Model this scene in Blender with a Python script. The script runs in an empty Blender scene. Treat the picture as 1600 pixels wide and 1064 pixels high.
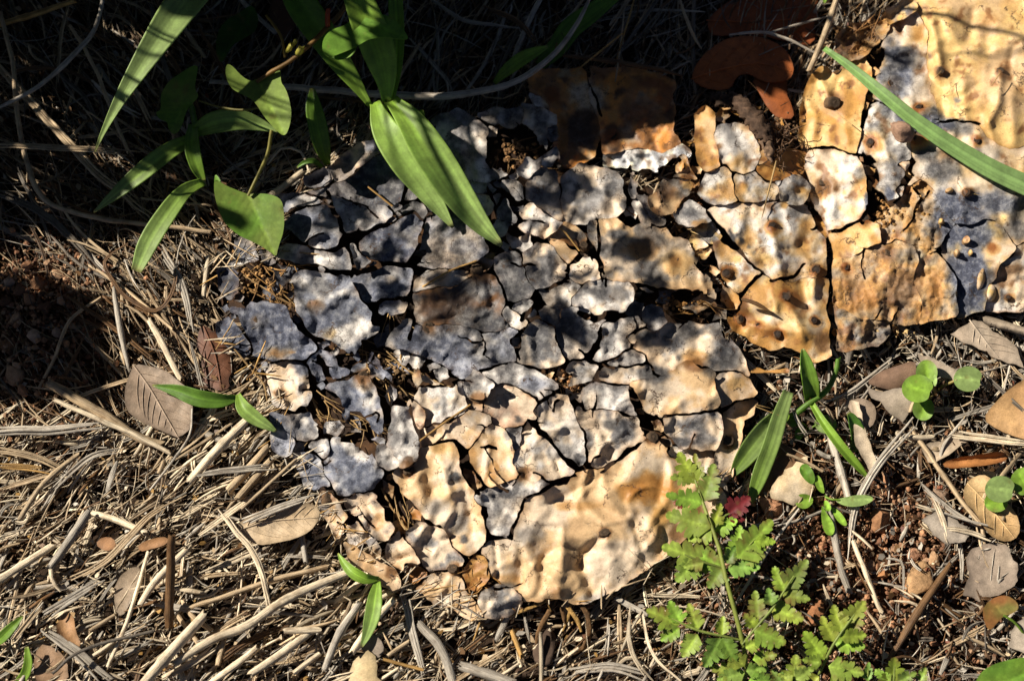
import bpy, math, random
import numpy as np
from mathutils import Vector
from mathutils.geometry import delaunay_2d_cdt

# ------------------------------------------------------------------ camera, sky, sun, exposure
scene = bpy.context.scene
COL = scene.collection
R = math.radians
W_PX, H_PX = 1600.0, 1064.0
FRAME_W = 0.544            # metres of ground across the picture
TILT = R(17)
DIST = 1.0
AIM = Vector((0, 0, 0.010))
LENS = 36.0 * DIST / FRAME_W
cam_d = bpy.data.cameras.new('camera')
cam = bpy.data.objects.new('camera', cam_d)
COL.objects.link(cam)
cam.location = AIM + Vector((0, -math.sin(TILT) * DIST, math.cos(TILT) * DIST))
cam.rotation_euler = (TILT, 0, 0)
cam_d.sensor_width = 36.0
cam_d.lens = LENS
cam_d.clip_start = 0.02
cam_d.clip_end = 60
cam_d.dof.use_dof = True
cam_d.dof.focus_distance = DIST - 0.012
cam_d.dof.aperture_fstop = 6.3
scene.camera = cam

SUN_EL = R(37)
SHADOW = Vector((0.93, -0.36, 0)).normalized()      # shadows fall right and a little down the picture
to_sun = (-SHADOW) * math.cos(SUN_EL) + Vector((0, 0, math.sin(SUN_EL)))
world = bpy.data.worlds.new('World')
scene.world = world
world.use_nodes = True
nt = world.node_tree
for n in list(nt.nodes):
    nt.nodes.remove(n)
sky = nt.nodes.new('ShaderNodeTexSky')
sky.sky_type = 'NISHITA'
sky.sun_disc = False
sky.sun_elevation = SUN_EL
sky.sun_rotation = math.atan2(to_sun.x, to_sun.y)
sky.air_density = 0.22
sky.dust_density = 0.3
sky.ozone_density = 0.0
bg = nt.nodes.new('ShaderNodeBackground')
bg.inputs['Strength'].default_value = 0.05
wo = nt.nodes.new('ShaderNodeOutputWorld')
nt.links.new(sky.outputs[0], bg.inputs[0])
nt.links.new(bg.outputs[0], wo.inputs[0])
sun_d = bpy.data.lights.new('sun', 'SUN')
sun_d.energy = 5.0
sun_d.angle = R(0.53)
sun_d.color = (1.0, 0.93, 0.83)
sun = bpy.data.objects.new('sun', sun_d)
COL.objects.link(sun)
sun.rotation_euler = to_sun.to_track_quat('Z', 'Y').to_euler()
sun.location = to_sun * 3
vs = scene.view_settings
vs.view_transform = 'Standard'
vs.look = 'None'
vs.gamma = 1.0
vs.use_curve_mapping = False
vs.exposure = 0.72

# ------------------------------------------------------------------ pixel -> place
MM = 0.001
S = FRAME_W / W_PX
_ct, _st = math.cos(TILT), math.sin(TILT)
CX, CY, CZ = cam.location

def place(px, py, z):
    """photo pixel(s) on the plane at height z (metres) -> world points (N,3)"""
    px = np.asarray(px, float); py = np.asarray(py, float); z = np.asarray(z, float)
    u = (px - W_PX / 2) / W_PX * 36.0 / LENS
    v = -(py - H_PX / 2) / W_PX * 36.0 / LENS
    dx = u
    dy = v * _ct + _st
    dz = v * _st - _ct
    t = (z - CZ) / dz
    return np.stack(np.broadcast_arrays(CX + t * dx, CY + t * dy, CZ + t * dz), -1)

def pt(px, py, zmm=0.0):
    return Vector(place(px, py, zmm * MM))

# ------------------------------------------------------------------ noise
_rs = np.random.RandomState(7)
_perm = np.tile(_rs.permutation(256), 3)
_grad = _rs.normal(size=(256, 3)); _grad /= np.linalg.norm(_grad, axis=1)[:, None]

def perlin(p):
    p = np.asarray(p, float)
    i = np.floor(p).astype(int); f = p - i; i &= 255
    w = f * f * f * (f * (f * 6 - 15) + 10)
    out = 0
    for dx in (0, 1):
        for dy in (0, 1):
            for dz in (0, 1):
                g = _grad[_perm[_perm[_perm[(i[:, 0] + dx) & 255] + ((i[:, 1] + dy) & 255)] + ((i[:, 2] + dz) & 255)]]
                d = f - np.array([dx, dy, dz])
                ww = (w[:, 0] if dx else 1 - w[:, 0]) * (w[:, 1] if dy else 1 - w[:, 1]) * (w[:, 2] if dz else 1 - w[:, 2])
                out = out + ww * (g * d).sum(1)
    return out * 1.6

def fbm(p, octaves=3, gain=0.5):
    a, s, tot = 1.0, 0.0, 0
    p = np.asarray(p, float)
    for _ in range(octaves):
        tot = tot + a * perlin(p); s += a; a *= gain; p = p * 2.03 + 11.3
    return tot / s

def n2(px, py, wave, seed=0.0, octaves=3):
    p = np.stack([np.asarray(px, float) / wave, np.asarray(py, float) / wave, np.full(np.shape(px), seed + 0.37)], -1)
    return fbm(p, octaves)

def sstep(a, b, x):
    t = np.clip((x - a) / (b - a), 0, 1)
    return t * t * (3 - 2 * t)

# ------------------------------------------------------------------ polygons
def P2(s):
    a = [float(q) for q in s.replace(',', ' ').split()]
    return np.array(a).reshape(-1, 2)

def inside(px, py, poly):
    x0, y0 = poly[:, 0], poly[:, 1]
    x1, y1 = np.roll(x0, -1), np.roll(y0, -1)
    px = np.asarray(px)[:, None]; py = np.asarray(py)[:, None]
    c = ((y0 > py) != (y1 > py)) & (px < (x1 - x0) * (py - y0) / np.where(y1 == y0, 1e-9, y1 - y0) + x0)
    return (c.sum(1) % 2) == 1

def dist_poly(px, py, poly, closed=True):
    a = poly if closed else poly[:-1]
    b = np.roll(poly, -1, 0) if closed else poly[1:]
    out = np.full(len(px), 1e9)
    P = np.stack([px, py], -1)
    for s in range(0, len(px), 2000):
        p = P[s:s + 2000][:, None, :]
        ab = (b - a)[None]; ap = p - a[None]
        t = np.clip((ap * ab).sum(2) / np.maximum((ab * ab).sum(2), 1e-9), 0, 1)
        out[s:s + 2000] = np.sqrt(((ap - t[..., None] * ab) ** 2).sum(2).min(1))
    return out

def jag_edges(poly, step, jag, rng):
    out = []
    def rec(a, b):
        d = b - a; L = math.hypot(*d)
        if L <= step:
            out.append(a); return
        n = np.array([-d[1], d[0]]) / L
        m = (a + b) / 2 + n * rng.gauss(0, 1) * jag * min(L, 40) * (1.2 if L > 16 else .45)
        rec(a, m); rec(m, b)
    n = len(poly)
    for i in range(n):
        rec(poly[i], poly[(i + 1) % n])
    return np.array(out)

def round_poly(poly, it=2):
    for _ in range(it):
        nx = np.roll(poly, -1, 0)
        poly = np.stack([poly * .75 + nx * .25, poly * .25 + nx * .75], 1).reshape(-1, 2)
    return poly

def fill_poly(border, step, rng, extra=None):
    """triangulated interior of a border polygon (px space); -> pts (N,2), tris, distance to border"""
    x0, y0 = border.min(0); x1, y1 = border.max(0)
    gx, gy = np.meshgrid(np.arange(x0, x1, step), np.arange(y0, y1, step * .87))
    gx[1::2] += step * .5
    gx = gx.ravel(); gy = gy.ravel()
    rs = np.random.RandomState(rng.randrange(1 << 30))
    gx = gx + rs.uniform(-.22, .22, len(gx)) * step; gy = gy + rs.uniform(-.22, .22, len(gy)) * step
    k = inside(gx, gy, border); gx, gy = gx[k], gy[k]
    if len(gx):
        k = dist_poly(gx, gy, border) > step * .5; gx, gy = gx[k], gy[k]
    allp = np.concatenate([border, np.stack([gx, gy], -1)])
    nb = len(border)
    r = delaunay_2d_cdt([Vector(p) for p in allp], [], [list(range(nb))], 1, 1e-4)
    pts = np.array([v[:] for v in r[0]]); tris = [f for f in r[2]]
    tr = []
    for f in tris:
        for q in range(1, len(f) - 1):
            tr.append((f[0], f[q], f[q + 1]))
    tr = np.array(tr, dtype=np.int32).reshape(-1, 3)
    if len(tr):
        a, b, c = pts[tr[:, 0]], pts[tr[:, 1]], pts[tr[:, 2]]
        cr = (b[:, 0] - a[:, 0]) * (c[:, 1] - a[:, 1]) - (b[:, 1] - a[:, 1]) * (c[:, 0] - a[:, 0])
        fl = cr > 0                        # px y runs down: flip so that normals face up
        tr[fl] = tr[fl][:, ::-1]
    d = dist_poly(pts[:, 0], pts[:, 1], border)
    return pts, tr, d

# ------------------------------------------------------------------ objects
def make_mesh(name, V, F, col=None, smooth=True):
    V = np.asarray(V, np.float32); 
    if isinstance(F, np.ndarray):
        F = [F]
    F = [np.asarray(f, np.int32) for f in F if len(f)]
    me = bpy.data.meshes.new(name)
    me.vertices.add(len(V)); me.vertices.foreach_set('co', V.ravel())
    loops = np.concatenate([f.ravel() for f in F])
    tot = np.concatenate([np.full(len(f), f.shape[1], np.int32) for f in F])
    start = np.concatenate([[0], np.cumsum(tot)[:-1]]).astype(np.int32)
    me.loops.add(len(loops)); me.loops.foreach_set('vertex_index', loops)
    me.polygons.add(len(tot)); me.polygons.foreach_set('loop_start', start); me.polygons.foreach_set('loop_total', tot)
    me.polygons.foreach_set('use_smooth', np.full(len(tot), smooth))
    me.update(calc_edges=True)
    if col is not None:
        a = me.color_attributes.new('Col', 'FLOAT_COLOR', 'POINT')
        c = np.asarray(col, np.float32)
        if c.shape[1] == 7:
            ax = me.attributes.new('axis', 'FLOAT_VECTOR', 'POINT'); ax.data.foreach_set('vector', np.ascontiguousarray(c[:, 4:7]).ravel()); c = c[:, :4]
        if c.shape[1] == 3:
            c = np.concatenate([c, np.ones((len(c), 1), np.float32)], 1)
        a.data.foreach_set('color', np.ascontiguousarray(c).ravel())
    return me

def put(name, me, mat, parent=None, solid=0.0):
    o = bpy.data.objects.new(name, me)
    COL.objects.link(o)
    if mat is not None and not me.materials:
        me.materials.append(mat)
    if parent is not None:
        o.parent = parent
    if solid:
        m = o.modifiers.new('thickness', 'SOLIDIFY'); m.thickness = solid; m.offset = -1
    return o

def mesh_obj(name, V, F, mat, parent=None, col=None, smooth=True, solid=0.0):
    """V in world coordinates; a child is stored relative to its parents' places"""
    V = np.asarray(V, float)
    off = np.zeros(3); p = parent
    while p is not None:
        off += np.array(p.location); p = p.parent
    if parent is None:
        off = V.mean(0); off[2] = V[:, 2].min()
    o = put(name, make_mesh(name, V - off, F, col, smooth), mat, parent, solid)
    if parent is None:
        o.location = off
    return o

def thicken(V, tr, th, col, rimk=.8):
    """sheet -> thin solid with a crisp broken edge: top, rim and underside keep their own vertices"""
    V = np.asarray(V, float); n = len(V)
    lo = V - np.array([0, 0, th])
    e = np.concatenate([tr[:, [0, 1]], tr[:, [1, 2]], tr[:, [2, 0]]])
    key = np.sort(e, 1); _, idx, cnt = np.unique(key[:, 0].astype(np.int64) * n + key[:, 1], return_index=True, return_counts=True)
    be = e[idx[cnt == 1]]
    m = len(be)
    R0 = np.concatenate([V[be[:, 0]], V[be[:, 1]], lo[be[:, 1]], lo[be[:, 0]]])
    k = np.arange(m) + 2 * n
    Q = np.stack([k + m, k, k + 3 * m, k + 2 * m], -1)
    rc = col[be[:, 0]].copy(); rc[:, :3] *= rimk
    c = np.concatenate([col, col, rc, rc, rc, rc])
    return np.concatenate([V, lo, R0]), [np.concatenate([tr, tr[:, ::-1] + n]), Q], c

def tag(o, label=None, cat=None, group=None, kind=None):
    if label: o['label'] = label
    if cat: o['category'] = cat
    if group: o['group'] = group
    if kind: o['kind'] = kind
    return o

def thing(name, label, cat, px, py, zmm=0, group=None):
    o = bpy.data.objects.new(name, None)
    COL.objects.link(o)
    o.empty_display_size = .01
    o.location = pt(px, py, zmm)
    return tag(o, label, cat, group)

# ------------------------------------------------------------------ materials
def new_mat(name):
    m = bpy.data.materials.new(name); m.use_nodes = True
    nt = m.node_tree
    for n in list(nt.nodes): nt.nodes.remove(n)
    out = nt.nodes.new('ShaderNodeOutputMaterial')
    b = nt.nodes.new('ShaderNodeBsdfPrincipled')
    nt.links.new(b.outputs[0], out.inputs[0])
    return m, nt, b, out

def N(nt, t, **kw):
    n = nt.nodes.new(t)
    for k, v in kw.items():
        if k in n.inputs: n.inputs[k].default_value = v
        else: setattr(n, k, v)
    return n

def noise_tex(nt, scale, detail=4, rough=.55, coord='Object'):
    tc = N(nt, 'ShaderNodeTexCoord')
    n = N(nt, 'ShaderNodeTexNoise', Scale=scale, Detail=detail, Roughness=rough)
    nt.links.new(tc.outputs[coord], n.inputs['Vector'])
    return n

def ramp(nt, src, stops):
    r = N(nt, 'ShaderNodeValToRGB')
    el = r.color_ramp.elements
    while len(el) < len(stops): el.new(.5)
    for e, (p, c) in zip(el, stops):
        e.position = p; e.color = (c, c, c, 1) if isinstance(c, (int, float)) else (*c, 1)
    nt.links.new(src, r.inputs[0])
    return r

def mixc(nt, mode, fac, a, b):
    m = N(nt, 'ShaderNodeMix', data_type='RGBA', blend_type=mode)
    for i, v in ((0, fac), (6, a), (7, b)):
        if hasattr(v, 'links') or hasattr(v, 'is_linked'): nt.links.new(v, m.inputs[i])
        else: m.inputs[i].default_value = v if i == 0 else (*v, 1)
    return m.outputs[2]

def bump(nt, b, pairs, strength=.5, dist=.0006):
    prev = None
    for h, st, di in pairs:
        bp = N(nt, 'ShaderNodeBump', Strength=st, Distance=di)
        nt.links.new(h, bp.inputs['Height'])
        if prev is not None: nt.links.new(prev, bp.inputs['Normal'])
        prev = bp.outputs[0]
    nt.links.new(prev, b.inputs['Normal'])

def vcol(nt):
    a = N(nt, 'ShaderNodeVertexColor'); a.layer_name = 'Col'
    return a

def mat_skin():
    # decayed cactus skin: vertex colour holds the flake's own colour, alpha how mouldy it is
    m, nt, b, out = new_mat('decayed_skin')
    vc = vcol(nt)
    n1 = noise_tex(nt, 260, 6, .62); n2_ = noise_tex(nt, 1300, 4, .6); n3 = noise_tex(nt, 90, 5, .6)
    c = mixc(nt, 'MULTIPLY', 1.0, vc.outputs[0], ramp(nt, n1.outputs[0], [(.28, (.78, .74, .70)), (.5, (.98, .97, .96)), (.72, (1.08, 1.07, 1.04))]).outputs[0])
    c = mixc(nt, 'MULTIPLY', 1.0, c, ramp(nt, n2_.outputs[0], [(.3, .84), (.7, 1.1)]).outputs[0])
    # mould: dark powdery mottling
    mm = ramp(nt, n1.outputs[0], [(.40, 1.0), (.56, 0.0)])
    m2 = ramp(nt, n2_.outputs[0], [(.36, 1.0), (.6, .25)])
    f = N(nt, 'ShaderNodeMath', operation='MULTIPLY'); nt.links.new(mm.outputs[0], f.inputs[0]); nt.links.new(m2.outputs[0], f.inputs[1])
    f2 = N(nt, 'ShaderNodeMath', operation='MULTIPLY'); nt.links.new(f.outputs[0], f2.inputs[0]); nt.links.new(vc.outputs[1], f2.inputs[1])
    c = mixc(nt, 'MIX', f2.outputs[0], c, (.035, .038, .05))
    wm = ramp(nt, n2_.outputs[0], [(.52, 0.0), (.66, .75)]); wm2 = ramp(nt, n1.outputs[0], [(.47, 0.0), (.62, 1.0)])
    f5 = N(nt, 'ShaderNodeMath', operation='MULTIPLY'); nt.links.new(wm2.outputs[0], f5.inputs[0]); nt.links.new(vc.outputs[1], f5.inputs[1])
    f6 = N(nt, 'ShaderNodeMath', operation='MULTIPLY'); nt.links.new(f5.outputs[0], f6.inputs[0]); f6.inputs[1].default_value = .45
    f7 = N(nt, 'ShaderNodeMath', operation='MULTIPLY_ADD'); nt.links.new(f5.outputs[0], f7.inputs[0]); nt.links.new(wm.outputs[0], f7.inputs[1]); f7.inputs[2].default_value = 0.0
    f8 = N(nt, 'ShaderNodeMath', operation='ADD', use_clamp=True); nt.links.new(f7.outputs[0], f8.inputs[0]); nt.links.new(f6.outputs[0], f8.inputs[1])
    f9 = N(nt, 'ShaderNodeMath', operation='MULTIPLY'); nt.links.new(f8.outputs[0], f9.inputs[0]); f9.inputs[1].default_value = .55
    c = mixc(nt, 'MIX', f9.outputs[0], c, (.40, .39, .375))
    # fine black specks
    tc = N(nt, 'ShaderNodeTexCoord')
    vo = N(nt, 'ShaderNodeTexVoronoi', Scale=520.0); nt.links.new(tc.outputs['Object'], vo.inputs['Vector'])
    sp = ramp(nt, vo.outputs['Distance'], [(.10, 1.0), (.17, 0.0)])
    sg = ramp(nt, n3.outputs[0], [(.50, 0.0), (.60, .85)])
    f3 = N(nt, 'ShaderNodeMath', operation='MULTIPLY'); nt.links.new(sp.outputs[0], f3.inputs[0]); nt.links.new(sg.outputs[0], f3.inputs[1])
    c = mixc(nt, 'MIX', f3.outputs[0], c, (.05, .04, .032))
    nt.links.new(c, b.inputs['Base Color'])
    rr_ = ramp(nt, vc.outputs[1], [(.05, .50), (.6, .85)]); nt.links.new(rr_.outputs[0], b.inputs['Roughness'])
    b.inputs['Specular IOR Level'].default_value = .32
    hm = N(nt, 'ShaderNodeMath', operation='MULTIPLY'); hs = ramp(nt, vc.outputs[1], [(.05, .48), (.6, 1.0)])
    nt.links.new(n1.outputs[0], hm.inputs[0]); nt.links.new(hs.outputs[0], hm.inputs[1])
    hf = N(nt, 'ShaderNodeMath', operation='MULTIPLY'); nt.links.new(n2_.outputs[0], hf.inputs[0]); nt.links.new(hs.outputs[0], hf.inputs[1])
    # hairline cracks
    v2 = N(nt, 'ShaderNodeTexVoronoi', Scale=42.0, feature='DISTANCE_TO_EDGE'); mp = N(nt, 'ShaderNodeMix', data_type='VECTOR'); mp.inputs[0].default_value = .028
    tc2 = N(nt, 'ShaderNodeTexCoord'); nt.links.new(tc2.outputs['Object'], mp.inputs[4]); nt.links.new(n3.outputs['Color'], mp.inputs[5]); nt.links.new(mp.outputs[1], v2.inputs['Vector'])
    cr = ramp(nt, v2.outputs['Distance'], [(.006, 1.0), (.016, 0.0)]); cg = ramp(nt, n3.outputs[0], [(.50, 0.0), (.58, .95)])
    f4 = N(nt, 'ShaderNodeMath', operation='MULTIPLY'); nt.links.new(cr.outputs[0], f4.inputs[0]); nt.links.new(cg.outputs[0], f4.inputs[1])
    c = mixc(nt, 'MIX', f4.outputs[0], c, (.07, .04, .022)); nt.links.new(c, b.inputs['Base Color'])
    inv = N(nt, 'ShaderNodeMath', operation='SUBTRACT'); inv.inputs[0].default_value = 1.0; nt.links.new(f4.outputs[0], inv.inputs[1])
    bump(nt, b, [(hm.outputs[0], .5, .0011), (hf.outputs[0], .5, .0004), (inv.outputs[0], .6, .0005)])
    return m

def mat_vcol(name, rough=.7, spec=.25, mott=(.72, 1.18), scale=350, bumpd=.0005, fine=1600, stretch=None):
    m, nt, b, out = new_mat(name)
    vc = vcol(nt)
    n1 = noise_tex(nt, scale, 5, .6); n2_ = noise_tex(nt, fine, 3, .6)
    c = mixc(nt, 'MULTIPLY', 1.0, vc.outputs[0], ramp(nt, n1.outputs[0], [(.3, mott[0]), (.7, mott[1])]).outputs[0])
    c = mixc(nt, 'MULTIPLY', 1.0, c, ramp(nt, n2_.outputs[0], [(.3, .82), (.7, 1.12)]).outputs[0])
    nt.links.new(c, b.inputs['Base Color'])
    b.inputs['Roughness'].default_value = rough
    b.inputs['Specular IOR Level'].default_value = spec
    bump(nt, b, [(n1.outputs[0], .6, bumpd), (n2_.outputs[0], .4, bumpd * .4)])
    return m

def mat_leaf(name, trans=.30, rough=.42, tint=(1.25, 1.3, .5)):
    m, nt, b, out = new_mat(name)
    vc = vcol(nt)
    n1 = noise_tex(nt, 160, 4, .55); n2_ = noise_tex(nt, 900, 3, .6)
    c = mixc(nt, 'MULTIPLY', 1.0, vc.outputs[0], ramp(nt, n1.outputs[0], [(.3, .78), (.7, 1.18)]).outputs[0])
    c = mixc(nt, 'MULTIPLY', 1.0, c, ramp(nt, n2_.outputs[0], [(.3, .9), (.7, 1.08)]).outputs[0])
    nt.links.new(c, b.inputs['Base Color'])
    b.inputs['Roughness'].default_value = rough
    b.inputs['Specular IOR Level'].default_value = .4
    bump(nt, b, [(n2_.outputs[0], .25, .0003)])
    t = N(nt, 'ShaderNodeBsdfTranslucent')
    c2 = mixc(nt, 'MULTIPLY', 1.0, c, tint)
    nt.links.new(c2, t.inputs[0])
    mx = N(nt, 'ShaderNodeMixShader'); mx.inputs[0].default_value = trans
    nt.links.new(b.outputs[0], mx.inputs[1]); nt.links.new(t.outputs[0], mx.inputs[2])
    nt.links.new(mx.outputs[0], out.inputs[0])
    return m

M_SKIN = mat_skin()
def mat_straw():
    m, nt, b, out = new_mat('dry_straw')
    vc = vcol(nt)
    at = N(nt, 'ShaderNodeAttribute', attribute_name='axis')
    fib = N(nt, 'ShaderNodeTexNoise', Scale=2600.0, Detail=3.0, Roughness=.6); nt.links.new(at.outputs['Vector'], fib.inputs['Vector'])
    fib2 = N(nt, 'ShaderNodeTexNoise', Scale=900.0, Detail=2.0, Roughness=.5); nt.links.new(at.outputs['Vector'], fib2.inputs['Vector'])
    n1 = noise_tex(nt, 150, 5, .6); n2_ = noise_tex(nt, 1500, 3, .6)
    c = mixc(nt, 'MULTIPLY', 1.0, vc.outputs[0], ramp(nt, fib.outputs[0], [(.30, (.50, .45, .40)), (.48, (.95, .94, .93)), (.70, (1.22, 1.2, 1.16))]).outputs[0])
    c = mixc(nt, 'MULTIPLY', 1.0, c, ramp(nt, fib2.outputs[0], [(.3, .74), (.65, 1.12)]).outputs[0])
    c = mixc(nt, 'MULTIPLY', 1.0, c, ramp(nt, n1.outputs[0], [(.32, (.62, .57, .52)), (.5, (1, 1, 1)), (.7, (1.12, 1.1, 1.05))]).outputs[0])
    nt.links.new(c, b.inputs['Base Color'])
    b.inputs['Roughness'].default_value = .55
    b.inputs['Specular IOR Level'].default_value = .3
    bump(nt, b, [(fib.outputs[0], .8, .0006), (n2_.outputs[0], .4, .0002)])
    return m
M_STRAW = mat_straw()
M_SOIL = mat_vcol('soil', .9, .1, (.5, 1.4), 160, .0016)
M_STONE = mat_vcol('reddish_stone', .8, .2, (.6, 1.3), 330, .0010)
M_DRYLEAF = mat_vcol('dry_leaf', .6, .3, (.70, 1.16), 200, .0004)
M_WOOD = mat_vcol('dead_tissue', .8, .2, (.5, 1.35), 420, .0011)
M_GREEN = mat_leaf('green_leaf', .36, .5)
M_GREEN2 = mat_leaf('green_grass', .36, .48)

# ------------------------------------------------------------------ strands: stems, straws, blades, fibres
def spline(P, n):
    P = np.asarray(P, float)
    if len(P) == 2:
        t = np.linspace(0, 1, n)[:, None]
        return P[0] * (1 - t) + P[1] * t
    Q = np.concatenate([[2 * P[0] - P[1]], P, [2 * P[-1] - P[-2]]])
    L = np.concatenate([[0], np.cumsum(np.linalg.norm(np.diff(P, axis=0), axis=1))])
    s = np.linspace(0, L[-1], n)
    i = np.clip(np.searchsorted(L, s, 'right') - 1, 0, len(P) - 2)
    t = ((s - L[i]) / np.maximum(L[i + 1] - L[i], 1e-12))[:, None]
    a, b, c, d = Q[i], Q[i + 1], Q[i + 2], Q[i + 3]
    return .5 * (2 * b + (c - a) * t + (2 * a - 5 * b + 4 * c - d) * t * t + (3 * b - a - 3 * c + d) * t ** 3)

def strand(C, w, th, sides, color, rs, taper=(1, 1), twist=0.0, nodes=0, streak=.22, phase=None):
    """tube of elliptical section (w wide, th thick, metres) along centre line C; -> V, quads, tris, colours"""
    n = len(C)
    T = np.gradient(C, axis=0); T /= np.maximum(np.linalg.norm(T, axis=1)[:, None], 1e-12)
    up = np.array([0, 0, 1.0])
    B = np.cross(T, up); B /= np.maximum(np.linalg.norm(B, axis=1)[:, None], 1e-6)
    U = np.cross(B, T)
    a = np.arange(sides) / sides * 2 * math.pi
    tw = (rs.uniform(0, 6.28) if phase is None else phase) + np.linspace(0, twist, n) if th < w * .7 and twist else np.zeros(n)
    t = np.linspace(0, 1, n)
    k = np.interp(t, [0, .12, .5, .88, 1], [taper[0], .5 + .5 * taper[0], 1, .5 + .5 * taper[1], taper[1]])
    if nodes:
        for q in rs.uniform(.1, .9, nodes): k = k + .22 * np.exp(-((t - q) / .018) ** 2)
    k = k * (1 + rs.uniform(-.05, .05, n))
    groove = rs.uniform(.86, 1.10, sides)[None]
    cw = np.cos(a)[None] * (w / 2 * k)[:, None] * groove; ch = np.sin(a)[None] * (th / 2 * k)[:, None] * groove
    x = cw * np.cos(tw)[:, None] - ch * np.sin(tw)[:, None]
    y = cw * np.sin(tw)[:, None] + ch * np.cos(tw)[:, None]
    V = C[:, None, :] + B[:, None, :] * x[..., None] + U[:, None, :] * y[..., None]
    V[0] += T[0] * rs.uniform(-.5, .35, sides)[:, None] * w * min(1, taper[0])          # splintered ends
    V[-1] += T[-1] * rs.uniform(-.35, .5, sides)[:, None] * w * min(1, taper[1])
    V = V.reshape(-1, 3)
    i = np.arange(n - 1)[:, None] * sides; j = np.arange(sides)[None]; j2 = (j + 1) % sides
    Q = np.stack([i + j, i + j2, i + sides + j2, i + sides + j], -1).reshape(-1, 4)
    sc = rs.uniform(1 - streak, 1 + streak, sides)[None, :] * (1 + rs.uniform(-.10, .10, n))[:, None]
    if nodes: sc = sc * np.where(k > 1.1, .72, 1)[:, None]
    col = np.asarray(color)[None, None] * sc[..., None]
    col = np.clip(col.reshape(-1, 3), 0, 1)
    Ls = np.concatenate([[0], np.cumsum(np.linalg.norm(np.diff(C, axis=0), axis=1))])
    sd = rs.uniform(0, 20)
    ax = np.stack([np.broadcast_to(np.cos(a)[None] * w / 2 + sd, (n, sides)), np.broadcast_to(np.sin(a)[None] * max(th, w * .3) / 2, (n, sides)), np.broadcast_to(Ls[:, None] * .045, (n, sides))], -1).reshape(-1, 3)
    m = n * sides
    V = np.concatenate([V, V[:sides], V[m - sides:m], C[:1], C[-1:]])
    e = np.asarray(color)[None] * .62
    col = np.concatenate([col, np.repeat(e, 2 * sides + 2, 0)])
    ax = np.concatenate([ax, ax[:sides], ax[m - sides:m], ax[:1], ax[-1:]])
    jj = np.arange(sides); jn = (jj + 1) % sides
    Tr = np.concatenate([np.stack([np.full(sides, m + 2 * sides), m + jn, m + jj], -1), np.stack([np.full(sides, m + 2 * sides + 1), m + sides + jj, m + sides + jn], -1)])
    return V, Q, Tr, np.concatenate([col, np.ones((len(col), 1)), ax], 1)

def frayed(C, w, th, sides, color, rs, sub=3, **kw):
    """flat blade split lengthwise into a few ragged strips"""
    n = len(C); T = np.gradient(C, axis=0); B = np.cross(T, [0, 0, 1.0]); B /= np.maximum(np.linalg.norm(B, axis=1)[:, None], 1e-6)
    Vs, Qs, Ts, Cs, k = [], [], [], [], 0
    for i in range(sub):
        o = ((i + .5) / sub - .5) * w * .86; spread = rs.uniform(-.5, .5) * w * .5
        a, b = int(rs.uniform(0, n * .14)), n - int(rs.uniform(0, n * .2))
        if b - a < 4: a, b = 0, n
        t = np.linspace(-1, 1, n)[:, None]
        Ci = C + B * (o + spread * t * np.abs(t)) + np.array([0, 0, 1.0]) * rs.uniform(-.12, .12) * w
        V, Q, T_, c = strand(Ci[a:b], w / sub * rs.uniform(.9, 1.35), th, sides, np.asarray(color) * rs.uniform(.8, 1.18), rs, **kw)
        Vs.append(V); Qs.append(Q + k); Ts.append(T_ + k); Cs.append(c); k += len(V)
    return np.concatenate(Vs), np.concatenate(Qs), np.concatenate(Ts), np.concatenate(Cs)

class Pile:
    """collects many small shapes into one mesh"""
    def __init__(self): self.V, self.Q, self.T, self.C, self.n = [], [], [], [], 0
    def add(self, V, Q, T, C):
        self.V.append(V); self.C.append(np.asarray(C))
        if Q is not None and len(Q): self.Q.append(Q + self.n)
        if T is not None and len(T): self.T.append(T + self.n)
        self.n += len(V)
    def build(self, name, mat, parent=None, smooth=True):
        F = []
        if self.Q: F.append(np.concatenate(self.Q))
        if self.T: F.append(np.concatenate(self.T))
        return mesh_obj(name, np.concatenate(self.V), F, mat, parent, np.concatenate(self.C), smooth)

def c3(*a): return np.array(a, float)
PAL = {
 'cr': c3(.70, .56, .40), 'tn': c3(.62, .42, .22), 'yl': c3(.68, .46, .18), 'yo': c3(.52, .27, .07), 'or': c3(.34, .14, .03),
 'wh': c3(.70, .655, .59), 'gr': c3(.235, .222, .21), 'dg': c3(.045, .044, .046), 'bl': c3(.070, .080, .118), 'lb': c3(.30, .315, .37),
 'br': c3(.16, .075, .028), 'rs': c3(.19, .06, .014), 'db': c3(.05, .026, .013), 'pk': c3(.58, .40, .28),
 # litter
 'pale': c3(.72, .60, .42), 'tan': c3(.46, .345, .21), 'grey': c3(.42, .375, .305), 'dgry': c3(.16, .135, .105), 'brn': c3(.15, .08, .032), 'ytan': c3(.44, .26, .08),
 'red': c3(.16, .045, .016),
}

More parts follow.
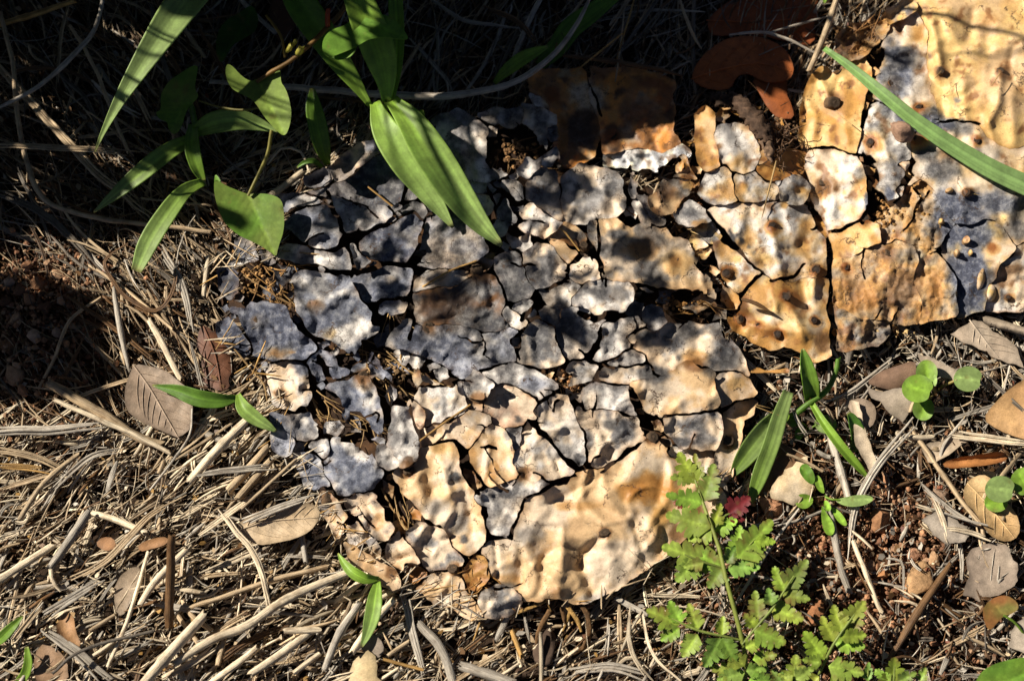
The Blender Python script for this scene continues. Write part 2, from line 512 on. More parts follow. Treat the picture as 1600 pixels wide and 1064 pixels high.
# ------------------------------------------------------------------ ground sheet
PAD_A = P2("470 300 520 262 560 240 600 215 660 195 715 175 760 178 820 170 868 185 872 240 930 258 985 275 1020 290 1060 262 1090 285 1060 340 1090 395 1130 475 1125 505 1165 575 1182 618 1160 660 1140 745 1125 785 1060 850 980 908 915 942 820 938 755 966 660 925 615 900 540 850 500 790 470 730 430 680 420 620 390 560 345 520 340 440 370 375 430 385 445 320")
PAD_B = P2("1050 270 1090 180 1130 150 1200 190 1260 240 1262 260 1285 330 1298 380 1302 545 1270 562 1180 535 1145 500 1120 440 1060 340")
PAD_C = P2("1256 170 1262 135 1330 95 1370 40 1430 0 1440 -60 1780 -60 1780 478 1500 490 1440 502 1390 520 1340 540 1305 545 1300 400 1270 300 1255 232")
PAD_D = P2("828 130 845 114 915 109 990 112 1048 128 1050 200 1078 240 1035 264 965 256 900 262 872 250 870 190 855 165")
ALL_PADS = [PAD_A, PAD_B, PAD_C, PAD_D]

def pad_depth(px, py):
    """>0 inside a pad: distance to its outline in px; <0 outside"""
    px = np.asarray(px, float); py = np.asarray(py, float)
    best = np.full(len(px), -1e9)
    for q in ALL_PADS:
        d = dist_poly(px, py, q); i = inside(px, py, q)
        best = np.maximum(best, np.where(i, d, -d))
    return best

_gx = np.arange(-340, 1945, 5.0); _gy = np.arange(-340, 1405, 5.0)
_GX, _GY = np.meshgrid(_gx, _gy)
_PD = pad_depth(_GX.ravel(), _GY.ravel()).reshape(_GX.shape)
def pdep(x, y):
    i = int(min(max((x + 340) / 5 + .5, 0), len(_gx) - 1)); j = int(min(max((y + 340) / 5 + .5, 0), len(_gy) - 1))
    return float(_PD[j, i])

def build_ground():
    def axis(lo, hi, step, far):
        a = list(np.arange(lo, hi, step)); g = step
        l, r_ = [lo], [a[-1]]
        while r_[-1] < far:
            g *= 1.35; r_.append(r_[-1] + g); l.append(l[-1] - g)
        return np.array(l[:0:-1] + a + r_[1:])
    X = axis(-.48, .48, .0030, 12); Y = axis(-.38, .42, .0030, 12)
    gx, gy = np.meshgrid(X, Y); gx = gx.ravel(); gy = gy.ravel()
    z = .0035 * fbm(np.stack([gx * 28, gy * 28, gx * 0], -1), 3) + .0022 * fbm(np.stack([gx * 160, gy * 160, gx * 0 + 3], -1), 3) - .001
    ppx = gx / S + 800; ppy = 532 - gy / S
    zone = np.exp(-(((ppx - 1290) / 190) ** 2 + ((ppy - 900) / 190) ** 2)) + np.exp(-(((ppx - 50) / 110) ** 2 + ((ppy - 500) / 130) ** 2))
    zone = np.clip(zone, 0, 1) * (1 - .8 * np.exp(-(((ppx - 1440) / 70) ** 2 + ((ppy - 1000) / 70) ** 2)))
    nn = .5 + .5 * fbm(np.stack([gx * 90, gy * 90, gx * 0 + 9], -1), 3)
    dark = c3(.035, .022, .014); red = c3(.20, .095, .045)
    col = dark[None] * (1 - zone[:, None]) + (red * .6)[None] * zone[:, None]
    col = col * (.6 + .9 * nn[:, None])
    nx, ny = len(X), len(Y)
    i = np.arange(ny - 1)[:, None] * nx + np.arange(nx - 1)[None]
    Q = np.stack([i, i + 1, i + nx + 1, i + nx], -1).reshape(-1, 4)
    o = put('ground', make_mesh('ground', np.stack([gx, gy, z], -1), Q, col), M_SOIL)
    tag(o, 'dark crumbly soil under the straw litter and the cactus', 'soil', kind='structure')
build_ground()

# ------------------------------------------------------------------ the decayed cactus pads
RIDGE = [  # creases pressed into the skin: polyline, height mm, half width px
 ("820 850 850 838 900 840 945 842", 1.2, 10), ("880 850 878 890 872 920", 2.6, 13), ("905 880 918 905 925 930", -2.0, 8), ("850 925 868 890 880 870", 2.0, 12),
 ("940 838 915 862 905 885", -2.2, 8), ("945 835 958 880 952 915", 1.6, 18), ("990 820 1003 855 1008 890", -1.0, 5), ("830 870 838 900 830 930", 1.8, 14), ("815 880 812 905", -1.4, 9),
 ("940 740 950 780 980 815", 1.6, 10), ("935 745 905 765 850 790", -1.3, 7), ("985 770 1010 800 1030 835", 1.3, 12), ("1000 700 985 740 960 765", 1.3, 12), ("1040 720 1030 780 1060 820", -1.2, 10),
 ("690 720 700 770 695 830", 1.8, 11), ("725 760 735 800 740 850", -1.3, 8), ("665 745 690 790", -1.6, 10), ("650 740 665 790", 1.5, 10),
 ("1395 140 1390 40", 1.0, 20), ("1470 112 1462 60 1455 30", 3.2, 9), ("1563 112 1560 160 1545 190", 2.6, 9), ("1490 60 1480 20", 2.4, 12), ("1515 60 1520 20", -2.2, 10), ("1440 110 1470 140 1475 190", -2.2, 9), ("1500 140 1560 150", 1.6, 14), ("1540 60 1545 90 1600 110", -2.2, 12), ("1560 40 1600 60", 2.2, 12), ("1500 90 1540 100", 2.0, 10),
 ("1505 105 1530 130 1500 155", -1.6, 10), ("1580 150 1585 220", 2.0, 12), ("1470 150 1500 165 1530 165", 1.4, 8), ("1440 60 1420 90", -1.6, 10), ("1525 215 1520 250", 2.4, 9), ("1490 270 1510 300", 2.4, 8), ("1560 330 1575 375 1600 390", -2.4, 10), ("1590 300 1575 340", 2.4, 12), ("1530 420 1560 440", -1.4, 10),
 ("1300 160 1285 130 1275 115", 2.2, 5), ("1300 160 1310 125", -1.4, 6), ("1275 180 1270 220", 1.2, 7), ("1320 190 1325 220", 1.6, 9), ("1300 285 1302 340", 2.0, 9), ("1285 290 1290 340", -1.6, 7),
 ("1206 358 1214 400 1222 430", 2.2, 7), ("1228 330 1240 380", 1.4, 9), ("1275 425 1270 460", 2.0, 7), ("1190 400 1208 440", -1.5, 8), ("1228 465 1245 500 1255 530", 2.0, 8), ("1250 440 1262 480", -1.4, 7), ("1215 470 1205 500", 1.4, 7),
 ("1375 205 1385 240 1395 270", 2.4, 8),
]
RIDGE = [(P2(s), h, w) for s, h, w in RIDGE]

def ridges(px, py):
    z = np.zeros(len(px))
    x0, x1, y0, y1 = px.min() - 40, px.max() + 40, py.min() - 40, py.max() + 40
    for pl, h, w in RIDGE:
        if pl[:, 0].max() < x0 or pl[:, 0].min() > x1 or pl[:, 1].max() < y0 or pl[:, 1].min() > y1: continue
        k = (px > pl[:, 0].min() - 3 * w) & (px < pl[:, 0].max() + 3 * w) & (py > pl[:, 1].min() - 3 * w) & (py < pl[:, 1].max() + 3 * w)
        if k.any():
            d = dist_poly(px[k], py[k], pl, False)
            z[k] += 1.25 * h * np.exp(-(d / w) ** 1.6)
    return z

def base_A(px, py):
    d = dist_poly(px, py, PAD_A)
    return 11 + 10 * (1 - np.exp(-d / 120)) + 1.6 * n2(px, py, 130, 1, 2)
def base_B(px, py):
    d = dist_poly(px, py, PAD_B)
    return 10 + 10 * (1 - np.exp(-d / 60)) + 1.2 * n2(px, py, 90, 2, 2)
def base_C(px, py):
    d = dist_poly(px, py, PAD_C)
    return 10 + 14 * (1 - np.exp(-d / 110)) + 1.6 * n2(px, py, 120, 3, 2)
def base_D(px, py):
    return 7 + 3 * n2(px, py, 120, 4, 2) + 3 * (1 - np.exp(-dist_poly(px, py, PAD_D) / 40))

# blotches that belong to the skin: x, y, rx, ry, colour, strength, mould
STAIN = [
 (705,480,48,34,'db',.80,.3),(745,500,40,22,'dg',.75,.7),(680,470,22,14,'br',.55,.2),(700,545,45,22,'bl',.7,.9),(650,520,26,18,'bl',.7,.9),(965,367,18,11,'dg',.85,.6),(830,430,22,26,'dg',.6,.6),
 (955,300,12,14,'dg',.6,.5),(975,320,10,10,'dg',.6,.5),(1005,385,30,14,'br',.55,.1),(1010,400,20,10,'or',.4,0),(1085,570,22,12,'br',.85,.1),(1140,560,22,22,'dg',.65,.5),(1020,585,26,13,'dg',.6,.5),
 (1010,525,16,9,'dg',.6,.5),(960,665,26,12,'dg',.6,.6),(1085,665,22,10,'dg',.7,.6),(835,600,26,14,'bl',.55,.7),(710,745,10,8,'dg',.75,.8),(725,842,6,8,'dg',.7,.7),(1110,640,5,4,'dg',.7,0),
 (905,718,12,10,'dg',.65,.6),(790,770,12,8,'dg',.6,.7),(810,655,6,6,'dg',.6,.3),(795,680,10,10,'gr',.7,.4),(870,705,16,14,'gr',.6,.5),(770,735,10,16,'or',.5,0),(740,700,16,14,'tn',.5,0),
 (1020,760,34,22,'yo',.6,0),(990,770,26,16,'yo',.45,0),(1060,830,18,14,'br',.5,0),(1030,815,20,22,'yo',.5,0),(830,835,24,16,'dg',.35,.4),(885,790,22,8,'or',.3,0),(760,930,26,10,'dg',.45,.4),(790,915,22,8,'dg',.5,.4),(930,935,26,10,'gr',.6,.4),(870,925,14,10,'br',.4,0),
 (925,800,24,10,'tn',.5,0),(680,790,26,16,'gr',.6,.4),(720,820,18,18,'gr',.6,.4),(640,720,10,8,'db',.75,0),(670,690,14,22,'tn',.5,0),
 (480,570,26,18,'bl',.7,1),(430,550,20,12,'or',.75,.2),(410,505,10,8,'or',.8,0),(455,545,10,8,'or',.7,0),(475,545,16,10,'bl',.7,.8),(490,480,12,10,'br',.7,.3),(505,450,20,14,'dg',.6,.8),(480,505,16,12,'bl',.5,.9),(515,520,12,10,'yo',.4,0),
 (610,440,10,10,'tn',.5,0),(700,330,30,22,'dg',.45,.6),(560,330,30,14,'gr',.5,.6),(620,385,20,14,'bl',.5,.8),(720,385,26,14,'bl',.4,.8),
 (1140,362,5,4,'dg',.9,.2),(1143,372,7,9,'dg',.85,.3),(1156,366,4,3,'dg',.9,.2),(1159,376,5,6,'dg',.9,.2),(1170,386,4,4,'dg',.6,.2),(1178,395,3,3,'dg',.6,.2),(1080,332,14,8,'dg',.65,.4),(1105,370,16,8,'gr',.8,.3),(1095,350,14,8,'or',.6,0),
 (1206,356,14,14,'yo',.6,0),(1196,402,8,7,'yl',.8,0),(1150,405,9,7,'yl',.85,0),(1137,428,16,14,'yo',.65,0),(1230,465,18,14,'or',.75,0),(1240,470,14,14,'rs',.5,0),(1275,425,14,16,'yo',.5,0),(1262,450,16,20,'yo',.45,0),(1216,522,18,14,'or',.7,0),(1160,500,20,14,'or',.75,0),(1190,515,22,12,'or',.6,.2),(1250,505,40,20,'yl',.6,0),(1215,480,18,18,'yl',.5,0),(1275,505,16,20,'gr',.5,.4),(1285,535,14,18,'br',.6,.3),(1255,535,14,20,'yo',.5,0),
 (1162,292,7,6,'yo',.8,0),(1250,297,9,6,'yo',.8,0),(1225,320,6,6,'yo',.7,0),(1155,315,8,5,'yo',.6,0),(1245,330,14,10,'dg',.4,.9),
 (1320,300,4,4,'yl',.8,0),(1312,325,5,4,'yl',.8,0),(1308,267,4,3,'yo',.7,0),(1285,300,10,16,'or',.5,0),(1355,315,6,14,'bl',.8,.9),(1345,270,14,10,'gr',.5,.5),(1330,330,20,12,'yl',.5,0),(1302,405,14,14,'yo',.6,0),
 (1410,85,34,14,'dg',.75,.9),(1390,150,22,30,'bl',.5,1),(1415,185,18,14,'bl',.7,1),(1455,180,20,12,'dg',.75,1),(1480,195,18,12,'bl',.75,1),(1395,65,16,10,'cr',.5,.2),(1440,140,20,22,'cr',.5,.2),
 (1500,200,20,14,'dg',.6,1),(1450,240,20,14,'dg',.7,1),(1490,240,30,20,'br',.6,.5),(1480,320,24,26,'bl',.85,1),(1510,340,26,20,'dg',.8,1),(1495,360,24,22,'bl',.8,1),(1530,370,20,26,'dg',.75,1),(1515,410,30,26,'bl',.8,1),(1520,460,20,26,'bl',.85,1),(1510,480,16,10,'dg',.7,1),(1560,320,34,14,'dg',.55,.9),(1590,330,20,20,'dg',.5,.8),(1570,285,24,10,'dg',.5,.8),(1580,420,26,10,'br',.6,.3),(1560,435,22,16,'br',.45,.5),(1450,265,22,14,'wh',.7,.5),(1470,300,14,26,'wh',.7,.5),
 (1393,130,14,14,'yo',.6,0),(1512,303,12,12,'or',.7,0),(1365,222,18,20,'yo',.55,.1),(1495,157,8,6,'gr',.8,.2),(1545,30,26,14,'or',.25,0),(1440,220,10,14,'or',.6,0),(1540,240,24,14,'gr',.35,.3),
 (1390,305,10,12,'bl',.8,1),
 (915,150,36,30,'wh',.75,.9),(905,205,30,34,'db',.85,.3),(958,215,14,24,'db',.75,.4),(1010,180,44,26,'br',.6,.3),(985,240,16,9,'wh',.7,.7),(1000,130,50,10,'or',.6,0),(1040,150,14,24,'rs',.6,0),(958,182,10,10,'yo',.95,0),(880,210,10,34,'or',.8,0),(1020,130,20,10,'rs',.7,0),
 (1000,244,10,5,'dg',.85,.3),(985,250,7,5,'dg',.8,.3),(1012,243,5,4,'dg',.8,.3),(975,252,5,4,'dg',.8,.3),
 (1040,300,20,16,'br',.6,.1),(1075,290,10,8,'yo',.6,0),
]

AREOLE = {
 'A': [(437,615,8,'k'),(566,590,11,'k'),(490,478,8,'k'),(403,502,8,'k'),(637,733,11,'k'),(820,742,10,'k'),(945,832,9,'k'),(708,889,9,'k'),(612,894,9,'k'),(514,776,11,'k'),(745,422,10,'k'),(912,385,8,'k'),(748,622,9,'k'),(1020,684,10,'k'),(1137,690,9,'k'),(670,511,9,'k'),(1055,407,6,'k')],
 'B': [(1206,353,8,'c'),(1135,426,8,'c'),(1275,421,8,'c'),(1228,463,8,'c'),(1272,500,6,'c'),(1215,522,7,'c'),(1158,498,7,'c'),(1184,508,5,'c')],
 'C': [(1302,161,11,'k'),(1287,286,10,'k'),(1322,418,6,'c'),(1388,396,8,'k'),(1352,340,8,'c'),(1394,131,8,'c'),(1470,111,7,'k'),(1563,112,7,'k'),(1360,222,8,'c'),(1432,216,9,'c'),(1435,168,7,'c'),(1527,219,6,'c'),(1510,301,7,'c'),(1550,387,7,'c'),(1549,460,7,'c'),(1575,464,5,'c')],
 'D': [(863,147,11,'c'),(956,213,9,'c')]}
for k_, l_ in AREOLE.items():
    for x_, y_, r_, t_ in l_:
        STAIN.append((x_ + r_ * .4, y_ + r_ * .3, r_ * 2.1, r_ * 1.8, 'or' if t_ == 'c' else 'tn' if k_ == 'A' and y_ > 600 else 'br', .5, .05))
        STAIN.append((x_, y_, r_ * 1.35, r_ * 1.3, 'rs' if t_ == 'c' else 'br', .75, .0))

def gmix(col, c, k):
    """stain one colour into another the way pigments do (geometric mix)"""
    k = np.asarray(k)[:, None]
    return np.exp(np.log(np.maximum(col, 1e-4)) * (1 - k) + np.log(np.maximum(np.asarray(c, float)[None], 1e-4)) * k)

for q_ in [(1020,760,44,28,'or',.6,0),(985,768,26,18,'or',.45,0),(1040,800,22,26,'yo',.6,0),(1065,835,20,16,'br',.5,0),(1085,800,18,26,'or',.5,0),(905,790,34,8,'or',.35,0),(735,720,12,26,'or',.4,0),(690,700,18,10,'yo',.5,0),(590,815,10,18,'or',.4,0),(520,800,8,22,'or',.4,0),(790,905,30,8,'or',.35,0),(1085,560,26,14,'or',.5,0),(1150,600,16,10,'yo',.5,0),(1060,410,34,20,'yo',.5,0),(1000,390,34,14,'or',.5,0),(1410,450,30,30,'br',.5,.3),(1350,470,30,22,'or',.5,.2),(1460,460,16,30,'or',.5,.2),(1330,440,20,20,'or',.4,.1),(1420,400,26,12,'gr',.5,.4),(1500,350,52,55,'bl',.92,1),(1515,440,36,58,'bl',.95,1),(1400,110,26,50,'bl',.75,1),(1440,195,50,16,'bl',.85,1),(1560,315,50,20,'bl',.7,1),(1475,265,30,20,'dg',.6,1),(1590,360,30,16,'dg',.55,1),
 (430,515,46,36,'bl',.85,1),(362,522,30,30,'bl',.9,1),(490,500,36,26,'bl',.6,1),(600,460,34,26,'bl',.65,1),(545,640,36,26,'bl',.35,.8),(560,420,60,20,'dg',.4,.8),(650,535,40,16,'bl',.8,1),(480,365,30,20,'dg',.5,.8),(590,300,50,30,'dg',.5,.8),
 (885,520,20,34,'dg',.55,.7),(850,540,18,24,'dg',.5,.7),(940,530,26,20,'dg',.45,.6),(960,460,26,14,'dg',.5,.6),(930,315,30,22,'dg',.35,.5),(850,300,18,22,'dg',.4,.5),(1065,690,30,8,'dg',.6,.5),(1070,470,30,10,'dg',.4,.4)]: STAIN.append(q_)

def stain(px, py, col, alpha, names=None):
    x0, x1, y0, y1 = px.min() - 60, px.max() + 60, py.min() - 60, py.max() + 60
    wob = n2(px, py, 26, 5, 3)
    wob2 = n2(px, py, 9, 6, 2)
    for x, y, rx, ry, c, st, mo in STAIN:
        if x < x0 or x > x1 or y < y0 or y > y1: continue
        r = np.sqrt(((px - x) / rx) ** 2 + ((py - y) / ry) ** 2) + .45 * wob + .22 * wob2
        k = st * (1 - (sstep(.70, 1.08, r) if rx < 17 else sstep(.50, 1.18, r)))
        col = gmix(col, PAL[c], k)
        alpha = alpha * (1 - k) + mo * k
    return col, alpha

MOULD = {'wh': .35, 'gr': .6, 'dg': .7, 'bl': 1.0, 'lb': .9}
FLAKES = {'A': [], 'B': [], 'C': [], 'D': []}
COVER = {'A': [], 'B': [], 'C': [], 'D': []}
SKIN_FIELD = {}

def flake(pad, root, base, cols, border, z0=0.0, curl=1.0, wr=1.0, step=4.0, rng=None, rough=0.0, rim=.6, name='skin_flake', thick=.0009, tilt=None):
    seed = rng.random() * 50
    size = math.sqrt(abs(np.cross(border, np.roll(border, -1, 0)).sum()) / 2)
    if size < 22: step = min(step, 3.2)
    pts, tr, d = fill_poly(border, step, rng)
    if len(tr) < 2: return None
    px, py = pts[:, 0], pts[:, 1]
    ca, cb = cols.split()
    smooth_skin = ca in ('tn', 'yl', 'cr') and cb in ('tn', 'yl', 'cr', 'yo')
    ew = min(10.0, size * .16)
    edge = np.exp(-d / ew) * np.clip(.5 + 1.2 * n2(px, py, 36, seed, 2), -.5, 1.5)
    z = base(px, py) + z0 + 2.3 * curl * edge
    gs = {'A': 3.0, 'B': 17.0, 'C': 29.0, 'D': 41.0}[pad]
    # folds run on from flake to flake, as the skin was one sheet
    wx = px + 16 * n2(px, py, 80, gs + 20, 2); wy = py + 16 * n2(px, py, 80, gs + 21, 2)
    crease = np.maximum(0, 1 - 6.0 * np.abs(n2(wx, wy, 120, gs + 3, 1))) * 1.7 - np.maximum(0, 1 - 6.5 * np.abs(n2(wx, wy, 90, gs + 33, 1))) * 1.3 + np.maximum(0, 1 - 5.5 * np.abs(n2(wy, wx, 66, gs + 12, 1))) * 1.1
    crease = crease + np.maximum(0, 1 - 6.0 * np.abs(n2(wx, wy, 34, gs + 14, 1))) * .42 * np.clip(.5 + 1.5 * n2(px, py, 110, gs + 15, 1), 0, 1)
    z = z + wr * (1.15 * crease + 1.7 * n2(px, py, 85, gs + 5, 2))
    if not smooth_skin: z = z + wr * (np.maximum(0, 1 - 5 * np.abs(n2(wx, wy, 40, gs + 50, 1))) * .9 - np.maximum(0, 1 - 5 * np.abs(n2(wy, wx, 46, gs + 52, 1))) * .7 + np.maximum(0, 1 - 4.5 * np.abs(n2(wx, wy, 20, gs + 54, 1))) * .35 + .8 * n2(px, py, 22, seed + 7, 2) + .22 * n2(px, py, 9, seed + 9, 2))
    if rough:
        qx = px + 10 * n2(px, py, 30, 77, 2); qy = py + 10 * n2(px, py, 30, 78, 2)
        bark = (1 - 2.4 * np.abs(n2(qx * 1.6, qy * .5, 26, 5.3, 4))) * 1.3 + (1 - 2.4 * np.abs(n2(qx * 1.5, qy * .6, 8, 6.3, 2))) * .35
        bark = bark + .8 * np.round(2.2 * n2(px, py, 45, 9.1, 2)) 
        z = z + rough * bark
    z = z + ridges(px, py)
    tl = tilt or (rng.uniform(-.05, .05), rng.uniform(-.05, .05))
    c = border.mean(0)
    if size < 110: z = z + tl[0] * (px - c[0]) + tl[1] * (py - c[1])
    t = sstep(-.10, .20, n2(px, py, max(22, size * .45), seed + 4, 3) + .2 * n2(px, py, 9, seed + 5, 2))
    col = PAL[ca][None] * (1 - t[:, None]) + PAL[cb][None] * t[:, None]
    al = MOULD.get(ca, .04) * (1 - t) + MOULD.get(cb, .04) * t
    e = rim * np.exp(-d / 4.0) * np.clip(.5 + 1.3 * n2(px, py, 22, seed + 6, 2), 0, 1)
    rc = PAL['or'] if ca in ('tn', 'cr', 'yl', 'pk') else PAL['br']
    col = col * (1 - e[:, None]) + rc[None] * e[:, None]
    if pad == 'A':                      # powdery grey mould spreading over the upper and left part of the pad
        wgt = np.clip(1.0 + .25 * np.clip((640 - px) / 120, -1.4, 1) - (py - 570) / 170 * np.clip((px - 560) / 120, 0, 1), .10, 1)
        lft = np.clip((700 - px) / 160, 0, 1) * np.clip((720 - py) / 80, 0, 1)
        g = wgt * sstep(-.10, .22, n2(px, py, 52, 31.7, 4) + .16 * n2(px, py, 11, 8.3, 2) + .10 * lft + rng.uniform(-.18, .06)) * .66
        mc = c3(.05, .048, .048) if c[0] > 620 else c3(.055, .064, .095)
        col = gmix(col, mc, g); al = al * (1 - g) + .8 * g
        g = sstep(.06, .45, n2(px, py, 90, 55.1, 3)) * .5
        col = gmix(col, c3(.46, .29, .15), g)
    elif pad in 'BC':
        low = np.clip((py - 360) / 120, 0, 1) * np.clip((1500 - px) / 40, 0, 1)
        g = sstep(.02 - .2 * 1, .34, n2(px, py, 40, 61.7, 4) - .10 + .26 * low) * .85 * (.4 if pad == 'C' and px.mean() > 1500 else 1)
        col = gmix(col, c3(.46, .23, .06), g)
        g = sstep(.16, .34, n2(px, py, 24, 91.7, 4) + .06 * low) * .65
        col = gmix(col, c3(.17, .07, .025), g)
    if rough:                           # dark brown mixed in towards the pits of the bark-like crust
        g = (1 - sstep(-.4, .9, bark)) * .7; al = np.maximum(al, .45)
        col = gmix(col, c3(.10, .06, .035), g)
        g = sstep(.0, .3, n2(px, py, 28, 15.5, 3)) * .6; col = gmix(col, c3(.30, .25, .20), g)
    elif pad == 'D':
        col = np.clip(col * 1.9, 0, .8)
        g = sstep(.05, .35, n2(px, py, 22, 71.7, 4)) * .7
        col = gmix(col, c3(.07, .035, .018), g)
        g = sstep(.18, .4, n2(px, py, 30, 75.1, 4)) * .6
        col = gmix(col, c3(.36, .33, .29), g)
    if name != 'blister': col, al = stain(px, py, col, al)
    z = z + al * (.9 * np.abs(n2(px, py, 13, gs + 8, 3)) + .35 * n2(px, py, 6, gs + 9, 2)) * (1.5 if pad == 'C' else .8)
    z = np.maximum(z, 1.0)
    V, F, C4 = thicken(place(px, py, z * MM), tr, thick, np.concatenate([col, al[:, None]], 1), .6)
    o = mesh_obj(name, V, F, M_SKIN, root, C4, True)
    COVER[pad].append(border)
    return o

def contour(F, x0, y0, g):
    """largest closed zero contour of field F (rows y, columns x), linear marching squares"""
    F = np.pad(F, 1, constant_values=-1.0); x0 -= g; y0 -= g
    H, Wd = F.shape
    nxt = {}
    def cut(a, b):
        (ja, ia), (jb, ib) = a, b
        t = F[ja, ia] / (F[ja, ia] - F[jb, ib]); return (x0 + g * (ia + t * (ib - ia)), y0 + g * (ja + t * (jb - ja)))
    S_ = F > 0
    js, is_ = np.nonzero((S_[:-1, :-1] != S_[1:, :-1]) | (S_[:-1, :-1] != S_[:-1, 1:]) | (S_[1:, 1:] != S_[:-1, 1:]) | (S_[1:, 1:] != S_[1:, :-1]))
    for j, i in zip(js, is_):
        c = [(j, i), (j, i + 1), (j + 1, i + 1), (j + 1, i)]
        s = [S_[q] for q in c]
        ins, outs = [], []
        for k in range(4):
            a, b_ = c[k], c[(k + 1) % 4]
            if s[k] and not s[(k + 1) % 4]: outs.append(tuple(sorted((a, b_))))
            if not s[k] and s[(k + 1) % 4]: ins.append(tuple(sorted((a, b_))))
        for u, v in zip(outs, ins if len(ins) == 1 else ins[::-1] if s[0] else ins):
            nxt[u] = v
    loops = []; seen = set()
    for st in list(nxt):
        if st in seen: continue
        loop = []; q = st
        while q in nxt and q not in seen:
            seen.add(q); loop.append(cut(*q)); q = nxt[q]
        if len(loop) < 6: continue
        L = np.array(loop); ar = np.cross(L, np.roll(L, -1, 0)).sum() / 2
        if abs(ar) < 45: continue
        out = [L[0]]
        for p in L[1:]:
            if np.hypot(*(p - out[-1])) > 1.5: out.append(p)
        if len(out) > 5: loops.append((ar, np.array(out)))
    if not loops: return []
    sg = max(loops, key=lambda q: abs(q[0]))[0]
    return [q[1] for q in loops if q[0] * sg > 0]

CRACKS = [(P2(s), w) for s, w in [
 ("931 342 937 370 936 402 945 428", 2.4), ("880 425 908 395 912 385", 1.6), ("712 690 719 715 726 745 747 772", 2.4), ("760 700 775 735 790 755", 1.5), ("800 838 806 815 818 782 845 766 880 752 900 744", 2.6), ("800 840 770 838 757 850", 2.0), ("832 664 868 700 900 735", 3.2), ("986 612 1000 640 1012 668 1040 690", 5.5),
 ("1132 476 1095 462 1050 455 990 446", 3.2), ("905 548 935 568 960 578", 2.6), ("660 395 645 416 600 412 560 428", 4.5), ("540 366 575 362 605 350", 3.5), ("570 535 600 560 640 575", 6.5), ("815 500 832 478 845 470", 3.5), ("1038 649 1080 645 1122 641", 2.4), ("992 846 1000 866 1006 892", 1.0), ("1000 690 960 724 940 738", 2.4), ("905 490 930 500 955 495 985 490", 4.0), ("940 515 935 545 925 560", 3.0), ("880 600 905 620 912 640", 3.5), ("700 580 690 605 655 600", 3.5), ("770 285 800 315 812 345", 3.0), ("760 290 775 320 768 350", 2.2), ("640 470 648 500 640 530", 3.0), ("655 600 640 640 655 690", 2.2), ("512 300 524 330 535 362", 3.0), ("440 412 480 418 545 428", 4.5), ("455 445 458 490 480 520 520 540 545 565", 4.0), ("596 500 605 520 590 545", 5.0), ("500 560 515 590 500 610", 4.0), ("420 640 460 645 490 640", 2.4), ("820 515 800 535 812 560", 2.6), ("850 452 890 440", 1.6), ("975 345 985 380 975 395", 1.2), ("1000 355 1012 378 1022 392", 1.2), ("985 260 980 300 985 345", 3.0),
 ("1104 332 1140 375 1178 418", 3.4), ("1160 464 1176 438 1190 424", 2.4), ("1206 438 1240 430 1260 414", 2.4), ("1246 378 1258 364 1276 355", 1.8), ("1243 394 1264 390", 1.1), ("1186 392 1198 380", 1.0),
 ("1270 326 1284 355 1292 372 1298 400 1298 450 1300 500 1302 550", 4.6), ("1290 366 1312 358 1348 341", 2.6), ("1262 232 1300 231 1338 241", 2.0), ("1452 187 1490 190 1532 193", 1.4), ("1348 386 1346 410 1354 436", 1.6), ("1378 445 1380 480 1368 495", 1.8), ("1395 505 1410 470 1405 450", 1.4), ("1450 395 1478 390 1490 372", 1.4), ("1350 345 1362 320 1358 280 1345 240", 4.0), ("1372 90 1364 130 1356 165 1345 200", 4.5), ("1425 290 1440 310 1420 345", 1.6), ("1450 300 1425 340 1410 365", 1.4), ("1475 345 1450 360 1440 380", 1.4),
 ("917 108 924 135 934 160 941 182", 2.4), ("890 140 915 138", 1.0)]]

_rc = random.Random(404)
while len(CRACKS) < 150:                   # short tears that run a little way into the flakes
    x, y = _rc.uniform(360, 1170), _rc.uniform(190, 950)
    if not inside([x], [y], PAD_A)[0] or (y > 760 and x > 800): continue
    a = _rc.gauss(.45, .7) if _rc.random() < .7 else _rc.uniform(0, 3.14); p = [(x, y)]
    for _ in range(_rc.choice([2, 3, 4])):
        L = _rc.uniform(7, 17); x += L * math.cos(a); y += L * math.sin(a); a += _rc.gauss(0, .5); p.append((x, y))
    CRACKS.append((np.array(p), _rc.uniform(.9, 2.0)))

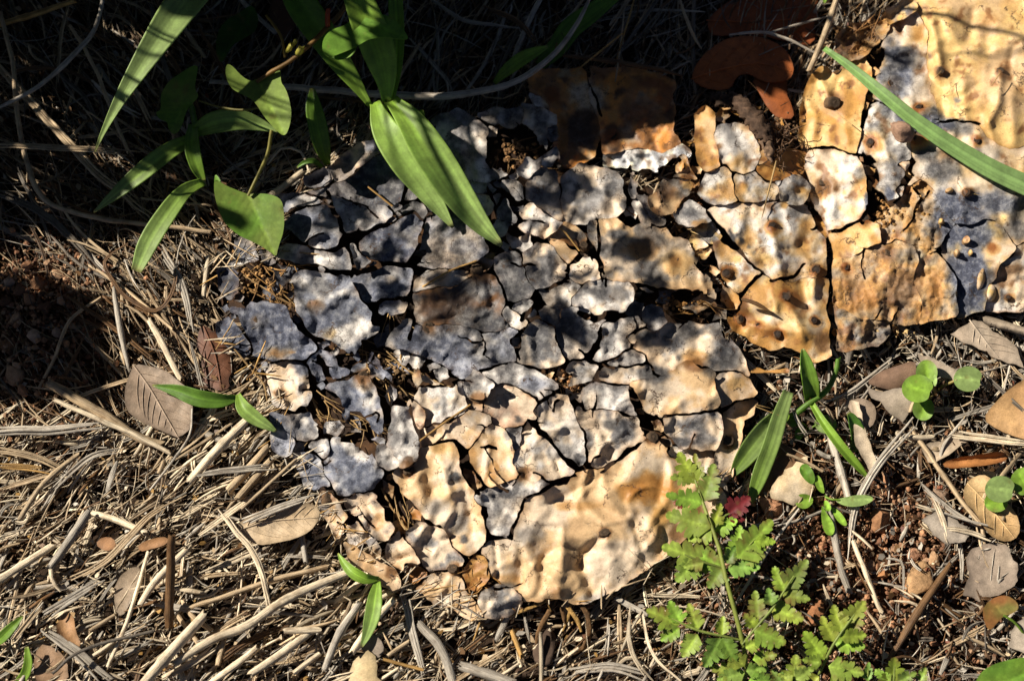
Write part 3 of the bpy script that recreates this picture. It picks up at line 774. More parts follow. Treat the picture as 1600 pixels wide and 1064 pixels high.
def partition(polys, outline, holes, lift=None, wide_left=False, wide=4.5, reach=10, crack=(.5, 1.5), g=3.0, seed=0.0, warp=(5.5, 3.0)):
    x0, y0 = outline.min(0) - 20; x1, y1 = outline.max(0) + 20
    xs = np.arange(x0, x1, g); ys = np.arange(y0, y1, g); GX, GY = np.meshgrid(xs, ys)
    wx = GX + warp[0] * 2.2 * n2(GX.ravel(), GY.ravel(), 30, seed + 1, 1).reshape(GX.shape) + warp[1] * 2 * n2(GX.ravel(), GY.ravel(), 11, seed + 2, 2).reshape(GX.shape)
    wy = GY + warp[0] * 2.2 * n2(GX.ravel(), GY.ravel(), 30, seed + 5, 1).reshape(GX.shape) + warp[1] * 2 * n2(GX.ravel(), GY.ravel(), 11, seed + 6, 2).reshape(GX.shape)
    B1 = np.full(GX.shape, 60.0); B2 = np.full(GX.shape, 60.0); L1 = np.full(GX.shape, -1)
    store = []
    for k, q in enumerate(polys):
        a = np.searchsorted(xs, [q[:, 0].min() - 40, q[:, 0].max() + 40]); c = np.searchsorted(ys, [q[:, 1].min() - 40, q[:, 1].max() + 40])
        sl = (slice(c[0], c[1]), slice(a[0], a[1]))
        X, Y = wx[sl].ravel(), wy[sl].ravel()
        sd = dist_poly(X, Y, q); sd = np.where(inside(X, Y, q), -sd, sd).reshape(wx[sl].shape)
        b1, b2, l1 = B1[sl], B2[sl], L1[sl]
        w = sd < b1
        b2[:] = np.where(w, b1, np.minimum(b2, sd)); b1[:] = np.where(w, sd, b1); l1[:] = np.where(w, k, l1)
        store.append((sl, sd))
    lw = np.clip((690 - GX) / 150, 0, 1) * 1.3 if wide_left else 0
    cw = lw + crack[0] + (crack[1] - crack[0]) * sstep(-.25, .45, n2(GX.ravel(), GY.ravel(), 75, seed + 9, 2).reshape(GX.shape)) + wide * sstep(.30, .60, n2(GX.ravel(), GY.ravel(), 40, seed + 11, 2).reshape(GX.shape))
    hd = np.full(GX.shape, 99.0)
    for hx, hy, r in holes: hd = np.minimum(hd, np.hypot(wx - hx, wy - hy) - r)
    cd = np.full(GX.shape, 99.0)
    for pl, w in CRACKS:
        a = np.searchsorted(xs, [pl[:, 0].min() - 12, pl[:, 0].max() + 12]); c = np.searchsorted(ys, [pl[:, 1].min() - 12, pl[:, 1].max() + 12])
        sl = (slice(c[0], c[1]), slice(a[0], a[1]))
        if wx[sl].size == 0: continue
        X, Y = wx[sl].ravel(), wy[sl].ravel()
        cd[sl] = np.minimum(cd[sl], (dist_poly(X, Y, pl, False) - w * (1 + .5 * n2(X, Y, 25, 3.3, 1))).reshape(wx[sl].shape))
    out = []
    for k, (sl, sd) in enumerate(store):
        oth = np.where(L1[sl] == k, B2[sl], B1[sl])
        F = oth - sd - 2 * np.where(np.asarray(cw[sl]) * 0 + (lift[k] if lift else 0) > 1.0, -.9 - 1.0 * np.sin(k * 7.0), cw[sl])
        F = np.minimum(F, 2 * (reach - sd))
        F = np.minimum(F, np.where(sd > -3, hd[sl] * 1.5, 99))
        F = np.minimum(F, cd[sl] * 1.5)
        out.append(contour(F, xs[sl[1].start], ys[sl[0].start], g))
    return out

RA = thing('cactus_pad', 'large pale grey and tan decayed cactus pad, cracked into many curling flakes', 'cactus pad', 770, 560)
RB = thing('cactus_pad', 'small cream cactus pad with rust stains and a long slit, beside the woody stub', 'cactus pad', 1210, 400)
RC = thing('cactus_pad', 'yellow and blue-grey mouldy cactus pad with raised areoles, under the loose green blade', 'cactus pad', 1450, 300)
RD = thing('cactus_pad', 'rusty brown rotten cactus pad scrap lying in the shade above the flaking pad', 'cactus pad', 950, 190)

LA = [
 ('wh gr',"480 280 500 268 517 263 519 280 510 291 490 298 480 292",0,3),('cr gr',"518 262 535 252 550 236 585 222 592 232 580 245 562 262 550 272 525 282 519 275",2,4),
 ('gr dg',"470 300 510 290 550 272 590 240 625 265 632 300 612 330 570 325 540 305 510 312 490 305",-.5,1),('wh gr',"510 305 530 313 560 325 600 318 625 325 598 345 560 358 545 362 533 338 520 322",1,1),
 ('gr wh',"447 338 480 322 508 318 522 345 532 362 524 380 508 386 478 376 462 358 446 352",0,1.5),('gr bl',"565 382 590 362 612 350 640 330 660 345 655 380 635 405 600 405 575 400 562 392",.5,1.5),
 ('wh gr',"432 392 450 385 475 390 500 398 522 400 538 392 541 408 545 424 520 420 495 408 465 408 436 405",0,2),('wh gr',"553 386 561 393 566 405 575 410 570 428 563 425 557 405",2,2),
 ('lb gr',"572 412 600 412 620 415 640 425 636 455 628 470 600 470 590 480 575 470 562 455 552 440 560 430",0,1),('wh bl',"583 475 600 465 625 458 634 475 628 490 612 497 600 492 590 482",.8,1),
 ('wh gr',"455 445 463 430 490 420 515 425 540 432 552 455 565 475 575 490 588 512 575 520 565 530 555 548 545 560 530 545 510 530 492 515 475 505 460 495 455 480 458 460",1.5,2.2),
 ('dg gr',"428 420 440 410 450 415 455 440 445 445 430 435",0,1),('dg bl',"345 425 365 422 380 430 378 450 360 462 345 450",0,1),('lb wh',"370 378 385 375 400 395 400 405 385 405 372 392",1,1),('bl gr',"405 395 425 400 430 410 412 412",0,1),
 ('bl lb',"400 472 420 475 447 482 455 500 462 520 475 525 495 548 480 562 455 560 420 565 400 555 395 540 385 520 370 500 362 485 380 490",.5,1.5),('bl dg',"342 505 360 500 378 510 385 530 390 548 378 555 365 545 350 530 343 518",-1,1),
 ('wh cr',"412 565 425 570 440 562 465 565 482 572 486 600 484 620 475 635 462 645 445 640 430 630 425 612 422 590",1.8,-1.5),('lb bl',"478 566 498 550 520 562 540 580 515 592 487 600",0,1),
 ('gr wh',"425 650 445 655 462 650 470 640 488 655 494 665 494 680 480 685 465 680 450 672 435 672",-.5,1),('wh lb',"430 670 450 675 460 685 450 705 438 708 428 700",0,1),
 ('lb wh',"503 600 520 603 540 600 555 590 575 592 583 605 590 640 595 668 592 676 580 655 565 640 548 636 535 622 520 612",2,1),('bl lb',"583 550 590 556 600 575 618 590 615 598 600 590 588 580 580 585 582 565",1,1),
 ('wh gr',"488 692 510 690 515 705 512 718 495 712 490 705",1,1),('wh lb',"515 700 525 688 545 686 560 694 575 708 585 722 593 742 580 756 560 763 545 772 530 765 520 750 510 738 508 720",2,-1.5),
 ('lb wh',"462 712 490 712 500 722 508 740 512 755 498 760 490 772 478 755 472 735",0,1),('cr tn',"490 770 502 762 515 775 530 785 541 810 538 840 525 835 512 808 500 785",0,1.5),('cr gr',"535 780 560 770 580 770 595 785 605 795 603 810 612 830 598 842 585 838 570 815 550 800 535 795",1,2),
 ('cr wh',"540 815 560 815 575 835 583 842 560 850 545 852 538 838",0,1),('tn cr',"540 850 548 855 570 870 590 880 615 895 625 915 615 920 600 905 575 890 550 872",0,1.5),('cr wh',"608 850 618 836 632 842 640 850 658 872 650 880 625 890 610 875 605 862",1,1.5),
 ('cr gr',"635 840 650 822 670 818 695 835 702 858 720 870 722 880 700 885 690 893 665 888 655 870 645 850",.5,1.5),('gr wh',"618 636 640 640 650 665 655 690 652 715 640 730 625 730 612 720 606 715 610 690 615 665",3.5,-1),('gr wh',"592 700 610 698 625 712 628 726 605 732 595 722 591 710",2.2,1),
 ('pk cr',"641 630 655 622 668 640 665 660 658 675 652 665 645 650",3,0),('wh cr',"655 600 662 592 680 600 710 607 728 625 735 640 720 650 700 660 670 672 660 655 650 635 645 622",1,1),
 ('cr tn',"655 672 700 655 730 645 758 640 782 652 765 665 750 680 735 700 722 692 712 690 690 690 655 700",.4,.6),
 ('tn cr',"655 700 690 690 712 690 718 705 715 720 722 735 725 745 745 768 740 778 748 790 752 820 755 845 748 858 725 862 705 850 700 835 695 815 672 810 655 790 635 770 622 748 620 735 640 732 652 720",.2,1.2),
 ('wh gr',"720 600 733 590 740 580 752 588 768 595 766 612 755 620 735 617 722 612",2,2),('gr wh',"750 578 790 568 805 572 830 580 850 590 868 602 850 615 840 622 820 612 800 600 775 598 762 592",.5,.6),
 ('cr pk',"765 605 790 598 810 605 835 622 832 640 838 650 810 660 790 667 770 660 750 645 738 640 730 626 752 622 764 614",.8,.8),('tn cr',"740 700 755 675 770 662 790 675 800 690 802 710 800 720 812 740 790 748 765 757 758 745 745 725 738 712",.8,1),
 ('gr wh',"790 668 810 668 818 688 803 700",.4,.6),('cr wh',"803 705 815 690 822 675 828 665 832 678 845 690 860 700 875 712 890 730 897 740 880 750 862 752 845 748 828 758 815 745 800 725",.9,1),
 ('wh cr',"842 642 870 620 885 622 895 650 905 670 918 690 917 703 905 725 893 712 880 700 865 690 852 680 845 660",1.4,1.2),('gr wh',"906 625 912 612 930 600 960 603 980 605 985 620 998 640 998 647 980 645 955 640 930 636 912 640",.8,.8),
 ('cr gr',"905 638 930 638 960 645 998 648 1005 670 1012 678 1000 688 975 700 955 720 935 730 922 720 918 705 920 690 908 665",1.2,1),('gr wh',"742 775 760 770 790 758 815 750 835 755 855 750 861 758 855 765 835 768 818 778 812 795 800 810 795 820 790 838 775 835 765 820 768 790 758 785",0,1),
 ('wh cr',"870 750 880 742 888 746 882 757 872 758",.6,.3),
 ('tn cr',"820 785 850 768 885 760 900 745 930 738 945 735 960 722 980 705 1010 690 1035 693 1042 710 1060 720 1095 740 1120 760 1130 780 1120 800 1080 830 1055 850 1030 870 1000 890 980 905 950 925 915 940 890 935 860 930 840 938 820 935 812 925 800 915 785 908 775 900 768 885 765 870 750 865 765 850 790 848 808 852 800 830 805 815",-.4,.4),
 ('tn cr',"658 920 665 905 685 892 705 895 720 905 730 930 745 950 752 963 735 962 710 950 680 937",.5,.5),('cr gr',"750 940 760 925 780 915 805 915 815 930 810 945 800 955 770 963 755 962",1,-.8),
 ('yo or',"740 870 752 858 762 880 760 905 745 920 730 915 727 900",-1,1.5),('or yo',"625 870 640 880 660 885 665 900 655 910 645 908 640 895",-1,1),
 ('tn cr',"988 595 1000 590 1025 590 1040 585 1060 570 1075 565 1095 580 1110 578 1115 590 1118 610 1120 630 1105 640 1080 642 1050 645 1030 647 1010 635 995 625 988 610",1.2,.8),('cr tn',"1115 590 1130 580 1150 578 1165 590 1180 612 1178 618 1150 622 1128 632 1120 610",1,1.2),
 ('cr gr',"1040 648 1060 643 1100 642 1117 643 1127 665 1130 685 1125 700 1100 700 1065 698 1055 685 1045 675 1042 660",-.3,.8),('tn cr',"1130 650 1165 630 1180 625 1175 645 1160 655 1155 690 1140 740 1125 760 1115 740 1122 700",-1,1.5),
 ('cr wh',"1042 702 1065 698 1100 702 1118 705 1112 735 1095 738 1070 722 1048 712",-1,.8),
 ('cr gr',"983 525 1000 515 1020 513 1040 510 1070 505 1100 510 1122 510 1130 520 1145 540 1160 565 1168 585 1150 578 1130 580 1110 578 1095 570 1075 565 1050 580 1030 588 1010 585 1020 570 1010 560 995 548 985 538",.8,.8),
 ('gr wh',"1010 490 1020 480 1035 488 1043 500 1035 515 1020 520 1008 500",2.4,1),('wh gr',"990 505 960 500 978 495 1000 503 1015 507 1000 512 985 518 972 530 990 540 970 550 950 560 925 564 918 555 930 540 945 532 940 515 950 505",1.4,1.5),
 ('wh gr',"950 570 960 560 990 545 1005 548 1017 556 1000 568 980 572 960 575",1,.8),('cr wh',"930 588 945 575 970 572 1000 572 1018 570 1030 588 1015 597 985 598 960 600 940 598",.4,.8),('wh cr',"888 590 895 565 915 565 935 575 930 588 905 595 890 597",1.2,1.5),
 ('wh gr',"895 485 912 482 940 500 955 497 940 505 930 530 915 555 900 565 880 560 870 540 865 510 875 490",.6,1),('wh cr',"897 465 918 445 950 440 985 446 985 470 970 485 940 488 925 490 912 478 898 475",1.4,1.2),('wh cr',"845 455 870 442 890 440 900 450 890 465 885 480 862 478",.4,1),
 ('cr wh',"888 415 905 405 925 405 935 415 938 430 920 440 905 440 893 430",1,1),('cr tn',"917 345 940 340 965 345 985 360 1000 355 1030 355 1050 370 1075 380 1090 400 1110 430 1125 460 1130 475 1110 470 1090 455 1060 450 1030 452 1005 450 990 438 960 440 945 430 940 405 935 385 925 370",.8,.8),
 ('tn br',"880 350 895 358 912 372 908 385 890 388 875 380 862 372",0,.6),('cr wh',"882 280 890 270 905 262 925 262 945 268 965 275 978 300 975 325 960 335 950 345 925 343 900 348 882 345 872 320",1.4,1),
 ('cr gr',"828 275 838 265 855 262 868 272 870 285 880 298 882 330 878 345 860 340 840 325 825 310 826 290",1,1),('cr wh',"806 345 815 335 830 320 850 330 872 340 880 350 860 362 850 368 830 360 812 352",1.6,1.5),('wh gr',"770 350 778 325 785 310 795 308 803 325 808 345 800 350 790 348 785 365 775 368 768 360",1.2,1.2),
 ('gr wh',"785 290 800 285 815 290 818 308 805 312 792 300",.3,1),('gr wh',"665 195 690 182 715 175 730 180 745 195 758 205 763 225 762 265 770 280 750 282 735 278 720 287 710 275 695 250 680 225 668 210",3,-1.5),
 ('wh gr',"750 180 770 175 795 174 818 173 818 185 810 195 790 195 765 188",1,1.5),('wh cr',"820 168 845 173 865 182 866 192 855 200 850 215 850 228 842 228 835 212 825 200 822 185",3.5,-1),('gr wh',"855 200 866 197 870 215 862 218",1,1),
 ('wh gr',"812 260 830 250 845 248 842 258 825 272 815 270",1,1),('wh gr',"850 245 868 235 870 248 862 262 852 255",1,1),('gr wh',"768 270 785 258 790 270 780 278",0,1),('gr wh',"730 285 755 283 775 288 780 298 765 305 745 302 728 295",0,1),('cr wh',"735 305 760 300 785 302 780 320 760 330 745 315",.6,1),
 ('gr lb',"660 380 668 340 690 325 720 340 745 360 752 370 757 390 740 405 720 410 690 418 660 412 648 410 655 395",.6,1),('wh cr',"652 443 670 428 690 425 720 428 735 432 715 450 690 448 668 448 650 455",.3,.8),
 ('gr br',"645 480 650 460 690 448 720 436 770 434 787 455 788 480 775 490 790 505 780 518 755 520 730 512 700 505 675 512 650 505",.8,.5),('lb wh',"602 540 610 520 630 498 650 505 675 512 700 505 730 512 755 520 785 518 800 512 808 520 795 535 806 550 800 562 770 575 745 580 722 588 705 575 690 562 660 548 635 540",.3,1),
 ('gr cr',"820 400 840 385 865 390 887 418 875 435 850 445 835 448 825 430 815 410",.8,.8),('gr wh',"775 405 800 398 815 405 822 430 832 450 820 465 800 475 790 455 775 430",.2,.8),('wh gr',"800 470 820 468 832 480 833 493 822 497 805 480",1.2,1),('wh cr',"790 478 805 488 822 500 820 514 800 512 792 500",0,.8),
 ('gr cr',"820 520 835 505 855 500 872 515 875 540 882 560 872 568 855 570 830 572 815 562 808 558 818 545",.7,1),('wh gr',"845 485 870 480 880 500 870 515 850 505",0,1),('tn cr',"862 378 880 372 905 385 910 400 900 410 888 415 875 400",.4,.8),
 ('gr dg',"985 270 1003 288 990 305 980 300",0,1),('wh gr',"992 305 1003 320 1014 330 1020 358 1010 355 1003 335 990 315",1.6,.5),('gr dg',"1003 300 1015 318 1035 350 1025 352 1010 325 998 305",1.2,.5),('tn br',"1020 300 1045 280 1055 268 1070 265 1085 280 1075 300 1060 310 1050 330 1035 335 1020 330 1015 315",2,1.5),
 ('gr wh',"1055 335 1078 318 1095 328 1108 345 1100 352 1075 350 1060 345",2,1),('yl gr',"1092 345 1110 350 1125 370 1115 380 1098 372 1085 360",1,1),('yl cr',"1085 370 1100 375 1108 390 1100 400 1088 395 1080 382",0,1),
 ('gr wh',"432 312 455 305 476 300 500 306 512 318 490 320 470 326 448 334 436 326",-.6,1),('gr wh',"600 345 628 326 652 306 668 330 662 345 645 332 618 346",0,1),('wh cr',"630 300 652 290 662 300 655 316 640 318",.6,.8),
 ('gr lb',"660 300 690 288 712 290 720 310 700 322 676 330 664 318",0,.8),
]
LB = [
 ('cr wh',"1108 335 1125 325 1150 320 1175 318 1200 320 1230 315 1255 325 1272 330 1280 345 1288 370 1288 385 1292 405 1290 430 1275 431 1240 437 1215 435 1205 430 1190 420 1177 416 1155 395 1130 365",.5,.5),
 ('cr wh',"1120 380 1135 385 1160 400 1176 417 1193 422 1185 425 1175 435 1162 455 1150 450 1138 435 1128 410",0,.6),
 ('cr yl',"1160 465 1165 452 1178 435 1190 424 1203 435 1215 440 1240 440 1265 434 1291 434 1295 450 1295 480 1290 520 1300 545 1285 555 1272 560 1250 545 1225 535 1205 540 1180 530 1165 520 1150 510 1145 495 1155 480",.3,.6),
 ('wh gr',"1095 300 1110 270 1130 262 1145 285 1143 300 1150 310 1130 318 1112 312",1.5,1),('wh cr',"1115 210 1130 200 1155 200 1175 205 1185 225 1187 245 1175 262 1160 270 1145 262 1130 250 1120 230",1.4,1.2),('tn yo',"1090 180 1100 170 1110 180 1115 205 1120 230 1118 255 1105 262 1095 250 1093 215",.5,1),
 ('yo or',"1185 262 1205 250 1230 240 1255 245 1250 265 1235 275 1215 282 1200 285 1190 275",.2,1),('wh cr',"1145 280 1165 272 1180 270 1195 285 1205 290 1217 290 1215 310 1190 318 1165 315 1150 300",1,1),('gr wh',"1215 285 1235 275 1250 280 1260 295 1255 312 1245 320 1225 315 1215 305",1.6,1),
 ('yo tn',"1175 205 1188 215 1192 240 1200 252 1188 260 1184 230",0,1),('cr yo',"1050 262 1068 245 1072 258 1068 270 1055 275",1,1),
 ('yl tn',"1165 590 1185 580 1205 585 1225 580 1245 595 1232 600 1240 610 1215 615 1200 608 1180 612",-4,1),
]
LC = [
 ('yl yo',"1256 170 1262 135 1285 110 1310 125 1330 100 1360 90 1362 120 1350 145 1355 165 1345 190 1340 215 1335 232 1310 232 1280 225 1258 232 1254 205",1,1),
 ('cr wh',"1265 235 1285 228 1320 238 1345 245 1355 270 1360 300 1358 330 1345 340 1325 350 1300 358 1290 362 1280 340 1272 310 1272 280 1262 260",.8,.8),
 ('yl cr',"1295 365 1320 350 1350 345 1368 352 1372 375 1345 385 1330 400 1310 405 1302 400",.5,.6),
 ('tn yo',"1303 408 1330 402 1350 386 1375 380 1410 376 1430 385 1440 400 1430 440 1440 480 1430 500 1400 500 1385 490 1370 495 1345 500 1320 485 1305 470",.3,.6,1.0),
 ('gr br',"1303 475 1325 488 1345 503 1365 500 1385 505 1388 520 1370 535 1345 540 1320 545 1305 540",-1,.6,1.4),
 ('tn yl',"1430 385 1455 390 1470 410 1490 430 1500 470 1495 485 1470 495 1440 500 1440 480 1430 440",0,.8,1.1),
 ('yl tn',"1440 -40 1500 -40 1560 -40 1640 -40 1740 -40 1740 120 1740 235 1650 240 1600 225 1575 235 1540 210 1530 193 1470 190 1462 160 1450 125 1445 90 1450 60 1440 30 1430 10",1.0,.1),
 ('cr wh',"1395 35 1430 15 1440 30 1450 60 1445 90 1450 125 1462 160 1468 190 1440 200 1425 195 1405 185 1395 165 1370 150 1375 120 1378 80",1.0,.2),
 ('cr yl',"1425 225 1438 205 1468 194 1505 195 1530 197 1542 214 1575 238 1600 230 1650 244 1740 238 1740 380 1620 372 1590 385 1565 350 1540 340 1510 350 1490 348 1475 325 1460 300 1440 285 1420 290 1405 295 1410 285 1425 275 1440 250",1.0,.15),
 ('cr yl',"1470 370 1490 352 1510 354 1540 344 1562 354 1588 390 1560 420 1545 450 1540 478 1500 490 1490 470 1495 440 1480 400",1.0,.15),
 ('cr wh',"1590 388 1620 376 1740 384 1740 478 1620 478 1560 485 1542 478 1548 450 1562 422",1.0,.15),
 ('wh gr',"1360 170 1385 165 1400 180 1415 190 1425 215 1420 245 1410 265 1400 290 1398 305 1385 310 1372 300 1380 285 1375 260 1365 250 1350 240 1345 225 1350 205 1355 185",.6,-.8),
 ('tn yo',"1410 290 1440 280 1462 305 1475 330 1490 350 1475 375 1450 385 1420 380 1400 370 1380 385 1372 360 1375 340 1400 330 1415 310",-5,.6,1.3),
 ('yl gr',"1380 30 1390 15 1420 0 1435 10 1425 25 1410 35 1390 37",2,2),('cr gr',"1370 50 1385 30 1388 45 1375 55",1,1),('br yo',"1310 60 1335 42 1362 35 1372 55 1352 82 1330 96 1312 88",-2,1.5,1.1),
 ('yl cr',"1527 432 1536 416 1541 430 1537 452 1526 455",2.5,-1),('yl cr',"1534 462 1548 440 1558 455 1555 470 1540 474",2.8,-1),('yl yo',"1482 450 1490 440 1497 455 1492 475 1484 470",2.5,-1),
 ('yl tn',"1504 372 1512 367 1517 375 1511 381 1505 379",2.5,-.6),('yl tn',"1490 392 1497 388 1501 396 1495 402",2.5,-.6),('yl tn',"1468 340 1476 343 1474 351 1466 350",2,-.6),('yl tn',"1476 296 1488 292 1490 300 1480 303",2.5,-.6),('yl tn',"1513 392 1518 389 1521 397 1515 400",2.5,-.6),
 ('cr yl',"1376 235 1392 232 1405 245 1418 250 1412 262 1395 272 1382 262",2.2,-1),('wh lb',"1400 297 1412 282 1430 270 1445 262 1440 275 1424 280 1416 292 1406 302",1.6,.5),
]
LD = [
 ('or br',"830 125 845 115 880 112 905 110 918 130 922 158 930 175 938 200 925 240 900 258 880 255 870 230 872 200 868 180 855 165 835 150",.5,1),
 ('br or',"921 110 950 112 990 113 1030 120 1048 130 1045 150 1050 175 1048 210 1055 225 1030 235 1000 228 975 232 950 240 945 215 942 195 932 172 925 150",.3,1),
 ('wh cr',"950 243 980 232 1005 230 1030 238 1058 230 1075 240 1060 248 1035 262 1015 265 1000 262 985 258 965 255 948 258",.6,1),
 ('gr wh',"833 145 845 150 856 168 850 170 838 160",1.5,1),
]
HOLES = [(480,455,26),(615,505,14),(600,560,20),(512,640,26),(560,690,26),(620,600,22),(612,790,26),(625,700,8),(790,235,34),(835,235,16),(1010,285,22),(1050,262,22),(1110,450,26),(1150,480,16),(1005,665,16),(955,492,14),(842,475,10),(700,600,12),(1130,530,12),(885,590,10),(400,440,30),(820,215,20),(1385,110,14),(1365,240,16),(1365,320,22),(1372,90,16),(1100,420,16),(1060,480,26),(640,600,14),(540,560,14),(590,500,10),(750,895,12),(560,790,6),(905,470,6)]
for pad, root, base, lst, outline in (('A', RA, base_A, LA, PAD_A), ('B', RB, base_B, LB, PAD_B), ('C', RC, base_C, LC, PAD_C), ('D', RD, base_D, LD, PAD_D)):
    over = [it for it in lst if pad == 'C' and len(it[1]) < 50 and it[2] >= 2]          # blisters and small lumps lying on the skin
    lst = [it for it in lst if it not in over]
    polys = [P2(it[1]) for it in lst]
    rq = random.Random(ord(pad)); LIFT = [0.0 if pad == 'C' and P2(it[1])[:, 0].max() > 1480 else rq.uniform(-1.6, 1.6) if it[2] < 2 and len(it[1]) < 330 else (it[2] * .8 if it[2] >= 2 else 0) for it in lst]
    borders = partition(polys, outline, HOLES, reach={'A': 5, 'B': 7, 'C': 6, 'D': 6}[pad], crack={'A': (.35, 2.6), 'B': (.3, 1.8), 'C': (.08, .9), 'D': (.3, 1.2)}[pad], wide=1.6 if pad in 'CB' else 4.5, lift=LIFT, wide_left=pad == 'A', seed=ord(pad) * 1.7, warp=(2.0, 1.5) if pad == 'A' else (2.0, 1.4))
    for it, bd, lf in [(it, bd, lf) for it, bds, lf in zip(lst, borders, LIFT) for bd in bds]:
        big = pad == 'C' and len(it[1]) > 190
        rg_ = random.Random(len(it[1]) * 31 + int(float(it[1].split()[0])))
        flake(pad, root, base, it[0], bd, it[2] * .8 + lf * (1.25 if pad == 'A' else .9), it[3] if len(it) > 3 else 1.0,
              wr={'A': 1.0, 'B': .75, 'C': .8, 'D': .8}[pad], step=5.0 if big else 3.2 if len(it) > 4 else 4.0, rng=rg_, rough=it[4] if len(it) > 4 else 0.0)
    for it in over:
        rg_ = random.Random(int(float(it[1].split()[0])))
        flake(pad, root, base, it[0], round_poly(P2(it[1]), 2), it[2] + 1.2, -1.6, wr=.8, step=2.6, rng=rg_, rim=.5, thick=.003, name='blister')

# small skin fragments where the skin has broken up between the larger flakes
def covered(pad, x, y):
    xs, ys = np.array(x), np.array(y)
    best = np.full(len(xs), 1e9); ins = np.zeros(len(xs), bool)
    for b in COVER[pad]:
        k = (xs > b[:, 0].min() - 20) & (xs < b[:, 0].max() + 20) & (ys > b[:, 1].min() - 20) & (ys < b[:, 1].max() + 20)
        if not k.any(): continue
        ins[k] |= inside(xs[k], ys[k], b)
        best[k] = np.minimum(best[k], dist_poly(xs[k], ys[k], b))
    return ins, best
rf = random.Random(77)
for pad, root, base, outline, cols, want in (('A', RA, base_A, PAD_A, ['gr wh', 'wh cr', 'cr tn', 'br tn', 'tn or'], 75), ('B', RB, base_B, PAD_B, ['tn yo', 'cr tn', 'br yo'], 22), ('C', RC, base_C, PAD_C, ['tn yo', 'yl tn', 'br tn'], 26)):
    x = np.array([rf.uniform(outline[:, 0].min(), min(1640, outline[:, 0].max())) for _ in range(6000)])
    y = np.array([rf.uniform(max(-30, outline[:, 1].min()), outline[:, 1].max()) for _ in range(6000)])
    k = inside(x, y, outline); x, y = x[k], y[k]
    ins, dd = covered(pad, x, y)
    k = ~ins & (dd > 3.0); x, y, dd = x[k], y[k], dd[k]
    for h in HOLES:
        k = np.hypot(x - h[0], y - h[1]) > h[2]; x, y, dd = x[k], y[k], dd[k]
    used = []
    for i in np.argsort(-dd):
        if len(used) >= want: break
        r = min(15, max(5, dd[i] * 1.25))
        if any(math.hypot(x[i] - u[0], y[i] - u[1]) < (r + u[2]) * .8 for u in used): continue
        used.append((x[i], y[i], r))
        a0 = rf.uniform(0, 6.28); n = rf.choice([4, 4, 5]); a1 = rf.uniform(0, 3.14); st_ = rf.uniform(1.0, 1.9)
        q = np.array([[r * rf.uniform(.6, 1.3) * math.cos(a0 + j * 6.283 / n) * st_, r * rf.uniform(.5, 1.2) * math.sin(a0 + j * 6.283 / n)] for j in range(n)])
        q = q @ np.array([[math.cos(a1), math.sin(a1)], [-math.sin(a1), math.cos(a1)]]) + np.array([x[i], y[i]])
        c = rf.choice(cols)
        if pad == 'A': c = rf.choice(['gr wh', 'wh gr', 'lb gr', 'br gr'] if x[i] < 640 and y[i] < 720 else ['wh cr', 'gr wh', 'br tn'] if y[i] < 620 else ['cr tn', 'tn or', 'br tn'])
        flake(pad, root, base, c, jag_edges(q, 3.4, .14, rf), rf.uniform(-5, -2), rf.uniform(.3, 1.2), wr=1.0, step=3.2, rng=rf, tilt=(rf.uniform(-.12, .12), rf.uniform(-.12, .12)), name='skin_fragment')

# dark rotten inside of the pads, below the skin
def tissue(root, outline, base, drop, name='rotten_tissue'):
    b = jag_edges(outline, 9, .03, random.Random(3))
    b = b + (b.mean(0) - b) * .012
    pts, tr, d = fill_poly(b, 8, random.Random(9))
    px, py = pts[:, 0], pts[:, 1]
    z = np.minimum(base(px, py) - drop, 22) + 2.0 * n2(px, py, 22, 8, 3) + 1.2 * np.abs(n2(px, py, 9, 2, 3))
    z = np.where(d < 3, np.minimum(z, 1.2), np.maximum(z, 1.6))
    t = sstep(-.1, .5, n2(px, py, 30, 4, 3))
    col = PAL['db'][None] * (1 - t[:, None]) * .55 + PAL['br'][None] * t[:, None] * .6
    mesh_obj(name, place(px, py, z * MM), tr, M_WOOD, root, col)
tissue(RA, PAD_A, base_A, 9.5)
tissue(RB, PAD_B, base_B, 8.0)
tissue(RC, PAD_C, base_C, 8.0)
tissue(RD, PAD_D, base_D, 5.0)

def surf(pad, x, y):
    f = {'A': base_A, 'B': base_B, 'C': base_C, 'D': base_D}[pad]
    X, Y = np.array([float(x)]), np.array([float(y)])
    return float(f(X, Y)[0] + ridges(X, Y)[0])

# areoles: small knobs and craters
def lathe(profile, seg, col, wob, rs):
    V, C = [], []
    for (r, z, c) in profile:
        for k in range(seg):
            a = k / seg * 2 * math.pi
            q = r * (1 + rs.uniform(-wob, wob))
            V.append((q * math.cos(a), q * math.sin(a), z + rs.uniform(-wob, wob) * .25)); C.append(np.array(c) * rs.uniform(.75, 1.25))
    n = len(profile)
    Q = [(i * seg + k, i * seg + (k + 1) % seg, (i + 1) * seg + (k + 1) % seg, (i + 1) * seg + k) for i in range(n - 1) for k in range(seg)]
    T = [(len(V), (n - 1) * seg + k, (n - 1) * seg + (k + 1) % seg) for k in range(seg)]
    V.append((0, 0, profile[-1][1])); C.append(np.array(profile[-1][2]))
    return np.array(V), np.array(Q), np.array(T), np.clip(np.array(C), 0, 1)
rs = np.random.RandomState(4)
LOW = [make_mesh('areole_scar', *(lambda L: (L[0], [L[1], L[2]], L[3]))(lathe([(1.15, -1.3, (.26, .14, .055)), (1.0, -.05, (.20, .10, .04)), (.86, .12, (.09, .05, .028)), (.62, -.02, (.045, .03, .02)), (.36, .12, (.07, .05, .038))], 12, None, .26, rs))) for _ in range(6)]
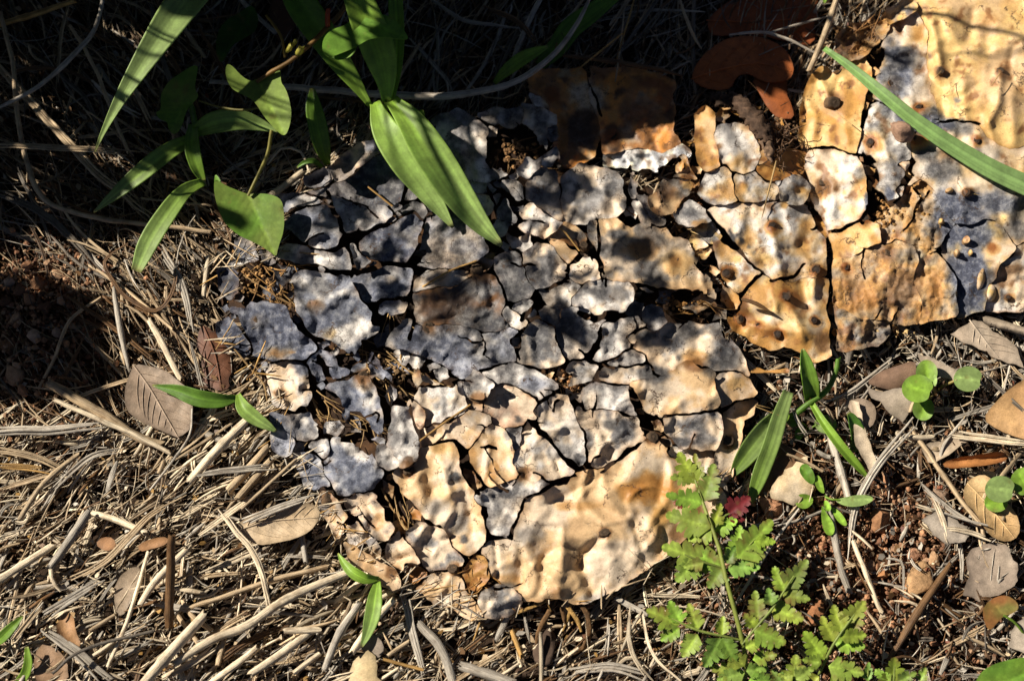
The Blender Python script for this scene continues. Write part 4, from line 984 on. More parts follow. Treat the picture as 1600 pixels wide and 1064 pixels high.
KNOB = [make_mesh('areole_knob', *(lambda L: (L[0], [L[1], L[2]], L[3]))(lathe([(1.05, -1.2, (.20, .12, .06)), (1.0, .2, (.14, .085, .045)), (.98, .6, (.10, .06, .035)), (.8, .78, (.13, .085, .05)), (.45, .62, (.075, .05, .03)), (.2, .72, (.12, .08, .05))], 14, None, .2, rs))) for _ in range(6)]
for m_ in KNOB + LOW: m_.materials.append(M_WOOD)
def areole(root, pad, x, y, rpx, kind, dz=1.0, tiltv=.42):
    me = rs.randint(6); me = (KNOB if kind == 'k' else LOW)[me]
    o = put('areole', me, None, root)
    r = rpx * S
    o.scale = (r, r * rs.uniform(.68, 1.1), r * (rs.uniform(.6, .8) if kind == 'k' else rs.uniform(.6, .9)))
    o.rotation_euler = (rs.uniform(-tiltv, tiltv), rs.uniform(-tiltv, tiltv), rs.uniform(0, 6.28))
    o.location = Vector(place(x, y, (surf(pad, x, y) + dz) * MM)) - root.location
    return o
for x, y, r, k in AREOLE['A']: areole(RA, 'A', x, y, r, k)
for x, y, r, k in AREOLE['B']: areole(RB, 'B', x, y, r * .9, k, .9)
for x, y, r, k in AREOLE['C']: areole(RC, 'C', x, y, r * .9, k, 1.2 if k == 'c' else .6)
for x, y, r, k in AREOLE['D']: areole(RD, 'D', x, y, r, k, .2)

# spines, loose fibres and the ragged network of veins
def px_line(pts_, n=None):
    a = np.array(pts_, float)
    C = spline(a, n or max(5, int(np.linalg.norm(np.diff(a[:, :2], axis=0), axis=1).sum() / 9)))
    return place(C[:, 0], C[:, 1], C[:, 2] * MM)
rsf = np.random.RandomState(12)
def tube_part(root, name, pts_, wpx, color, mat=None, sides=6, taper=(1, .3), th=None, nodes=0):
    C = px_line(pts_)
    V, Q, T, c = strand(C, wpx * S, (th or wpx) * S, sides, color, rsf, taper, nodes=nodes)
    return mesh_obj(name, V, [Q, T], mat or M_STRAW, root, c)
for root, x0, y0, z0, x1, y1, z1, w in [(RC,1563,114,29,1548,136,33,1.6),(RC,1470,112,29,1460,124,33,1.6),(RC,1305,175,25,1330,195,27,1.5),(RB,1213,252,24,1190,342,21,2.6),(RA,1180,635,18,1225,652,14,1.6),(RA,1180,632,18,1204,638,17,1.6),(RC,1505,300,25,1535,306,24,1.2)]:
    tube_part(root, 'spine', [(x0, y0, z0), ((x0 + x1) / 2, (y0 + y1) / 2, (z0 + z1) / 2 + .4), (x1, y1, z1)], w, c3(.45, .30, .12))
rfb = random.Random(21)
def fibre_net(root, pad, cx, cy, rx, ry, count, ang, zoff, spread=.6, color=(.42, .27, .11), L=(18, 60)):
    for i in range(count):
        x = cx + rfb.uniform(-rx, rx); y = cy + rfb.uniform(-ry, ry)
        a = ang + rfb.gauss(0, spread); Ln = rfb.uniform(*L); p = []
        z = surf(pad, x, y) + zoff + rfb.uniform(-1.5, 1.5)
        b = rfb.gauss(0, .25)
        for k in range(4):
            p.append((x, y, max(2, z + rfb.uniform(-.8, .8))))
            x += Ln / 3 * math.cos(a); y += Ln / 3 * math.sin(a); a += b + rfb.gauss(0, .18)
        k = rfb.uniform(.6, 1.25)
        yield p, rfb.uniform(1.1, 2.6), np.array(color) * k
for args in [(RA,'A',600,575,35,30,26,.7,-3.5),(RA,'A',500,640,25,30,16,1.1,-4),(RA,'A',560,670,35,30,18,1.0,-4),(RA,'A',420,430,50,30,34,.7,-1.5,.5,(.40,.22,.07)),(RA,'A',625,790,20,45,14,1.2,-2.5),(RA,'A',455,450,20,20,10,.7,-2),(RA,'A',545,530,25,30,8,.8,-4),(RA,'A',610,480,20,30,8,1.2,-3),(RA,'A',800,250,35,25,12,.9,-5,.9,(.30,.17,.06)),(RA,'A',870,590,25,20,10,.3,-4,.9),(RA,'A',745,900,22,30,18,1.2,-1,.9,(.40,.20,.05)),(RA,'A',1060,480,40,12,10,.4,-3,.5,(.35,.18,.05)),(RA,'A',960,350,20,30,6,1.,-1,.9,(.2,.1,.04)),(RB,'B',1110,440,20,40,8,1.1,-6,.6,(.2,.09,.03)),(RC,'C',1430,340,40,40,24,-.7,-3.5,.6,(.36,.18,.05)),(RC,'C',1345,65,35,30,22,-.8,0,.5,(.35,.18,.06))]:
    for p, w, c in fibre_net(*args):
        tube_part(args[0], 'fibre', p, w, c, sides=5)
# the longer veins that hang across the torn parts
for p, w in [([(500,556,16),(545,580,15),(600,610,13),(660,640,14),(700,660,18)],2.6),([(600,545,17),(640,580,16),(690,600,16),(705,604,18)],3.2),([(596,762,14),(610,790,12),(635,830,12),(640,842,14)],3.4),([(614,760,13),(622,800,12),(640,836,13)],2.6),([(487,620,14),(505,660,10),(525,690,11),(560,705,16)],3.4),([(366,545,12),(395,580,10),(412,600,12),(418,630,9)],4.0),([(560,545,15),(600,560,15),(640,575,14),(690,600,16)],2.2),([(440,392,15),(480,396,16),(545,402,16),(590,410,15)],2.6),([(380,430,14),(420,455,13),(470,485,14),(500,500,15)],2.4),([(580,640,13),(600,665,11),(620,700,12)],3.0),([(520,600,15),(545,588,15),(570,575,14)],2.8),([(590,585,14),(620,605,12),(660,625,14)],2.6)]:
    tube_part(RA, 'vein', p, w, c3(.46, .30, .13) * rfb.uniform(.7, 1.1), sides=6, taper=(.8, .4))

# crumbled brown tissue caught among the torn flakes
for root, pad, x0, y0, rx, ry, cnt, cc in [(RA,'A',395,425,46,40,130,c3(.36,.20,.075)),(RA,'A',440,400,40,14,50,c3(.34,.18,.07)),(RA,'A',470,470,22,26,40,c3(.30,.17,.07)),(RA,'A',800,240,36,30,60,c3(.28,.15,.06)),(RA,'A',890,600,20,14,40,c3(.30,.15,.06)),(RA,'A',605,580,30,26,50,c3(.34,.21,.10)),(RA,'A',745,900,18,30,50,c3(.42,.22,.07)),(RB,'B',1080,310,20,12,60,c3(.34,.15,.06)),(RB,'B',1215,215,30,30,90,c3(.16,.09,.045)),(RC,'C',1430,345,36,36,90,c3(.46,.26,.09)),(RC,'C',1340,70,34,30,80,c3(.30,.16,.06)),(RC,'C',1370,515,44,16,90,c3(.50,.34,.15)),(RA,'A',1060,475,50,12,50,c3(.40,.20,.06)),(RC,'C',1375,335,14,30,40,c3(.38,.2,.07))]:
    pile_ = Pile()
    for i in range(cnt):
        x, y = rfb.gauss(x0, rx * .55), rfb.gauss(y0, ry * .55); r = rfb.uniform(1.5, 5.2)
        n = 6; a = rfb.uniform(0, 6.28)
        q = np.array([[math.cos(a + k) * r * rfb.uniform(.6, 1.2), math.sin(a + k) * r * rfb.uniform(.5, 1.1), rfb.uniform(-.3, .3) * r] for k in range(n)] + [[0, 0, r * rfb.uniform(.4, .8)], [0, 0, -r * .5]]) * S
        T_ = np.array([(6, k, (k + 1) % n) for k in range(n)] + [(7, (k + 1) % n, k) for k in range(n)])
        pile_.add(q + place(x, y, (surf(pad, x, y) - rfb.uniform(.5, 4.5)) * MM), None, T_, np.repeat((cc * rfb.uniform(.4, 1.3))[None], 8, 0))
    tag(pile_.build('crumbs', M_WOOD, root, smooth=False), kind='stuff')

# woody stub and its dark fibre tuft
def lump_tube(root, name, pts_, wpx, color, th=None, n=26, sides=16, rings=.05, rough=.62, seed=0):
    C = px_line(pts_, n); V, Q, T, c = strand(C, wpx * S, (th or wpx * .8) * S, sides, color, np.random.RandomState(seed), (.7, .6), streak=.3)
    k = 1 + rough * fbm(V * 420 + seed, 3) * 2
    cc = np.concatenate([np.repeat(C, sides, 0), np.repeat(C[:1], sides, 0), np.repeat(C[-1:], sides, 0), C[:1], C[-1:]])
    ring = np.ones(len(V)); ring[:len(C) * sides] = 1 + rings * np.sin(np.arange(len(C) * sides) // sides * 2.4)
    V = cc + (V - cc) * (k * ring)[:, None]
    return mesh_obj(name, V, [Q, T], M_WOOD, root, np.concatenate([np.clip(c[:, :3] * (.4 + 1.1 * (k - .5))[:, None], 0, 1), c[:, 3:]], 1))
lump_tube(RB, 'woody_stub', [(1140,152,10),(1165,172,18),(1185,195,22),(1200,222,22)], 30, c3(.085, .05, .03), seed=3)
lump_tube(RB, 'woody_stub', [(1108,150,8),(1130,158,12),(1150,165,12)], 22, c3(.05, .03, .018), seed=5)
lump_tube(RB, 'woody_stub', [(1188,200,18),(1200,230,22),(1205,248,20)], 18, c3(.16, .10, .06), seed=6)
for i in range(70):
    a = rfb.uniform(0, 6.28); x = 1218 + rfb.gauss(0, 10); y = 222 + rfb.gauss(0, 16); Ln = rfb.uniform(10, 26)
    tube_part(RB, 'fibre', [(x, y, 18), (x + Ln * .5 * math.cos(a), y + Ln * .5 * math.sin(a), 20 + rfb.uniform(-2, 3)), (x + Ln * math.cos(a), y + Ln * math.sin(a), 19 + rfb.uniform(-4, 3))], rfb.uniform(1.2, 2.4), c3(.10, .055, .028) * rfb.uniform(.5, 1.6), sides=4)

# ------------------------------------------------------------------ straw and stems of the litter, traced from the photograph
LBL = {
 'll': 'lying in the straw heap below the flaking pad', 'ul': 'in the shaded dead grass beside the reddish clod', 'tp': 'in the shade above the flaking pad', 'rt': 'on the stony soil beside the lobed green plant',
}
KIND = {'r': ('dry_straw', 'round hollow straw stem', 'straw'), 'f': ('grass_strip', 'flat dry grass blade', 'dry grass'), 't': ('twig', 'thin dry twig', 'twig')}
TONE = {'pale': 'pale cream', 'tan': 'tan', 'grey': 'weathered grey', 'dgry': 'dark grey', 'brn': 'dark brown', 'ytan': 'yellow-brown', 'red': 'reddish brown'}
rst = np.random.RandomState(31)
rl = random.Random(8)
LANDMARK = [(240,625,'the brown broken oval leaf'),(440,820,'the pale tan oval leaf'),(266,905,'the upright brown stub'),(580,950,'the two-bladed seedling'),(60,480,'the reddish clod heap'),(100,985,'the small folded orange leaf'),(850,1010,'the dark root clod'),(1455,605,'the four round green leaves'),(1432,905,'the largest lumpy clod'),(1300,780,'the toothed green seedling'),(1560,790,'the golden tan leaf'),(1120,930,'the feathery lobed plant'),(170,200,'the arching green blade'),(390,340,'the heart-shaped vine leaf'),(700,90,'the long curved grey stem'),(1160,60,'the two orange-brown leaves'),(80,670,'the broad split grey blade'),(1540,540,'the torn grey-tan leaf'),(1270,640,'the flat-bladed grass clump'),(960,100,'the rusty pad scrap'),(350,560,'the crumpled reddish leaf'),(1560,950,'the red-tinged leaf'),(250,1010,'the cut thick straw stem'),(690,1030,'the cream husk')]
def near_what(x, y):
    return min(LANDMARK, key=lambda q: (q[0] - x) ** 2 + (q[1] - y) ** 2)[2]
def straw_thing(pts_, w, k, tone, zone, label=None, group=None, seg=None, taper=None):
    nm, what, cat = KIND[k]
    C = px_line(pts_, seg)
    L = np.linalg.norm(np.diff(C, axis=0), axis=1).sum()
    C = C + (fbm(C * 70 + rl.random() * 40, 2)[:, None] * np.array([.0006, .0006, .0004])) * min(1, L / .05)
    color = PAL[tone] * rst.uniform(.85, 1.15)
    th = w if k != 'f' else max(.9, w * .17)
    if k == 'f' and w > 6.5 and len(C) > 6:
        V, Q, T, c = frayed(C, w * S, th * S, 7, color, rst, 3 if w > 9 else 2, taper=(.5, .3), streak=.26)
    else: V, Q, T, c = strand(C, w * S, th * S, 10 if w > 7 else 7, color, rst, taper or ((.85, .85) if k == 'r' else (.5, .3)), twist=rst.uniform(-.9, .9) if k == 'f' else 0, nodes=1 if k == 'r' and L > .03 else 0, streak=.26, phase=rst.uniform(-.5, .5))
    o = mesh_obj(nm, V, [Q, T], M_STRAW, None, c)
    m = np.array(pts_, float).mean(0)
    lb = label or f"{'long' if L > .033 else 'short'} {'broad' if w > 8.5 else 'thin'} {TONE[tone]} {what} near {near_what(m[0], m[1])}"
    return tag(o, lb, cat, group or lb)

TR = [  # points (x, y, z mm), width px, kind, tone, zone
 ([(0,20,22),(20,100,20),(30,200,18),(60,300,14),(110,330,12),(180,345,12),(330,362,10)],9,'r','tan','ul','long bent tan straw curving down past the reddish clod'),
 ([(-30,226,16),(120,232,16),(225,243,14)],12,'f','tan','ul'),([(-40,60,10),(40,150,12),(100,215,12),(150,270,12),(190,300,12),(245,342,10)],14,'f','tan','ul'),
 ([(165,-30,30),(150,40,28),(120,80,26),(60,135,24),(-20,178,22)],9,'t','grey','ul','forked grey twig arching over the shaded dead grass'),([(-20,45,16),(55,22,18),(115,2,16)],10,'r','ytan','ul'),([(105,10,20),(95,60,20),(90,140,16)],7,'f','tan','ul'),
 ([(110,40,12),(145,100,12),(165,150,12),(200,240,10)],7,'r','tan','ul'),([(200,120,14),(240,200,12)],9,'f','tan','ul'),([(125,42,8),(195,78,8)],9,'f','brn','ul'),([(-30,290,9),(60,330,10),(110,370,9),(155,425,7)],14,'f','dgry','ul'),
 ([(200,380,12),(165,405,12),(170,430,11),(200,465,10),(240,485,10),(265,465,11),(275,420,12),(262,385,12)],7,'f','brn','ul','brown grass blade curled into a loop near the reddish clod'),
 ([(326,400,8),(318,462,7)],9,'r','pale','ul'),([(250,385,9),(285,450,9),(300,520,8)],13,'f','grey','ul'),([(178,450,10),(185,500,10),(202,582,9)],10,'t','grey','ul','mottled grey stick leaning on the brown oval leaf'),([(233,500,12),(255,540,12),(282,592,10)],10,'r','pale','ul'),
 ([(158,465,8),(110,500,9),(85,560,8),(62,604,6)],6,'r','tan','ul'),([(60,90,8),(130,150,8),(170,230,7)],8,'f','dgry','ul'),([(20,250,7),(60,330,7),(80,380,6)],7,'f','dgry','ul'),([(310,40,9),(360,130,9),(400,200,7)],8,'f','brn','ul'),([(250,60,9),(300,150,9),(330,230,7)],9,'f','brn','ul'),([(270,20,7),(320,90,7)],7,'r','tan','ul'),([(335,330,7),(400,380,7)],7,'f','brn','ul'),([(220,310,8),(330,322,8)],4,'r','tan','ul'),
 ([(330,280,10),(370,300,10),(345,355,9)],4,'t','brn','ul'),([(300,250,7),(325,300,6)],9,'f','tan','ul'),
 ([(76,598,13),(150,640,13),(215,682,11),(250,694,9)],16,'r','tan','ll','thick tan straw pointing at the brown oval leaf'),([(85,625,15),(130,645,15),(200,675,14),(266,706,11)],8,'r','pale','ll'),([(-20,673,14),(80,671,14),(165,664,13)],17,'f','grey','ll','broad weathered grey grass blade with split fibres'),
 ([(-15,728,10),(40,730,10),(85,735,9)],11,'f','ytan','ll'),([(-20,700,8),(60,716,9),(110,738,8)],12,'f','tan','ll'),([(85,762,12),(120,730,13),(150,710,13),(205,703,11)],11,'f','grey','ll'),([(167,767,10),(183,720,11)],9,'f','grey','ll'),([(30,812,10),(60,765,12),(90,735,12),(122,710,11)],9,'r','tan','ll'),
 ([(300,640,17),(296,680,17),(270,720,15),(235,765,11)],4,'r','grey','ll'),([(384,658,16),(340,702,14),(296,752,11)],14,'r','pale','ll','thick pale straw stem beneath the short green seedling'),([(78,888,12),(105,850,12),(137,802,12)],15,'r','grey','ll'),([(-15,915,10),(40,880,11),(82,853,10)],13,'r','pale','ll'),([(70,962,14),(110,935,15),(162,903,14)],15,'f','grey','ll'),
 ([(103,910,11),(160,880,13),(200,840,13),(240,800,12),(292,773,11)],11,'f','tan','ll'),([(168,1042,12),(195,980,14),(215,920,14),(231,864,12)],6,'r','pale','ll'),([(220,942,13),(245,905,14),(292,858,11)],12,'r','pale','ll'),([(264,980,10),(266,900,22),(268,838,34)],14,'r','brn','ll','brown straw stub sticking up out of the pale straw heap'),
 ([(222,1070,15),(270,1015,16),(320,960,15)],16,'r','pale','ll','thick pale straw stem with a cleanly cut end'),([(66,982,9),(120,1020,10),(170,1066,9)],18,'f','grey','ll'),([(82,1052,17),(130,1015,17),(242,985,15)],6,'r','dgry','ll'),([(272,1037,12),(330,1000,13),(390,975,14),(450,935,14),(547,893,13)],14,'r','pale','ll','longest pale straw stem running up to the short green blades'),
 ([(298,948,11),(370,925,12),(430,905,12),(512,884,11)],9,'r','tan','ll'),([(342,795,15),(370,830,17),(400,870,17),(415,920,16),(426,972,14)],10,'f','pale','ll','pale bent grass blade crossing the tan oval leaf'),([(308,742,14),(360,735,14),(432,728,12)],11,'f','grey','ll'),([(380,817,15),(430,795,16),(492,773,14)],13,'f','grey','ll'),
 ([(355,768,10),(400,720,11),(418,698,10)],13,'r','tan','ll'),([(372,778,10),(424,718,10)],12,'r','tan','ll'),([(378,795,12),(462,718,13)],6,'r','tan','ll'),([(312,897,11),(390,865,13),(422,848,12)],10,'f','pale','ll'),([(325,1070,11),(380,1030,11),(402,1012,10)],11,'r','pale','ll'),([(392,1052,11),(440,1020,12),(485,987,11)],12,'r','pale','ll'),
 ([(508,1044,10),(530,990,12),(562,942,12)],13,'r','grey','ll'),([(655,975,6),(690,1015,8),(712,1075,9)],14,'r','grey','ll'),([(722,1040,9),(800,1066,10)],16,'r','grey','ll'),([(632,928,5),(645,990,8),(668,1070,8)],13,'f','grey','ll'),([(600,1030,8),(660,1046,8)],6,'r','ytan','ll'),([(460,1050,9),(500,1020,9)],8,'r','pale','ll'),
 ([(445,985,13),(500,984,12)],11,'r','pale','ll'),([(330,985,10),(300,962,10),(285,940,8)],8,'r','tan','ll'),([(140,985,9),(180,960,10)],7,'r','tan','ll'),([(350,1000,9),(340,1040,9)],9,'r','tan','ll'),([(20,1000,8),(70,940,9)],10,'f','tan','ll'),([(470,830,8),(478,880,8)],9,'r','grey','ll'),
 ([(985,948,8),(983,1000,9),(1000,1040,9),(1024,1070,8)],7,'f','pale','ll'),([(1003,955,9),(1020,1020,10),(1066,1066,9)],6,'f','pale','ll'),([(890,1048,7),(960,1042,8),(1014,1058,7)],17,'f','grey','ll'),([(962,934,6),(1014,962,6)],10,'f','grey','ll'),([(820,965,5),(828,1005,5)],7,'f','grey','ll'),([(775,1000,6),(800,950,6)],12,'f','grey','ll'),([(800,985,7),(815,1025,7)],9,'r','ytan','ll'),([(790,1050,6),(775,1010,6)],12,'f','tan','ll'),([(740,1000,6),(752,965,10)],3,'r','ytan','ll'),
 ([(330,128,17),(500,140,18),(640,150,19),(720,148,19),(800,130,20),(860,90,22),(900,40,23),(930,-20,22)],13,'t','grey','tp','long curved grey stem running past the rusty pad scrap'),([(880,88,14),(950,95,14),(1030,110,14),(1065,119,12)],9,'t','brn','tp'),([(660,-10,14),(720,30,14),(760,38,14),(812,45,13)],8,'t','grey','tp'),([(755,12,12),(810,35,13),(842,72,12)],9,'f','brn','tp'),
 ([(893,117,14),(972,53,18)],3,'r','ytan','tp','thin orange needle touching the rusty pad scrap'),([(963,95,13),(992,-4,18)],3,'r','ytan','tp'),([(1264,112,16),(1290,50,20),(1314,-20,22)],11,'r','tan','tp','tan stem standing beside the two orange-brown leaves'),([(1140,55,16),(1200,52,16),(1282,86,14)],6,'t','grey','tp','forked grey twig lying across the two orange-brown leaves'),([(1200,52,16),(1296,25,15)],5,'t','grey','tp'),([(1062,0,12),(1080,50,12),(1096,78,10)],6,'t','tan','tp'),
 ([(480,150,9),(560,158,10),(660,160,9)],7,'t','brn','tp'),([(640,60,9),(700,130,9),(690,170,7)],9,'f','grey','tp'),([(1035,118,12),(1080,95,13)],3,'t','grey','tp'),([(820,30,9),(780,110,9)],9,'f','dgry','tp'),([(990,20,8),(940,90,8)],11,'f','dgry','tp'),
 ([(1392,563,9),(1330,612,10),(1288,632,8)],9,'f','grey','rt'),([(1432,656,15),(1370,730,15),(1335,800,11),(1325,885,8)],13,'f','grey','rt','broad grey grass blade bent over the stony soil'),([(1424,670,11),(1480,750,11),(1533,822,9)],8,'r','tan','rt'),([(1438,758,10),(1490,800,10),(1544,832,8)],8,'f','grey','rt'),([(1488,680,14),(1620,694,14)],15,'f','pale','rt','pale flat straw lying on the tan leaf edge'),([(1505,655,11),(1472,700,11),(1468,745,9)],6,'f','grey','rt'),
 ([(1484,882,11),(1432,960,12),(1405,1005,10),(1385,1035,8)],15,'t','brn','rt','rough dark brown twig between the big clod and the lobed plant'),([(1333,845,10),(1355,900,9),(1377,955,6)],9,'r','pale','rt'),([(1296,790,9),(1310,870,9),(1327,925,7)],11,'r','grey','rt'),([(1248,795,14),(1200,860,12),(1138,962,8)],6,'t','grey','rt','thin grey twig behind the lobed green leaflets'),([(1130,893,8),(1130,962,6)],7,'f','grey','rt'),([(1385,872,9),(1410,880,10),(1412,932,7)],5,'f','grey','rt'),([(1398,938,8),(1430,943,9),(1442,964,7)],5,'f','pale','rt'),
 ([(1525,820,9),(1540,880,9),(1572,932,7)],5,'t','tan','rt'),([(1475,1012,8),(1545,978,9)],11,'f','tan','rt'),([(1298,685,8),(1318,750,9),(1332,796,8)],13,'r','grey','rt'),([(1470,1052,8),(1488,1010,9)],9,'f','grey','rt'),([(1352,950,7),(1400,1020,7)],6,'t','tan','rt'),([(1290,705,8),(1310,660,8)],7,'f','dgry','rt'),([(1435,745,8),(1440,690,9)],9,'f','grey','rt'),([(1400,580,7),(1460,560,8)],6,'f','grey','rt'),([(1470,660,8),(1600,620,8)],8,'f','grey','rt'),([(1560,925,8),(1600,890,8)],10,'t','dgry','rt'),([(1540,860,8),(1530,800,8)],7,'t','tan','rt'),([(1410,640,9),(1500,640,9)],9,'f','tan','rt'),([(1200,690,7),(1240,640,7)],6,'f','dgry','rt'),
 ([(655,689,24),(695,660,24),(735,632,24)],3.4,'r','ytan','ll','yellow dry needle lying on the tan part of the flaking pad'),([(655,452,23),(700,425,24),(745,408,24)],3.6,'r','ytan','tp','yellow dry needle on the dark stained middle of the flaking pad'),([(575,292,19),(600,312,19),(625,332,19)],3.2,'r','ytan','tp','short orange needle on the grey flakes under the broad green blades'),
 ([(1158,468,21),(1180,474,22),(1204,487,21)],7,'t','brn','rt','short brown twig lying on the cream cactus pad'),([(905,392,21),(880,360,23),(858,350,22)],3,'r','ytan','tp'),
]
for t in TR:
    up = 3.0 if t[4] in ('ll', 'ul') and t[0][0][2] < 20 else 0
    straw_thing([(q[0], q[1], q[2] + up) for q in t[0]], t[1], t[2], t[3], t[4], t[5] if len(t) > 5 else None, group='traced straws' if False else None)

# ------------------------------------------------------------------ the rest of the litter
def zone_of(x, y):
    if y < 190 and x > 330: return 'tp'
    if x < 360 and y < 640: return 'ul'
    if x > 1100 and y > 470: return 'rt'
    return 'll'
TONES = {'ll': (['pale', 'pale', 'pale', 'tan', 'tan', 'grey', 'grey', 'brn'], None), 'ul': (['tan', 'dgry', 'brn', 'tan', 'brn', 'tan', 'grey'], None), 'tp': (['dgry', 'brn', 'tan', 'grey'], None), 'rt': (['grey', 'tan', 'pale', 'dgry', 'brn', 'grey'], None)}
def angle_of(z, rr):
    if z == 'll': return rr.gauss(.62, .42) if rr.random() < .75 else rr.uniform(0, math.pi)
    if z == 'ul': return rr.gauss(-.85, .4) if rr.random() < .7 else rr.uniform(0, math.pi)
    if z == 'tp': return rr.gauss(1.05, .35) if rr.random() < .7 else rr.uniform(0, math.pi)
    return rr.uniform(0, math.pi)
def gravel_zone(x, y):
    return math.exp(-(((x - 1300) / 190) ** 2 + ((y - 900) / 165) ** 2)) + math.exp(-(((x - 40) / 90) ** 2 + ((y - 500) / 100) ** 2)) + .85 * math.exp(-(((x - 890) / 110) ** 2 + ((y - 985) / 50) ** 2))
def random_strand(rr, big, margin=260):
    while True:
        x = rr.uniform(-margin, 1600 + margin); y = rr.uniform(-margin, 1064 + margin)
        if big and (x < 5 or x > 1595 or y < 5 or y > 1059): continue
        d = pdep(x, y)
        if d > 8: continue
        z = zone_of(x, y)
        if rr.random() < gravel_zone(x, y) * (.95 if big else .72): continue
        break
    a = angle_of(z, rr)
    L = rr.uniform(55, 150) if big else rr.choice([rr.uniform(14, 45), rr.uniform(30, 110)])
    if z == 'tp' or z == 'ul': L *= 1.35
    if z == 'rt': L *= .75
    w = rr.uniform(4.5, 12) if big else rr.choice([rr.uniform(1.2, 3), rr.uniform(2, 5), rr.uniform(3, 9)])
    if z in ('ul', 'tp'): w *= .75
    k = rr.choice('rffff' if big else 'rffffft')
    near = d > -55
    h = rr.uniform(2, 5.5) if near else (rr.uniform(5, 13) if big else rr.uniform(.5, 10.5))
    sl = rr.gauss(0, .05 if near else .10)
    bend = rr.gauss(0, .16 if z in ('ul', 'tp') else .07) if rr.random() < .85 else rr.gauss(0, .35)
    p = []
    for q in (-1, -.4, .3, 1):
        aa = a + bend * q
        p.append((x + q * L / 2 * math.cos(aa), y - q * L / 2 * math.sin(aa), max(.6, h + sl * q * L / 2 * .34 + rr.uniform(-.6, .6))))
    if near:
        dd = [pdep(q[0], q[1]) for q in p]
        p = [(q[0], q[1], min(q[2], 4.5) if e > -25 else q[2]) for q, e in zip(p, dd)]
    return p, w, k, rr.choice(TONES[z][0]), z
rr = random.Random(101)
for i in range(175):
    p, w, k, tone, z = random_strand(rr, True)
    straw_thing(p, w, k, tone, z, seg=9)

pile = Pile()
rr = random.Random(55); rsp = np.random.RandomState(56)
for i in range(16000):
    p, w, k, tone, z = random_strand(rr, False)
    C = px_line(p, 7)
    color = PAL[tone] * rsp.uniform(.6, 1.2)
    th = w if k != 'f' else max(.8, w * .25)
    if k == 'f' and w > 5: pile.add(*frayed(C, w * S, th * S, 5, color, rsp, 2, taper=(.5, .3), streak=.3))
    else: pile.add(*strand(C, w * S, th * S, 5, color, rsp, (.8, .7) if k == 'r' else (.4, .2), twist=rsp.uniform(-1.5, 1.5) if k == 'f' else 0, streak=.3, phase=rsp.uniform(-.8, .8)))
for i in range(6500):                      # shredded fibres
    p, w, k, tone, z = random_strand(rr, False)
    C = px_line(p, 6)
    pile.add(*strand(C, rsp.uniform(.7, 1.7) * S, .8 * S, 4, PAL[tone] * rsp.uniform(.8, 1.35), rsp, (.5, .3), streak=.2))
nrim = 0
while nrim < 150:                          # loose bits lying over the rim of the large pad
    x, y = rr.uniform(330, 1150), rr.uniform(380, 975)
    d = dist_poly(np.array([x]), np.array([y]), PAD_A)[0]
    if d > 22 or (x > 1000 and y < 700) or (x > 760 and rr.random() < .7): continue
    a = angle_of('ll', rr); L = rr.uniform(14, 60); p = []
    for q in (-1, -.3, .4, 1):
        X, Y = x + q * L / 2 * math.cos(a), y - q * L / 2 * math.sin(a)
        zz = float(base_A(np.array([X]), np.array([Y]))[0]) + 3.2 if pdep(X, Y) > -6 else 12.0
        p.append((X, Y, zz + rr.uniform(-.4, .8)))
    pile.add(*strand(px_line(p, 7), rr.uniform(1.0, 3.6) * S, rr.uniform(.9, 1.6) * S, 5, PAL[rr.choice(['pale', 'tan', 'grey', 'ytan'])], rsp, (.6, .4), streak=.25)); nrim += 1
tag(pile.build('straw_litter', M_STRAW), 'tangle of short dry straw bits and grass blades covering the ground', 'straw', kind='stuff')

# chaff: torn little flat scraps
pile = Pile()
rr = random.Random(66)
for i in range(9000):
    while True:
        x = rr.uniform(-240, 1840); y = rr.uniform(-240, 1300)
        d = pdep(x, y)
        if d < 4: break
    z = zone_of(x, y)
    n = rr.choice([4, 5, 6]); r = rr.uniform(2.0, 7.5) if z != 'tp' else rr.uniform(2, 5); e = rr.uniform(.3, .8); a = angle_of(z, rr)
    h = rr.uniform(.8, 8) if d < -40 else rr.uniform(.8, 4)
    tx, ty = rr.gauss(0, .3), rr.gauss(0, .3)
    V = []
    for q in range(n):
        b = q / n * 6.283 + rr.uniform(-.3, .3)
        u, v = r * math.cos(b) * rr.uniform(.7, 1.2), r * e * math.sin(b)
        dx, dy = u * math.cos(a) - v * math.sin(a), -(u * math.sin(a) + v * math.cos(a))
        V.append((x + dx, y + dy, max(.4, h + (tx * dx + ty * dy) * .34)))
    V = np.array(V); P_ = place(V[:, 0], V[:, 1], V[:, 2] * MM)
    lo = P_ - np.array([0, 0, .0005])
    T = np.array([(0, q + 1, q) for q in range(1, n - 1)] + [(n, n + q, n + q + 1) for q in range(1, n - 1)])
    Q = np.array([(q, (q + 1) % n, n + (q + 1) % n, n + q) for q in range(n)])
    tone = rr.choice(TONES[z][0] + ['brn', 'red']) if z != 'll' else rr.choice(['pale', 'tan', 'tan', 'brn', 'grey', 'ytan', 'pale'])
    pile.add(np.concatenate([P_, lo]), Q, T, np.repeat((PAL[tone] * rr.uniform(.55, 1.2))[None], 2 * n, 0))
tag(pile.build('plant_scraps', M_STRAW, smooth=False), 'torn brown and cream plant scraps scattered through the straw', 'plant litter', kind='stuff')

